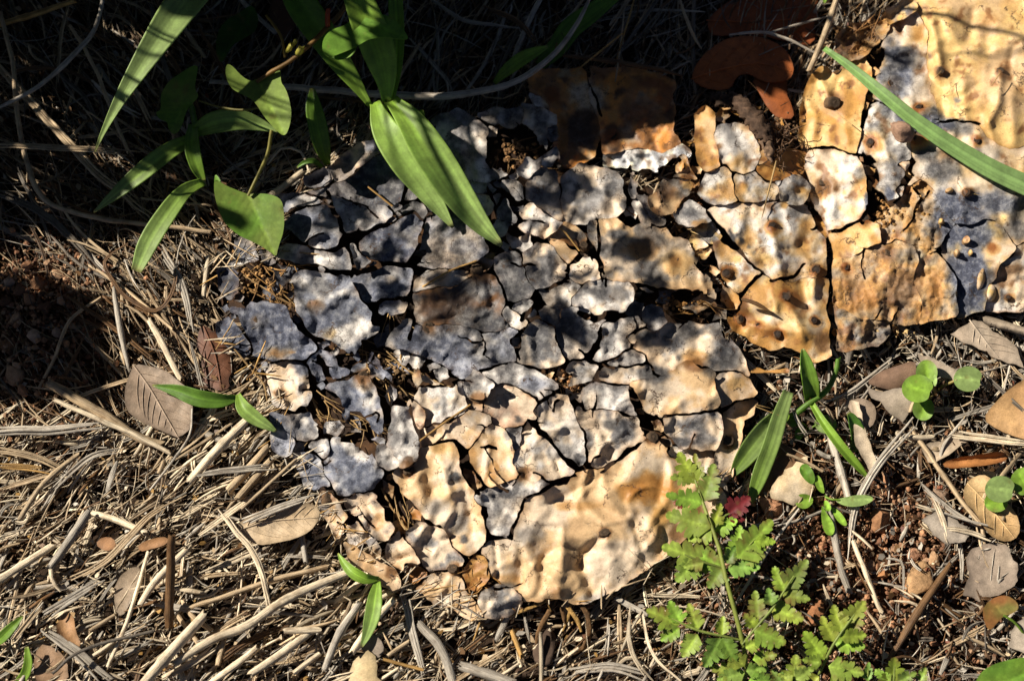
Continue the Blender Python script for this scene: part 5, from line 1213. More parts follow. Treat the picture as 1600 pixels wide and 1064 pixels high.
# ------------------------------------------------------------------ stones, clods, crumbs
def _ico(sub):
    import bmesh
    bm = bmesh.new(); bmesh.ops.create_icosphere(bm, subdivisions=sub, radius=1)
    V = np.array([v.co[:] for v in bm.verts]); T = np.array([[v.index for v in f.verts] for f in bm.faces]); bm.free()
    return V, T
ICO1, ICO2, ICO3 = _ico(1), _ico(2), _ico(3)
def rock(ico, rx, ry, rz, rs_, rough=.35, facets=15):
    V = ico[0].copy(); rough = rough * .6
    for _ in range(facets):                       # planar breaks
        n = rs_.normal(size=3); n /= np.linalg.norm(n); h = rs_.uniform(.42, .80)
        d = V @ n; V = V - np.maximum(d - h, 0)[:, None] * n[None] * .96
    V = V * (1 + rough * fbm(V * 1.6 + rs_.uniform(0, 50), 3) + rough * .35 * fbm(V * 5 + rs_.uniform(0, 50), 2))[:, None]
    return V * np.array([rx, ry, rz])
rsk = np.random.RandomState(17)
def stone(x, y, rx, ry, rot, color, label, group=None, ico=ICO3, zc=None, name='stone', cat='stone', rough=.35, mat=None):
    V = rock(ico, rx * S, ry * S, (rx + ry) * .40 * S, rsk, rough)
    a = R(rot); V = np.stack([V[:, 0] * math.cos(a) - V[:, 1] * math.sin(a), V[:, 0] * math.sin(a) + V[:, 1] * math.cos(a), V[:, 2]], -1)
    z = (zc if zc is not None else (rx + ry) * .40 * S / MM * .55)
    n = .5 + .5 * fbm(V * 300, 3)
    c = np.asarray(color)[None] * (.65 + .7 * n)[:, None]
    V = V + place(x, y, z * MM)
    o = mesh_obj(name, V, ico[1], mat or M_STONE, None, np.clip(c, 0, 1), ico is ICO3 and rough > .4)
    return tag(o, label, cat, group)
RED = c3(.40, .20, .10); ORG = c3(.50, .30, .17); DKR = c3(.20, .095, .05)
stone(1208,790,24,27,20,c3(.46,.23,.12),'squarish orange-brown stone under the tip of the flat green blades')
stone(1432,905,38,30,60,c3(.42,.25,.12),'largest lumpy tan clod beside the dark brown twig', zc=5, rough=.5)
stone(1455,880,12,22,-20,c3(.42,.25,.13),'narrow tan clod leaning on the largest lumpy clod')
stone(1376,808,24,26,-40,c3(.26,.13,.06),'dark brown angular stone beside the green seedling with a toothed leaf')
stone(1425,870,16,14,20,c3(.48,.25,.14),'pink-orange chip of stone above the largest lumpy clod')
stone(1378,895,17,15,10,c3(.36,.17,.07),'round rusty stone near the largest lumpy clod')
stone(1402,858,14,12,0,c3(.28,.16,.09),'flat grey-brown stone above the rusty round stone')
stone(1405,205,23,25,0,c3(.33,.20,.13),'round cracked brown clod resting on the yellow mouldy pad', zc=31, name='clod', cat='clod', rough=.45)
stone(1260,795,9,20,0,c3(.26,.09,.035),'small upright rust-red pebble below the green seedling')
stone(1422,930,16,20,0,c3(.34,.17,.08),'rusty pebble tucked between the lumpy clod and the rusty round stone')
stone(1275,955,24,20,70,c3(.30,.13,.055),'reddish clod behind the lobed leaflets')
stone(850,1015,24,34,-15,c3(.075,.05,.035),'dark earthy root clod below the rim of the flaking pad', name='clod', cat='clod', rough=.6, mat=M_SOIL)
stone(820,1052,30,16,10,c3(.07,.045,.03),'low dark soil clod under the earthy root clod', name='clod', cat='clod', rough=.6, mat=M_SOIL)
stone(1390,760,14,20,10,c3(.28,.13,.06),'small brown stone under the crossing grey straws')
stone(1470,775,24,20,-30,c3(.30,.20,.13),'brown bark-like lump above the splintered wood chip', rough=.5)
for i,(x,y,r) in enumerate([(62,445,20),(90,430,14),(30,455,18),(15,440,14),(45,470,16),(25,500,20),(70,480,16),(55,525,14),(12,540,22),(20,585,22),(60,570,16),(95,470,12),(40,415,12),(75,410,12),(8,470,14),(90,520,12),(35,610,14),(110,455,9)]):
    stone(x, y, r, r * rsk.uniform(.7, 1), rsk.uniform(0, 180), [RED, ORG, DKR, c3(.45,.30,.2)][i % 4] * rsk.uniform(.7, 1.1), 'reddish lump of the crumbling clod heap beside the dead grass', 'reddish clod lumps', zc=rsk.uniform(3, 11), ico=ICO2)
rg = random.Random(91)
for i in range(70):
    while True:
        x = rg.gauss(1280, 120); y = rg.gauss(900, 95)
        if 1050 < x < 1520 and 690 < y < 1060 and pdep(x, y) < -8: break
    r = rg.uniform(5, 12)
    stone(x, y, r, r * rg.uniform(.65, 1), rg.uniform(0, 180), rg.choice([RED, ORG, DKR, RED]) * rg.uniform(.6, 1.15), f"{'tiny' if r < 8 else 'small'} reddish pebble in the bare soil near {near_what(x, y)}", 'reddish pebbles in the bare soil', ico=ICO2, zc=rg.uniform(1.5, 4.5))
pile = Pile()
CR = [rock(ICO1, 1, rg.uniform(.6, 1), .75, rsk, .3, 6) for _ in range(60)]
for i in range(7500):
    u = rg.random()
    if u < .62: x, y = rg.gauss(1280, 150), rg.gauss(900, 120)
    elif u < .82: x, y = rg.gauss(45, 60), rg.gauss(500, 75)
    else: x, y = rg.uniform(-150, 1750), rg.uniform(-150, 1200)
    if pdep(x, y) > 6: continue
    r = rg.choice([rg.uniform(1.2, 4.0), rg.uniform(2, 7.5)]) * (1 if u < .82 else .7)
    q_ = rg.uniform(0, 6.28); V = rg.choice(CR) @ np.array([[math.cos(q_), math.sin(q_), 0], [-math.sin(q_), math.cos(q_), 0], [0, 0, 1.0]]) * r * S
    hz = rg.uniform(.3, 4.5) if u < .82 else rg.uniform(.3, 4)
    if .62 <= u < .82: hz = rg.uniform(1, 10)
    c = rg.choice([RED, ORG, DKR, DKR]) if u < .82 else rg.choice([DKR, c3(.10,.06,.035), c3(.2,.13,.08)])
    pile.add(V + place(x, y, hz * MM), None, ICO1[1], np.repeat((c * rg.uniform(.5, 1.2))[None], len(V), 0))
tag(pile.build('soil_crumbs', M_STONE, smooth=False), 'fine reddish soil crumbs and grit between the pebbles', 'soil crumbs', kind='stuff')

# dried roots hanging from the rim of the large pad
for p, w, tone in [([(870,930,10),(858,955,9),(842,985,7),(838,1010,5)],9,'brn'),([(905,942,10),(918,960,9),(920,985,8),(912,1010,6),(885,1026,4)],9,'brn'),([(888,950,9),(902,968,9),(908,985,7)],8,'ytan'),([(872,940,9),(880,958,8),(882,975,7)],6,'brn'),([(795,962,9),(830,948,11),(870,932,12),(905,938,11)],6,'ytan'),([(905,1015,6),(880,1022,5),(930,1012,4)],5,'brn'),([(893,940,9),(888,965,7),(880,985,5)],5,'ytan')]:
    C = px_line(p); V, Q, T, c = strand(C, w * S, w * .7 * S, 9, PAL[tone] * .9, rsf, (.8, .4), streak=.35)
    V = V + fbm(V * 500, 2)[:, None] * .0006
    tag(mesh_obj('dried_root', V, [Q, T], M_WOOD, None, c), 'brown dried root hanging from the lower rim of the flaking pad', 'root', 'dried roots under the flaking pad')

# ------------------------------------------------------------------ fallen dry leaves
def leaf_sheet(border, zf, ca, cb, seed, step=4.0, midrib=None, rimc=None, veins=True, spots=0.0):
    rng = random.Random(seed)
    pts, tr, d = fill_poly(border, step, rng)
    px, py = pts[:, 0], pts[:, 1]
    z = zf(px, py, d)
    t = sstep(-.35, .4, n2(px, py, 40, seed, 3))
    col = np.asarray(ca)[None] * (1 - t[:, None]) + np.asarray(cb)[None] * t[:, None]
    if midrib is not None:
        dm = dist_poly(px, py, midrib, False)
        z = z + .35 * np.exp(-(dm / 2.5) ** 2)
    if rimc is not None:
        e = np.exp(-d / 3)[:, None] * .6; col = col * (1 - e) + np.asarray(rimc)[None] * e
    if spots:
        s = sstep(.32, .5, n2(px, py, 7, seed + 3, 2)) * spots
        col = col * (1 - s[:, None] * .7)
    return place(px, py, z * MM), tr, col, px, py, z
rdl = np.random.RandomState(71)
def dry_leaf(outline, label, ca, cb, z0, curl, ax, midrib, seed, jag=.02, rnd=1, bend=0.0, spots=0.0, vein_n=7, cat='leaf', name='dry_leaf', slope=(0, 0)):
    poly = P2(outline); c = poly.mean(0)
    if c[1] > 480: z0 = z0 + 4
    b = round_poly(poly, rnd) if rnd else poly
    b = jag_edges(b, 4.5, jag, random.Random(seed))
    a = R(ax); ux, uy = math.cos(a), math.sin(a)
    rad = np.abs((poly - c) @ np.array([-uy, ux])).max()
    def zf(px, py, d):
        v = ((px - c[0]) * -uy + (py - c[1]) * ux) / rad
        u = ((px - c[0]) * ux + (py - c[1]) * uy) / max(rad, 1)
        return np.maximum(.8, z0 + curl * v * v + bend * u * u + 1.0 * n2(px, py, 38, seed, 2) + .35 * n2(px, py, 13, seed + 2, 2) + slope[0] * (px - c[0]) * .34 + slope[1] * (py - c[1]) * .34)
    mr = P2(midrib) if midrib else None
    root = thing(name, label, cat, c[0], c[1], 0)
    V, tr, col, px, py, z = leaf_sheet(b, zf, ca, cb, seed, 4.0, mr, np.asarray(ca) * .55, spots=spots)
    V, F, col = thicken(V, tr, .0006, col)
    mesh_obj('blade', V, F, M_DRYLEAF, root, col)
    def on(x, y):
        X, Y = np.array([x]), np.array([y]); return float(zf(X, Y, X * 0 + 9)[0])
    if mr is not None:
        C = spline(mr, 18); zz = zf(C[:, 0], C[:, 1], C[:, 0] * 0) + .45
        CC = place(C[:, 0], C[:, 1], zz * MM)
        V, Q, T, cc = strand(CC, 2.6 * S, 2.2 * S, 6, np.asarray(cb) * 1.15, rdl, (1, .4))
        mesh_obj('midrib', V, [Q, T], M_DRYLEAF, root, cc)
        pile = Pile(); k = 0
        for i in range(1, vein_n + 1):
            q = C[int(i / (vein_n + 1) * 17)]; tdir = C[min(17, int(i / (vein_n + 1) * 17) + 1)] - q; tdir = tdir / max(1e-6, np.hypot(*tdir))
            for sgn in (-1, 1):
                e = q.copy(); pts_ = [q]
                ang = math.atan2(tdir[1], tdir[0]) + sgn * .85
                for s_ in range(14):
                    e = e + 4 * np.array([math.cos(ang), math.sin(ang)]); ang -= sgn * .035
                    if not inside([e[0]], [e[1]], b)[0] or dist_poly(np.array([e[0]]), np.array([e[1]]), b)[0] < 3: break
                    pts_.append(e.copy())
                if len(pts_) < 3: continue
                A = np.array(pts_); zz = zf(A[:, 0], A[:, 1], A[:, 0] * 0) + .28
                V, Q, T, cc = strand(place(A[:, 0], A[:, 1], zz * MM), 1.2 * S, 1.0 * S, 5, np.asarray(cb) * 1.0, rdl, (1, .3))
                pile.add(V, Q, T, cc); k += 1
        if k: tag(pile.build('side_veins', M_DRYLEAF, root), kind='stuff')
    return root

ORL = c3(.34, .095, .022); ORD = c3(.25, .068, .018)
dry_leaf("1080 125 1085 105 1100 85 1125 65 1150 57 1180 56 1210 65 1230 80 1241 105 1238 120 1228 126 1205 130 1188 126 1174 117 1160 115 1149 123 1143 138 1125 142 1100 138", 'orange-brown oval leaf with a bitten notch, beside the woody stub', ORL, ORL * 1.25, 12, -2.5, 8, "1080 124 1130 108 1185 100 1236 112", 11, spots=.6, vein_n=5)
dry_leaf("1172 122 1200 126 1232 122 1228 145 1236 162 1242 186 1216 186 1200 170 1188 148", 'torn orange-brown leaf end under the notched oval leaf', ORL * .8, ORL, 9, -2, 60, None, 111, spots=.5, jag=.05)
dry_leaf("1105 32 1125 12 1150 -5 1190 -25 1240 -22 1278 -5 1280 20 1270 40 1276 60 1262 72 1230 66 1190 56 1150 54 1118 58 1107 48", 'dark orange-brown leaf with a straight midrib under the forked twig', ORD, ORD * 1.25, 9, -3, 0, "1104 32 1160 34 1220 32 1278 26", 12, vein_n=6)
dry_leaf("196 640 194 610 202 585 210 568 235 572 262 580 275 592 298 610 302 640 300 668 280 684 268 680 240 668 215 656", 'grey-brown broken oval leaf under the tip of the short green seedling', c3(.26,.185,.125), c3(.33,.245,.17), 10, 2.5, 55, "208 570 235 608 262 655 280 686", 13, spots=.3)
dry_leaf("312 510 322 508 334 520 338 512 350 528 360 552 364 578 356 592 360 606 342 612 330 604 318 606 312 580 316 566 306 545", 'glossy reddish-brown crumpled leaf beside the blue-grey flakes', c3(.11,.045,.022), c3(.17,.07,.035), 3, -2.5, 75, "318 510 336 555 346 608", 14, jag=.07, rnd=1, spots=.5, vein_n=4)
dry_leaf("368 822 385 808 420 795 460 788 485 785 500 795 498 812 485 830 460 842 430 848 405 852 385 842", 'pale tan oval leaf under the bent straw blade', c3(.46,.33,.19), c3(.54,.41,.26), 11, 2, -12, "372 828 420 814 496 808", 15, spots=.4)
dry_leaf("1535 655 1555 628 1580 605 1620 580 1640 640 1620 690 1590 684 1560 672", 'tan curled leaf lying above the pale flat straw', c3(.42,.24,.10), c3(.50,.30,.13), 9, 4, -40, None, 16, slope=(.15, 0))
dry_leaf("1505 765 1515 748 1535 740 1550 748 1560 775 1580 790 1594 815 1592 838 1575 847 1555 842 1540 828 1525 800 1508 785", 'golden tan oval leaf beneath the round-leaved seedling', c3(.48,.30,.13), c3(.56,.38,.18), 7, 3, 55, "1512 755 1545 790 1585 840", 17, spots=.3, vein_n=4)
dry_leaf("1485 522 1500 512 1512 506 1520 500 1545 510 1575 530 1590 545 1600 575 1575 568 1550 558 1530 546 1505 536", 'torn grey-tan leaf piece below the yellow mouldy pad', c3(.40,.31,.22), c3(.46,.37,.27), 9, -2, 30, "1515 500 1545 540 1560 558", 18, jag=.07, rnd=0, vein_n=4)
dry_leaf("1535 492 1560 498 1595 510 1640 520 1640 535 1600 524 1560 514 1538 506", 'rolled grey bark-like leaf beside the torn leaf piece', c3(.38,.30,.21), c3(.44,.35,.25), 11, -5, 14, None, 19)
dry_leaf("1472 722 1500 714 1540 708 1570 704 1576 718 1550 726 1510 730 1478 732", 'narrow orange-brown folded leaf under the pale flat straw', c3(.32,.12,.035), c3(.40,.17,.05), 8, 5, -6, None, 20)
dry_leaf("1352 598 1375 580 1400 572 1430 562 1432 580 1428 600 1405 612 1375 606", 'brown folded leaf tucked behind the round-leaved seedling', c3(.20,.12,.075), c3(.26,.16,.10), 9, -3, -20, None, 21)
dry_leaf("1355 605 1380 612 1410 606 1432 625 1420 645 1410 660 1385 640 1362 622", 'grey skeleton-like leaf scrap with a small hole', c3(.36,.29,.21), c3(.42,.34,.26), 8, 2, 40, None, 22, jag=.06, rnd=0)
dry_leaf("1434 552 1450 556 1470 566 1495 578 1492 594 1472 590 1452 572 1438 564", 'small pale leaf scrap between the round green leaves', c3(.42,.33,.24), c3(.48,.39,.29), 8, 1, 35, None, 23, jag=.05, rnd=0)
dry_leaf("1322 628 1345 620 1366 630 1370 650 1362 668 1348 668 1335 655", 'small tan leaf end beside the smooth green stem', c3(.34,.25,.17), c3(.40,.30,.21), 8, -1.5, 60, None, 24)
dry_leaf("1330 625 1342 628 1350 665 1362 700 1372 730 1360 738 1345 710 1335 680", 'long cream strip of dead leaf beside the upright green leaf', c3(.60,.47,.31), c3(.66,.53,.37), 10, 1, 70, None, 25, jag=.05, rnd=0)
dry_leaf("1440 812 1462 798 1490 806 1512 822 1514 838 1498 848 1478 850 1458 836", 'splintered pale grey wood chip on the stony soil', c3(.36,.30,.23), c3(.44,.37,.29), 8, -3, 30, None, 26, jag=.13, rnd=0, name='wood_chip', cat='wood chip')
dry_leaf("1205 778 1215 745 1240 720 1262 712 1272 730 1275 755 1262 778 1240 790 1222 782", 'ragged pale cream rotten flake beside the squarish orange stone', c3(.62,.46,.26), c3(.66,.53,.36), 7, -2.5, -30, None, 27, jag=.12, rnd=0, name='rotten_flake', cat='cactus flake')
dry_leaf("1180 705 1210 690 1250 700 1260 715 1225 740 1205 775 1180 770", 'brown rotten crust behind the flat green blades', c3(.16,.085,.04), c3(.22,.12,.055), 5, -2, 0, None, 28, jag=.1, rnd=0, name='rotten_flake', cat='cactus flake')
dry_leaf("84 985 100 955 115 960 118 985 128 1008 115 1012 100 995", 'small folded orange-brown leaf in a dark gap of the straw', c3(.36,.19,.08), c3(.42,.24,.11), 8, 4, 60, None, 29)
dry_leaf("50 1045 60 1005 85 1010 105 1030 108 1066 60 1070", 'dull brown leaf beside the small green blades at the straw edge', c3(.28,.17,.09), c3(.34,.21,.12), 5, 2, 60, None, 30)
dry_leaf("215 850 240 840 262 838 262 850 235 858 218 862", 'small flat rusty leaf scrap beside the brown straw stub', c3(.34,.17,.07), c3(.40,.21,.09), 9, 1, -10, None, 31)
dry_leaf("148 850 160 838 178 840 182 855 165 862", 'little orange leaf scrap between two grey straws', c3(.36,.18,.08), c3(.42,.22,.10), 9, 1, -10, None, 32)
dry_leaf("180 905 215 880 222 900 205 940 190 965 178 950", 'grey-tan papery leaf lying under the upright thin straw', c3(.32,.24,.16), c3(.37,.28,.19), 6, 1, -60, None, 33)
dry_leaf("1510 870 1535 850 1570 850 1590 880 1585 915 1560 930 1530 940 1505 930 1515 900", 'grey shredded leaf beside the red-tinged leaf', c3(.30,.23,.17), c3(.38,.30,.22), 6, 2, 60, None, 34, jag=.09, rnd=0)
dry_leaf("1440 700 1470 690 1500 672 1512 690 1480 712 1450 722", 'cream papery leaf scrap under the crossing straws', c3(.48,.37,.25), c3(.54,.43,.30), 6, 2, -20, None, 35, jag=.07, rnd=0)
dry_leaf("1580 985 1600 965 1640 960 1640 1010 1600 1020 1575 1010", 'pale grey leaf scrap beside the dark-shaded green leaf', c3(.40,.33,.25), c3(.46,.38,.29), 6, 2, 0, None, 36, jag=.07, rnd=0)
dry_leaf("560 985 585 990 600 1005 598 1025 578 1030 562 1010", 'grey papery leaf scrap under the two-bladed seedling', c3(.30,.24,.18), c3(.36,.29,.22), 6, 1, 30, None, 37)
dry_leaf("545 1064 555 1030 575 1015 590 1040 600 1070", 'bundle of cream husk fibres below the two-bladed seedling', c3(.56,.42,.22), c3(.60,.47,.27), 8, -3, 80, None, 38, jag=.1, rnd=0, name='husk', cat='husk')
dry_leaf("420 20 425 -10 470 -10 470 25 455 55 440 70 425 50", 'dark brown shaded leaf behind the heart-shaped vine leaves', c3(.09,.04,.02), c3(.12,.055,.028), 10, 2, 80, None, 39)

# ------------------------------------------------------------------ green plants
G_LIME = c3(.26, .42, .05); G_MID = c3(.15, .29, .035); G_DARK = c3(.06, .14, .02); G_PALE = c3(.34, .46, .15); G_OLIVE = c3(.20, .28, .05)
rgp = np.random.RandomState(3)
def blade(root, pts_, widths, ca, cb, fold=.25, name='leaf', n=30, across=15, roll=0.0, mat=None, streak=.2, twist=0.0, mid=1.35):
    """grass-like leaf: pts (x, y, z mm) along the midrib, widths px"""
    A = np.array(pts_, float); C = spline(A, n); Pw = place(C[:, 0], C[:, 1], C[:, 2] * MM)
    T = np.gradient(Pw, axis=0); T /= np.linalg.norm(T, axis=1)[:, None]
    up = np.array([0, -.29, .957])                       # a fixed, slightly leaning 'up' for the blade's face
    B = np.cross(T, up); B /= np.maximum(np.linalg.norm(B, axis=1)[:, None], 1e-6); U = np.cross(B, T)
    t = np.linspace(0, 1, n); w = np.interp(t, np.linspace(0, 1, len(widths)), widths)
    k = np.ones(5) / 5; w = np.convolve(np.pad(w, 2, 'edge'), k, 'valid'); w[-1] = widths[-1]
    w = w * S
    s = np.linspace(-1, 1, across)
    tw = roll + twist * t
    V, col = [], []
    st = rgp.uniform(1 - streak, 1 + streak, across)
    und = .6 * n2(t * 8, t * 0 + rgp.uniform(0, 99), 1.0, 2, 2)
    for i in range(n):
        for j in range(across):
            x = s[j] * w[i] / 2; y = fold * abs(s[j]) ** 1.4 * w[i] / 2 + .10 * w[i] * und[i] * s[j]
            X = x * math.cos(tw[i]) - y * math.sin(tw[i]); Y = x * math.sin(tw[i]) + y * math.cos(tw[i])
            V.append(Pw[i] + B[i] * X + U[i] * Y)
            m = math.exp(-(s[j] / .13) ** 2)
            tb = .65 * max(0.0, (t[i] - .93) / .07)
            col.append(((np.asarray(ca) * (1 - t[i]) + np.asarray(cb) * t[i]) * st[j] * (1 + (mid - 1) * m)) * (1 - tb) + c3(.34, .24, .09) * tb)
    i = np.arange(n - 1)[:, None] * across + np.arange(across - 1)[None]
    Q = np.stack([i, i + 1, i + across + 1, i + across], -1).reshape(-1, 4)
    return mesh_obj(name, np.array(V), Q, mat or M_GREEN2, root, np.clip(np.array(col), 0, 1), True, .0003)
def stalk(root, pts_, w, color, name='stem', taper=(1, .8)):
    C = px_line(pts_, 18); V, Q, T, c = strand(C, w * S, w * S, 8, color, rgp, taper, streak=.12)
    return mesh_obj(name, V, [Q, T], M_GREEN, root, c)
def flat_leaf(root, outline, z0, ca, cb, mid, seed, cup=2.0, slope=(0, 0), rnd=2, name='leaf', step=4.0, wave=.6, edge=None, solid=.0003):
    poly = P2(outline) if isinstance(outline, str) else outline
    c = poly.mean(0); b = round_poly(poly, rnd) if rnd else poly
    m = (P2(mid) if isinstance(mid, str) else mid)
    rad = max(np.hypot(*(poly - c).T).max(), 1)
    pts, tr, d = fill_poly(b, step, random.Random(seed))
    px, py = pts[:, 0], pts[:, 1]
    dm = dist_poly(px, py, m, False)
    z = z0 + cup * (dm / rad) ** 1.3 + wave * n2(px, py, rad * .8, seed, 2) + (slope[0] * (px - c[0]) + slope[1] * (py - c[1])) * S / MM - .25 * np.exp(-(dm / 2.2) ** 2)
    t = sstep(-.3, .35, n2(px, py, rad * .9, seed + 1, 2))
    col = np.asarray(ca)[None] * (1 - t[:, None]) + np.asarray(cb)[None] * t[:, None]
    col = col * (1 + .45 * np.exp(-(dm / 1.8) ** 2))[:, None]
    md = m[-1] - m[0]; ml = max(np.hypot(*md), 1e-6); sm = ((px - m[0][0]) * md[0] + (py - m[0][1]) * md[1]) / ml
    sp_ = max(6.0, ml / 8); ph = ((sm - dm * .75) / sp_) % 1.0; vn = np.exp(-((np.minimum(ph, 1 - ph)) * sp_ / 1.3) ** 2) * np.clip(1 - dm / (rad * .8), 0, 1)
    col = col * (1 + .30 * vn)[:, None]; z = z - .18 * vn
    bl_ = sstep(.30, .48, n2(px, py, 17, seed + 9, 3))[:, None] * .55; col = col * (1 - bl_) + c3(.23, .19, .05)[None] * bl_
    if edge is not None:
        e = (np.exp(-d / 5) * .7 * np.clip(.3 + 1.4 * n2(px, py, 26, seed + 5, 2), 0, 1))[:, None]; col = col * (1 - e) + np.asarray(edge)[None] * e
    V, F, col = thicken(place(px, py, np.maximum(z, 1) * MM), tr, solid, np.clip(col, 0, 1), 1.0)
    return mesh_obj(name, V, F, M_GREEN, root, col)

# broad arching blade entering over the shaded grass
t_ = thing('grass_plant', 'long arching light green grass blade hanging over the shaded dead grass', 'grass', 380, -120)
blade(t_, [(400,-110,40),(345,-55,66),(300,-10,76),(262,40,80),(222,100,78),(188,155,72),(162,205,64),(148,238,58)], [20,40,50,56,46,34,22,10,2], G_PALE * .8, G_PALE, .22, roll=.1)
stalk(t_, [(420,-125,2),(412,-118,22),(398,-108,41)], 14, G_MID)
# creeping grass with four leaves
t_ = thing('grass_plant', 'bright green grass shoot with four spreading leaves beside the arrow-shaped vine leaf', 'grass', 312, 190)
stalk(t_, [(296,150,4),(304,190,20),(308,230,26),(318,278,24)], 9, G_MID)
blade(t_, [(305,215,26),(262,238,30),(215,275,30),(175,308,26),(146,332,22)], [16,26,30,26,16,2], G_LIME * .75, G_PALE * .8, .3)
blade(t_, [(318,284,24),(288,300,28),(258,338,29),(232,380,27),(213,424,23)], [12,24,30,32,30,16], G_LIME * .8, G_PALE, .22)
blade(t_, [(304,206,26),(335,192,31),(372,188,32),(405,195,29),(436,207,26)], [18,34,36,30,18,2], G_LIME * .85, G_PALE, .2)
blade(t_, [(302,195,26),(300,225,32),(306,255,30),(318,284,24)], [14,22,24,20,8], G_MID, G_LIME * .8, .3)
# twining vine with heart-shaped leaves
t_ = thing('vine', 'twining vine with reddish stem and olive heart-shaped leaves over the shaded grass', 'vine', 560, -60)
stalk(t_, [(560,-50,30),(540,10,48),(510,45,54),(478,76,54),(450,98,52),(425,112,49),(402,128,47)], 8, c3(.22, .12, .03))
stalk(t_, [(445,88,53),(440,60,58),(428,40,60),(416,25,60)], 5, c3(.26, .17, .03))
stalk(t_, [(512,40,55),(512,24,60),(513,14,62)], 8, c3(.42, .08, .03), 'bud')
for x, y, s_ in [(452,76,9),(460,68,7),(468,80,12)]:
    stalk(t_, [(x - 4, y + 5, 54), (x, y, 57), (x + 3, y - 6, 59)], s_, c3(.40, .36, .06), 'bud', (.6, .7))
flat_leaf(t_, "404 122 392 128 378 120 362 102 353 100 352 118 360 138 378 148 396 156 412 182 432 205 445 214 452 200 456 178 452 155 446 138 438 128 440 110 425 106 418 122", 46, G_OLIVE, G_OLIVE * 1.25, "404 126 420 160 444 212", 1, 3)
flat_leaf(t_, "388 304 372 298 352 290 335 278 334 300 340 325 350 348 372 368 400 380 420 392 432 402 434 388 444 360 444 330 440 312 425 304 402 302", 27, G_OLIVE * .95, G_MID, "388 305 405 345 430 400", 2, 4, slope=(-.05, .1))
stalk(t_, [(424,205,42),(418,240,37),(405,270,32),(388,305,28)], 6, c3(.25, .22, .05), 'petiole')
flat_leaf(t_, "302 102 310 104 306 125 304 140 312 150 300 162 290 175 284 200 272 212 262 200 262 190 250 188 242 176 252 172 250 150 262 128 280 116", 34, G_MID * .8, G_OLIVE, "308 158 285 165 268 205", 3, 3, slope=(.1, -.1))
stalk(t_, [(312,158,35),(345,168,38),(385,172,42),(430,160,45)], 4, c3(.16, .14, .03), 'petiole')
flat_leaf(t_, "395 5 405 30 400 50 378 62 362 72 352 92 345 100 336 80 340 50 352 32 372 22", 20, G_DARK * .7, G_DARK, "398 10 380 45 345 95", 4, 2)
flat_leaf(t_, "540 40 555 25 580 20 610 25 630 45 640 62 625 62 600 58 575 62 555 75 530 85 510 92 502 72 508 55 522 45", 62, G_MID, G_MID * 1.2, "545 40 590 40 636 60", 5, 5)
flat_leaf(t_, "505 62 525 52 545 45 560 60 555 85 535 95 515 92 502 80", 60, G_MID, G_OLIVE, "545 48 525 72 506 88", 6, 3)
flat_leaf(t_, "336 270 345 282 350 296 342 302 334 290", 26, G_MID, G_OLIVE, "335 272 348 300", 7, 1)
# upright broad grass with the two long blades over the pad
t_ = thing('grass_plant', 'upright light green grass with two long broad blades hanging over the flaking pad', 'grass', 608, 158)
stalk(t_, [(600,175,4),(604,165,22),(606,158,34)], 12, G_LIME * .8)
blade(t_, [(586,160,34),(600,200,37),(630,245,36),(665,295,31),(690,330,27),(708,356,24)], [14,40,52,52,38,24,4], G_LIME, G_PALE, .16)
blade(t_, [(612,158,35),(640,190,40),(672,240,39),(710,298,34),(748,348,29),(784,384,25)], [18,44,56,56,46,32,6], G_LIME * .95, G_PALE, .42, roll=.12)
blade(t_, [(604,160,34),(602,120,44),(590,75,54),(572,30,62),(555,-15,68),(540,-60,72)], [10,34,52,54,48,40,30], G_LIME, G_LIME * .9, .3)
blade(t_, [(612,158,34),(618,110,42),(620,60,50),(618,0,58),(615,-50,62)], [8,18,24,24,22,20], G_LIME * .9, G_MID, .25)
blade(t_, [(578,165,34),(555,130,40),(530,95,46),(500,50,52),(470,5,56),(450,-40,58)], [6,22,34,44,50,48,40], G_LIME * .8, G_MID, .3)
# single leaves and seedlings
t_ = thing('grass_seedling', 'small upright green grass leaf beside the edge of the grey flakes', 'grass', 508, 258)
blade(t_, [(512,258,6),(504,230,14),(496,195,20),(490,165,23),(488,138,24)], [8,24,30,30,24,6], G_LIME * .75, G_MID, .3)
blade(t_, [(504,262,6),(490,252,11),(476,254,11),(464,262,9)], [5,8,8,6,2], G_MID, G_MID, .3)
t_ = thing('seedling_leaf', 'short pointed green leaf next to the spotted dark blade in the shade', 'leaf', 770, 132)
blade(t_, [(772,130,8),(790,112,13),(815,93,16),(840,80,16),(856,73,15)], [6,16,22,22,16,3], G_LIME * .8, G_LIME, .3)
t_ = thing('grass_plant', 'dark green spotted blade partly behind the long grey stem', 'grass', 845, 105)
blade(t_, [(842,104,6),(870,75,9),(892,45,12),(925,20,15),(965,-10,18)], [18,32,36,34,28,20], G_MID * .8, G_MID, .2)
t_ = thing('seedling', 'tiny green leaf peeping from behind the rim of the flaking pad', 'leaf', 655, 190)
blade(t_, [(652,192,8),(656,182,14),(660,172,17)], [8,18,16,4], G_MID, G_LIME * .8, .3)
t_ = thing('seedling', 'green seedling with two blades over the brown broken oval leaf', 'grass', 372, 640)
stalk(t_, [(372,645,5),(372,632,14),(370,622,18)], 5, c3(.25, .10, .04))
blade(t_, [(370,622,18),(345,626,21),(310,622,23),(275,610,22),(238,602,20)], [8,22,26,24,14,2], G_MID * .9, G_MID * .8, .3)
blade(t_, [(372,616,19),(380,636,22),(398,652,22),(418,665,21),(432,674,19)], [6,20,24,20,14,3], G_LIME * .8, G_PALE * .9, .35)
t_ = thing('seedling', 'two-bladed yellow-green seedling standing in the straw below the pad', 'grass', 592, 905)
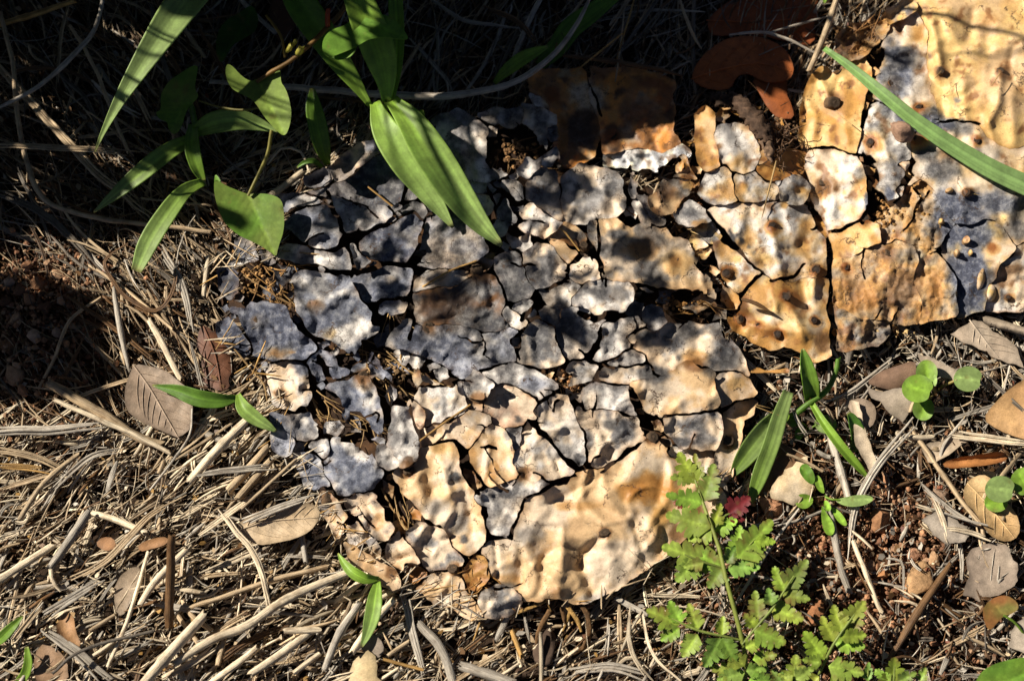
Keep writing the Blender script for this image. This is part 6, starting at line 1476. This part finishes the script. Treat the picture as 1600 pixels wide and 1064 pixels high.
stalk(t_, [(596,905,6),(593,904,14),(590,905,18)], 5, G_LIME * .8)
blade(t_, [(592,904,18),(572,904,21),(552,894,22),(538,880,20),(528,864,18)], [6,14,18,16,10,2], G_LIME * .9, G_LIME, .3)
blade(t_, [(590,908,18),(586,935,21),(582,960,22),(574,988,20),(565,1010,17)], [8,20,24,22,14,4], G_LIME, G_PALE, .25)
t_ = thing('seedling', 'small green blades at the edge of the straw heap beside the dull brown leaf', 'grass', 30, 1050)
blade(t_, [(-20,1010,6),(0,998,14),(18,980,18),(36,962,19)], [8,14,16,12,2], G_MID, G_LIME * .8, .3)
blade(t_, [(20,1075,4),(38,1055,10),(44,1035,14),(42,1010,16)], [8,14,14,12,5], G_LIME * .8, G_LIME, .3)
t_ = thing('loose_blade', 'cut green grass blade lying across the yellow mouldy cactus pad', 'grass blade', 1400, 170)
blade(t_, [(1288,76,24),(1330,106,27),(1385,152,31),(1440,196,33),(1500,236,33),(1560,270,33),(1640,305,33),(1720,335,32)], [8,17,22,26,29,32,34,34], c3(.20,.34,.09), c3(.22,.33,.12), .12, streak=.2, n=40)
t_ = thing('seedling', 'tiny green leaf tip above the two orange-brown leaves', 'leaf', 1290, -20)
blade(t_, [(1292,-25,10),(1290,-10,13),(1288,6,14)], [8,14,12,2], G_LIME * .8, G_LIME, .3)
# grass plant right of the large pad
t_ = thing('grass_plant', 'green grass clump with flat pale-striped blades beside the right rim of the flaking pad', 'grass', 1270, 628)
stalk(t_, [(1238,652,8),(1262,632,13),(1290,612,14),(1305,585,14),(1310,560,13)], 10, G_MID * .8)
blade(t_, [(1268,622,13),(1266,600,20),(1260,572,25),(1254,545,28)], [22,26,24,18,4], G_LIME * .6, G_MID * .9, .5)
blade(t_, [(1268,630,13),(1285,658,17),(1312,695,18),(1335,722,15),(1358,748,11)], [8,11,14,14,12,3], G_LIME, G_LIME, .7)
blade(t_, [(1232,612,12),(1218,652,15),(1205,695,15),(1190,735,13),(1172,785,10)], [16,24,26,26,24,10], G_PALE * .75, G_LIME * .7, .2, streak=.25)
blade(t_, [(1215,650,11),(1190,680,14),(1165,712,14),(1140,748,12)], [22,34,34,26,3], G_PALE * .7, G_LIME * .6, .35)
blade(t_, [(1335,705,6),(1340,680,11),(1332,655,16),(1325,645,18)], [14,20,22,18,5], G_MID * .6, G_DARK * 1.6, .5)
t_ = thing('seedling', 'small round-leaved green seedling under the flat-bladed grass clump', 'seedling', 1270, 665)
flat_leaf(t_, "1228 648 1240 642 1250 650 1250 662 1240 668 1228 662", 9, G_LIME * .8, G_MID, "1250 660 1230 652", 41, 1)
flat_leaf(t_, "1242 670 1256 664 1258 678 1248 690 1242 684", 7, G_MID, G_MID, "1254 666 1246 686", 42, 1)
flat_leaf(t_, "1272 655 1290 646 1306 654 1308 668 1296 678 1282 676 1274 668", 9, G_LIME * .8, G_PALE * .8, "1275 664 1304 660", 43, 1)
stalk(t_, [(1262,672,2),(1258,664,6),(1250,660,9)], 3, G_LIME * .8)
stalk(t_, [(1262,672,2),(1268,668,7),(1276,664,9)], 3, G_LIME * .8)
t_ = thing('seedling', 'green seedling rosette with a toothed leaf beside the dark angular stone', 'seedling', 1292, 775)
for o_, m_, z_, ca_ in [("1248 735 1252 725 1262 724 1272 738 1274 752 1268 758 1256 748", "1272 755 1252 730", 13, G_MID), ("1272 752 1276 740 1284 748 1288 764 1288 772 1278 766", "1289 772 1276 744", 12, G_LIME), ("1303 781 1322 776 1345 772 1362 775 1366 780 1355 788 1335 792 1318 790", "1302 782 1364 780", 14, G_PALE), ("1284 786 1290 800 1302 815 1305 830 1298 838 1288 832 1283 810", "1286 786 1300 834", 12, G_LIME), ("1298 790 1312 798 1322 812 1324 822 1315 820 1304 808", "1298 791 1320 818", 11, G_LIME), ("1240 778 1252 770 1268 774 1272 784 1260 796 1245 792", "1270 780 1242 784", 9, G_LIME * .8), ("1288 780 1296 784 1300 796 1292 800 1287 792", "1289 781 1295 798", 13, G_LIME)]:
    flat_leaf(t_, o_, z_, ca_ * .9, ca_ * 1.1, m_, int(z_ * 7 + len(m_)), 2)
stalk(t_, [(1292,778,1),(1291,776,8),(1290,774,12)], 5, G_LIME * .8)
stalk(t_, [(1291,777,12),(1300,780,14),(1312,781,14)], 4, G_LIME * .8, 'petiole')
# round-leaved seedlings
def round_leaf(root, cx, cy, rx, ry, notch, z0, ca, seed, slope=(0, 0)):
    a = np.linspace(0, 2 * math.pi, 22, endpoint=False)
    k = 1 - .22 * np.exp(-((np.angle(np.exp(1j * (a - R(notch))))) / .3) ** 2)
    poly = np.stack([cx + rx * k * np.cos(a), cy + ry * k * np.sin(a)], -1)
    n_ = np.array([[cx + rx * .78 * math.cos(R(notch)), cy + ry * .78 * math.sin(R(notch))], [cx - rx * .8 * math.cos(R(notch)), cy - ry * .8 * math.sin(R(notch))]])
    flat_leaf(root, poly, z0, ca, ca * 1.15, n_, seed, 2.0, slope, rnd=1, wave=.4, edge=c3(.30, .42, .14))
t_ = thing('seedling', 'seedling with four round green leaves beside the brown folded leaf', 'seedling', 1460, 606)
round_leaf(t_, 1434, 607, 25, 22, 20, 21, G_LIME * .95, 51)
round_leaf(t_, 1448, 582, 17, 20, 80, 18, G_LIME * .85, 52)
round_leaf(t_, 1513, 592, 23, 20, 10, 16, G_PALE * .75, 53)
round_leaf(t_, 1443, 638, 17, 19, -70, 12, G_LIME * .85, 54)
flat_leaf(t_, "1457 590 1461 584 1465 592 1463 602 1459 604", 22, G_PALE, G_PALE, "1461 586 1461 602", 55, 1)
stalk(t_, [(1464,612,2),(1472,604,10),(1485,598,14),(1494,594,16)], 5, c3(.34, .26, .08), 'petiole')
stalk(t_, [(1464,612,2),(1460,610,14),(1455,609,20)], 5, c3(.30, .24, .08), 'petiole')
stalk(t_, [(1464,612,2),(1458,606,12),(1452,598,18)], 4, c3(.30, .24, .08), 'petiole')
stalk(t_, [(1464,612,2),(1456,620,8),(1450,626,11)], 4, c3(.30, .24, .08), 'petiole')
t_ = thing('seedling', 'seedling with round green leaves over the golden tan oval leaf', 'seedling', 1594, 775)
round_leaf(t_, 1563, 764, 24, 21, 10, 22, G_PALE * .75, 56)
round_leaf(t_, 1600, 752, 21, 22, 60, 18, G_LIME * .9, 57)
round_leaf(t_, 1557, 784, 19, 16, -20, 13, G_LIME * .9, 58)
stalk(t_, [(1594,778,3),(1590,772,14),(1584,768,21)], 5, c3(.36, .30, .12), 'petiole')
stalk(t_, [(1594,778,3),(1597,768,12),(1599,762,17)], 5, c3(.36, .30, .12), 'petiole')
stalk(t_, [(1594,778,3),(1582,782,9),(1572,784,12)], 4, c3(.36, .30, .12), 'petiole')
t_ = thing('seedling', 'red-tinged green leaf on a curved stalk above the dark soil', 'seedling', 1605, 1000)
flat_leaf(t_, "1535 950 1550 934 1572 928 1590 940 1592 952 1578 960 1568 962 1556 975 1546 986 1538 972", 14, c3(.34,.15,.05), c3(.22,.20,.05), "1570 962 1555 945", 59, 2, edge=c3(.36,.10,.04))
stalk(t_, [(1612,1004,2),(1600,990,9),(1585,972,13),(1568,961,14)], 4, G_LIME * .8, 'petiole')
t_ = thing('broad_leaf_plant', 'smooth broad green leaf beside the pale grey leaf scrap', 'leaf', 1600, 1075)
flat_leaf(t_, "1522 1075 1528 1055 1545 1040 1575 1030 1610 1025 1650 1040 1650 1090 1560 1095 1530 1090", 26, G_MID, G_LIME * .8, "1525 1080 1640 1040", 60, 4)
stalk(t_, [(1655,1100,2),(1648,1080,14),(1640,1045,24)], 6, G_LIME * .8, 'petiole')

# feathery lobed plant
def lobed(base, tip, width, rng, lobes=4):
    b = np.array(base, float); t = np.array(tip, float); d = t - b; L = np.hypot(*d); u = d / L; n = np.array([-u[1], u[0]])
    left, right = [], []
    for sgn, out in ((1, left), (-1, right)):
        out.append((.02, .03))
        for k in range(lobes):
            f0 = .10 + .74 * k / lobes; f1 = .10 + .74 * (k + 1) / lobes
            h = (.50, .48, .38, .24)[k] * rng.uniform(.75, 1.2)
            if k: out.append((f0 + .005, h * .26))
            q_ = .74 / lobes
            out.append((f0 + q_ * .35, h * .70)); out.append((f0 + q_ * .62, h * .98)); out.append((f0 + q_ * .85, h * .84)); out.append((f0 + q_ * 1.12, h * 1.0)); out.append((f0 + q_ * 1.3, h * .62))
        out.append((.88, .10)); out.append((.93, .14)); out.append((.985, .07))
    P_ = [b] + [b + u * L * f + n * width * h for f, h in left] + [t] + [b + u * L * f - n * width * h for f, h in right[::-1]]
    return np.array(P_)
rfp = random.Random(44)
def leaflet(root, base, tip, wk, z0, ca, seed, slope=None, red=0.0):
    L = math.hypot(tip[0] - base[0], tip[1] - base[1])
    poly = lobed(base, tip, L * wk * 1.15, rfp)
    flat_leaf(root, poly, z0, ca * .9, ca * 1.15, np.array([base, tip], float), seed, 2.2, slope or (rfp.uniform(-.18, .18), rfp.uniform(-.18, .18)), rnd=1, name='leaflet', step=3.2, wave=1.0, edge=c3(.20, .08, .03) if rfp.random() < .6 else None)
GF = c3(.245, .36, .06)
t_ = thing('lobed_plant', 'yellow-green plant with feathery lobed leaves and one dark red leaflet beside the flaking pad', 'plant', 1160, 1075)
stalk(t_, [(1162,1085,2),(1166,1040,14),(1160,1000,22),(1150,960,27),(1135,905,30),(1125,860,31),(1113,825,31),(1100,790,30),(1088,755,29),(1082,735,28)], 7, c3(.26, .30, .06), 'stem', (1, .5))
LF = [((1088,756),(1060,706),.62),((1086,748),(1047,746),.60),((1090,752),(1086,708),.5),((1098,784),(1116,724),.62),((1099,786),(1040,772),.52),((1112,824),(1040,803),.62),((1112,826),(1076,846),.75),((1114,822),(1126,786),.62),((1116,828),(1152,812),.75),
 ((1128,884),(1034,853),.50),((1090,876),(1056,908),.8),((1128,886),(1082,860),.6),((1130,888),(1106,918),.8),((1152,872),(1207,812),.60),((1150,874),(1156,820),.6),((1156,872),(1196,868),.7),((1134,880),(1150,852),.7),((1136,888),(1188,886),.50),
 ((1228,920),(1262,874),.62),((1226,924),(1208,884),.62),((1222,928),(1266,936),.55),((1204,950),(1256,968),.62),((1206,946),(1200,918),.8),((1184,968),(1180,922),.62),((1178,984),(1228,1005),.72),((1182,980),(1162,958),.7),
 ((1062,976),(1010,952),.62),((1064,974),(1046,938),.7),((1062,980),(1032,1000),.75),((1090,984),(1076,942),.65),((1090,990),(1066,1026),.7),((1128,992),(1130,962),.8),((1126,996),(1100,1042),.62),((1128,996),(1150,1036),.65),((1165,1012),(1190,1000),.8),((1164,1050),(1120,1062),.6),((1166,1048),(1200,1042),.7),
 ((1318,985),(1352,938),.6),((1316,988),(1302,944),.62),((1312,994),(1354,992),.6),((1304,1004),(1352,1010),.65),((1302,1002),(1284,962),.62),((1288,1030),(1256,986),.62),((1284,1036),(1254,1030),.7),((1294,1040),(1350,1052),.6),((1394,1080),(1398,1026),.72),((1240,1075),(1244,1022),.70),((1438,1064),(1446,1042),.8),((1356,1064),(1358,1034),.5),((1230,1080),(1205,1045),.6),((1164,1040),(1134,1016),.7),((1160,1056),(1108,1040),.55),((1170,1062),(1216,1066),.6),((1176,1030),(1214,1022),.6),((1244,1062),(1272,1040),.65),((1238,1066),(1216,1052),.6),((1300,1050),(1330,1076),.7),((1280,1056),(1258,1072),.7),((1392,1066),(1366,1046),.7),((1402,1066),(1432,1050),.7),((1100,878),(1068,886),.6),((1178,846),(1212,846),.6)]
for i, (b_, p_, w_) in enumerate(LF):
    z_ = 30 - (0 if b_[1] < 900 else (b_[1] - 900) * .06) + rfp.uniform(-1.5, 1.5)
    leaflet(t_, b_, p_, w_, z_, GF * rfp.uniform(.7, 1.2) * np.array([rfp.uniform(.85, 1.25), 1, rfp.uniform(.7, 1.2)]) * (np.array([1.15, .85, .9]) if i == 2 else 1), 200 + i)
o_ = leaflet(t_, (1133,806), (1172,776), .72, 29, c3(.17, .022, .025), 300)
o_ = leaflet(t_, (1138,806), (1164,812), .6, 28, c3(.19, .03, .03), 301)
leaflet(t_, (1076,788), (1052,786), .7, 27, c3(.20, .04, .03), 302)
for p in [[(1128,886,29),(1100,878,30),(1070,866,30)],[(1132,895,29),(1150,874,30),(1180,842,30)],[(1160,1006,22),(1185,976,25),(1210,946,28),(1240,900,29)],[(1158,1000,22),(1128,993,25),(1090,984,26),(1050,966,26)],[(1270,1075,4),(1288,1035,18),(1305,1002,25),(1335,960,28)],[(1394,1090,4),(1396,1075,18),(1398,1040,24)],[(1240,1090,4),(1241,1075,16),(1243,1040,22)],[(1436,1080,4),(1438,1066,14),(1442,1052,18)],[(1352,1085,4),(1355,1066,16),(1357,1045,20)],[(1160,1075,4),(1164,1050,16),(1180,1046,20)],[(1116,826,30),(1130,808,29),(1140,802,29)]]:
    stalk(t_, p, 4, c3(.26, .32, .07), 'leaf_stalk', (1, .5))

# ------------------------------------------------------------------ tall weeds beyond the picture whose shade falls across the top of the scene
rw = random.Random(13); rsw = np.random.RandomState(14)
TS = np.array(to_sun)
def to_px(P_):
    d = np.asarray(P_, float) - np.array([CX, CY, CZ])
    x = d[0]; y = d[1] * _ct + d[2] * _st; zc = -(d[2] * _ct - d[1] * _st)
    return W_PX / 2 + x / zc * LENS / 36 * W_PX, H_PX / 2 - y / zc * LENS / 36 * W_PX
def in_frame(P_, m=25):
    x, y = to_px(P_); return -m < x < W_PX + m and -m < y < H_PX + m
WEEDS = []
for i, (x, y) in enumerate([(-760,160),(-520,40),(-260,-70),(-20,-160),(230,-190),(480,-200),(720,-190)]):
    WEEDS.append([thing('tall_weed', 'leafy green weed shading the scene, ' + ['standing by the reddish clod heap', 'between the clod heap and the grey twig', 'beyond the forked grey twig', 'behind the long arching blade', 'behind the twining vine', 'behind the upright broad-bladed grass', 'behind the long curved grey stem'][i], 'weed', x, y), Pile(), Pile(), []])
SHADE = P2("-220 -260 1330 -260 1290 40 1250 130 1180 190 1120 175 1090 235 1000 262 880 258 840 175 700 165 640 215 520 250 420 320 330 345 180 410 120 380 -20 395 -220 395")
LIT = [([(300,-10),(262,40),(222,100),(188,155),(162,205),(148,238)], 72, 24), ([(305,215),(262,238),(215,275),(146,332)], 28, 15), ([(318,284),(258,338),(213,424)], 27, 15), ([(335,192),(372,188),(436,207)], 30, 15), ([(586,160),(630,245),(708,356)], 34, 24), ([(612,158),(672,240),(784,384)], 35, 26), ([(604,160),(590,75),(555,-15)], 52, 22), ([(400,130),(440,190)], 46, 16), ([(275,190),(290,160)], 34, 12), ([(400,340),(425,385)], 26, 18), ([(790,112),(850,75)], 15, 10), ([(620,110),(620,20)], 50, 8), ([(495,215),(500,240)], 16, 8)]
DAPPLE = P2("420 250 640 200 840 170 1010 262 1060 330 1120 420 1170 560 1040 600 860 560 700 600 560 560 480 440 420 400")
def shaded(x, y):
    X, Y = np.array([x]), np.array([y])
    if inside(X, Y, SHADE)[0]:
        dd = dist_poly(X, Y, SHADE)[0]
        if dd < 22 and rw.random() < .6: return False
        return n2(X, Y, 60, 4, 2)[0] < (.30 if x > 380 else .03)
    if -220 < x < 175 and 480 < y < 625 and x < 175 - max(0, 500 - y): return n2(X, Y, 60, 4, 2)[0] < .12
    if inside(X, Y, DAPPLE)[0]:
        return n2(X * .6 + Y * .45, Y - X * .35, 40, 14, 2)[0] > .32
    return False
LITG = []
for pts_, z, w in LIT:
    A = np.array(pts_, float); C = spline(A, 14)
    G = place(C[:, 0], C[:, 1], z * MM) - TS[None] * (z * MM / TS[2])
    LITG.append((np.array([to_px(g) for g in G]), w))
def leaf_geo(c, L, w):
    d = rsw.normal(size=3); d[2] *= .4; d /= np.linalg.norm(d)
    s_ = np.cross(d, TS + .5 * rsw.normal(size=3)); s_ /= np.linalg.norm(s_); u_ = np.cross(d, s_) * .10
    V = np.array([c - d * L / 2, c - d * L * .15 + s_ * w / 2 + u_ * L, c + d * L * .2 + s_ * w * .42 + u_ * L, c + d * L / 2, c + d * L * .2 - s_ * w * .42 + u_ * L, c - d * L * .15 - s_ * w / 2 + u_ * L, c])
    return V, np.array([(6, 0, 1), (6, 1, 2), (6, 2, 3), (6, 3, 4), (6, 4, 5), (6, 5, 0)])
n_leaf = 0
for it in range(24000):
    if n_leaf >= 2800: break
    x, y = rw.uniform(-220, 1330), rw.uniform(-260, 630)
    X, Y = np.array([x]), np.array([y])
    if not shaded(x, y): continue
    dap = not inside(X, Y, SHADE)[0] and x > 200
    if any(dist_poly(X, Y, g, False)[0] < w * .95 for g, w in LITG): continue
    h = rw.uniform(.22, .36) if dap else rw.uniform(.10, .34)
    c = place(x, y, 0) + TS * (h / TS[2])
    if in_frame(c, 90): continue
    W = min(WEEDS, key=lambda q: (q[0].location.x - c[0]) ** 2 + (q[0].location.y - c[1]) ** 2)
    L = rw.uniform(.018, .042) * (.62 if dap else 1)
    V, T = leaf_geo(c, L, L * rw.uniform(.35, .6))
    W[2].add(V, None, T, np.repeat((G_MID * rw.uniform(.5, 1.0))[None], 7, 0)); W[3].append(c); n_leaf += 1
# long culms whose thin shadows cross the pads
for (xa, ya), (xb, yb), h, w, k in [((1420,108),(1640,92),.30,.0042,6),((1080,470),(1240,466),.34,.0030,5),((1222,330),(1246,480),.36,.0045,5),((985,540),(1110,498),.32,.0045,5),((1130,585),(1175,520),.36,.0035,5),((860,420),(960,360),.33,.005,5),((660,500),(800,430),.34,.010,4),((1385,60),(1440,120),.30,.006,6),((640,560),(720,500),.33,.004,4),((1130,430),(1200,420),.33,.002,5)]:
    base = np.array(WEEDS[k][0].location)
    a, b = place(xa, ya, 12 * MM) + TS * (h / TS[2]), place(xb, yb, 12 * MM) + TS * (h / TS[2])
    if np.linalg.norm(a - base) > np.linalg.norm(b - base): a, b = b, a
    m1 = base * .7 + a * .3; m1[2] = a[2] * .55
    C = spline(np.array([base, m1, a, b]), 20)
    C = np.concatenate([C, ])
    if any(in_frame(q, 15) for q in C if q[2] > .02): continue
    V, Q, T, cc = strand(C, w, w * .5, 6, G_OLIVE, rsw, (.6, .4))
    mesh_obj('culm', V, [Q, T], M_GREEN, WEEDS[k][0], cc)
for root, st_, fo, cs in WEEDS:
    base = np.array(root.location)
    if not cs: continue
    for c in (cs[i] for i in range(0, len(cs), 6)):
        m = base * .5 + c * .5; m[2] = c[2] * .6
        C = spline(np.array([base + rsw.normal(0, .004, 3) * np.array([1, 1, 0]), m, c]), 8)
        if any(in_frame(q, 15) for q in C): continue
        st_.add(*strand(C, .0026, .0026, 5, c3(.14, .18, .05), rsw, (1, .4)))
    if st_.n: tag(st_.build('stems', M_GREEN, root), kind='stuff')
    tag(fo.build('foliage', M_GREEN, root), kind='stuff')
for w_ in WEEDS:
    if not w_[3]: bpy.data.objects.remove(w_[0])
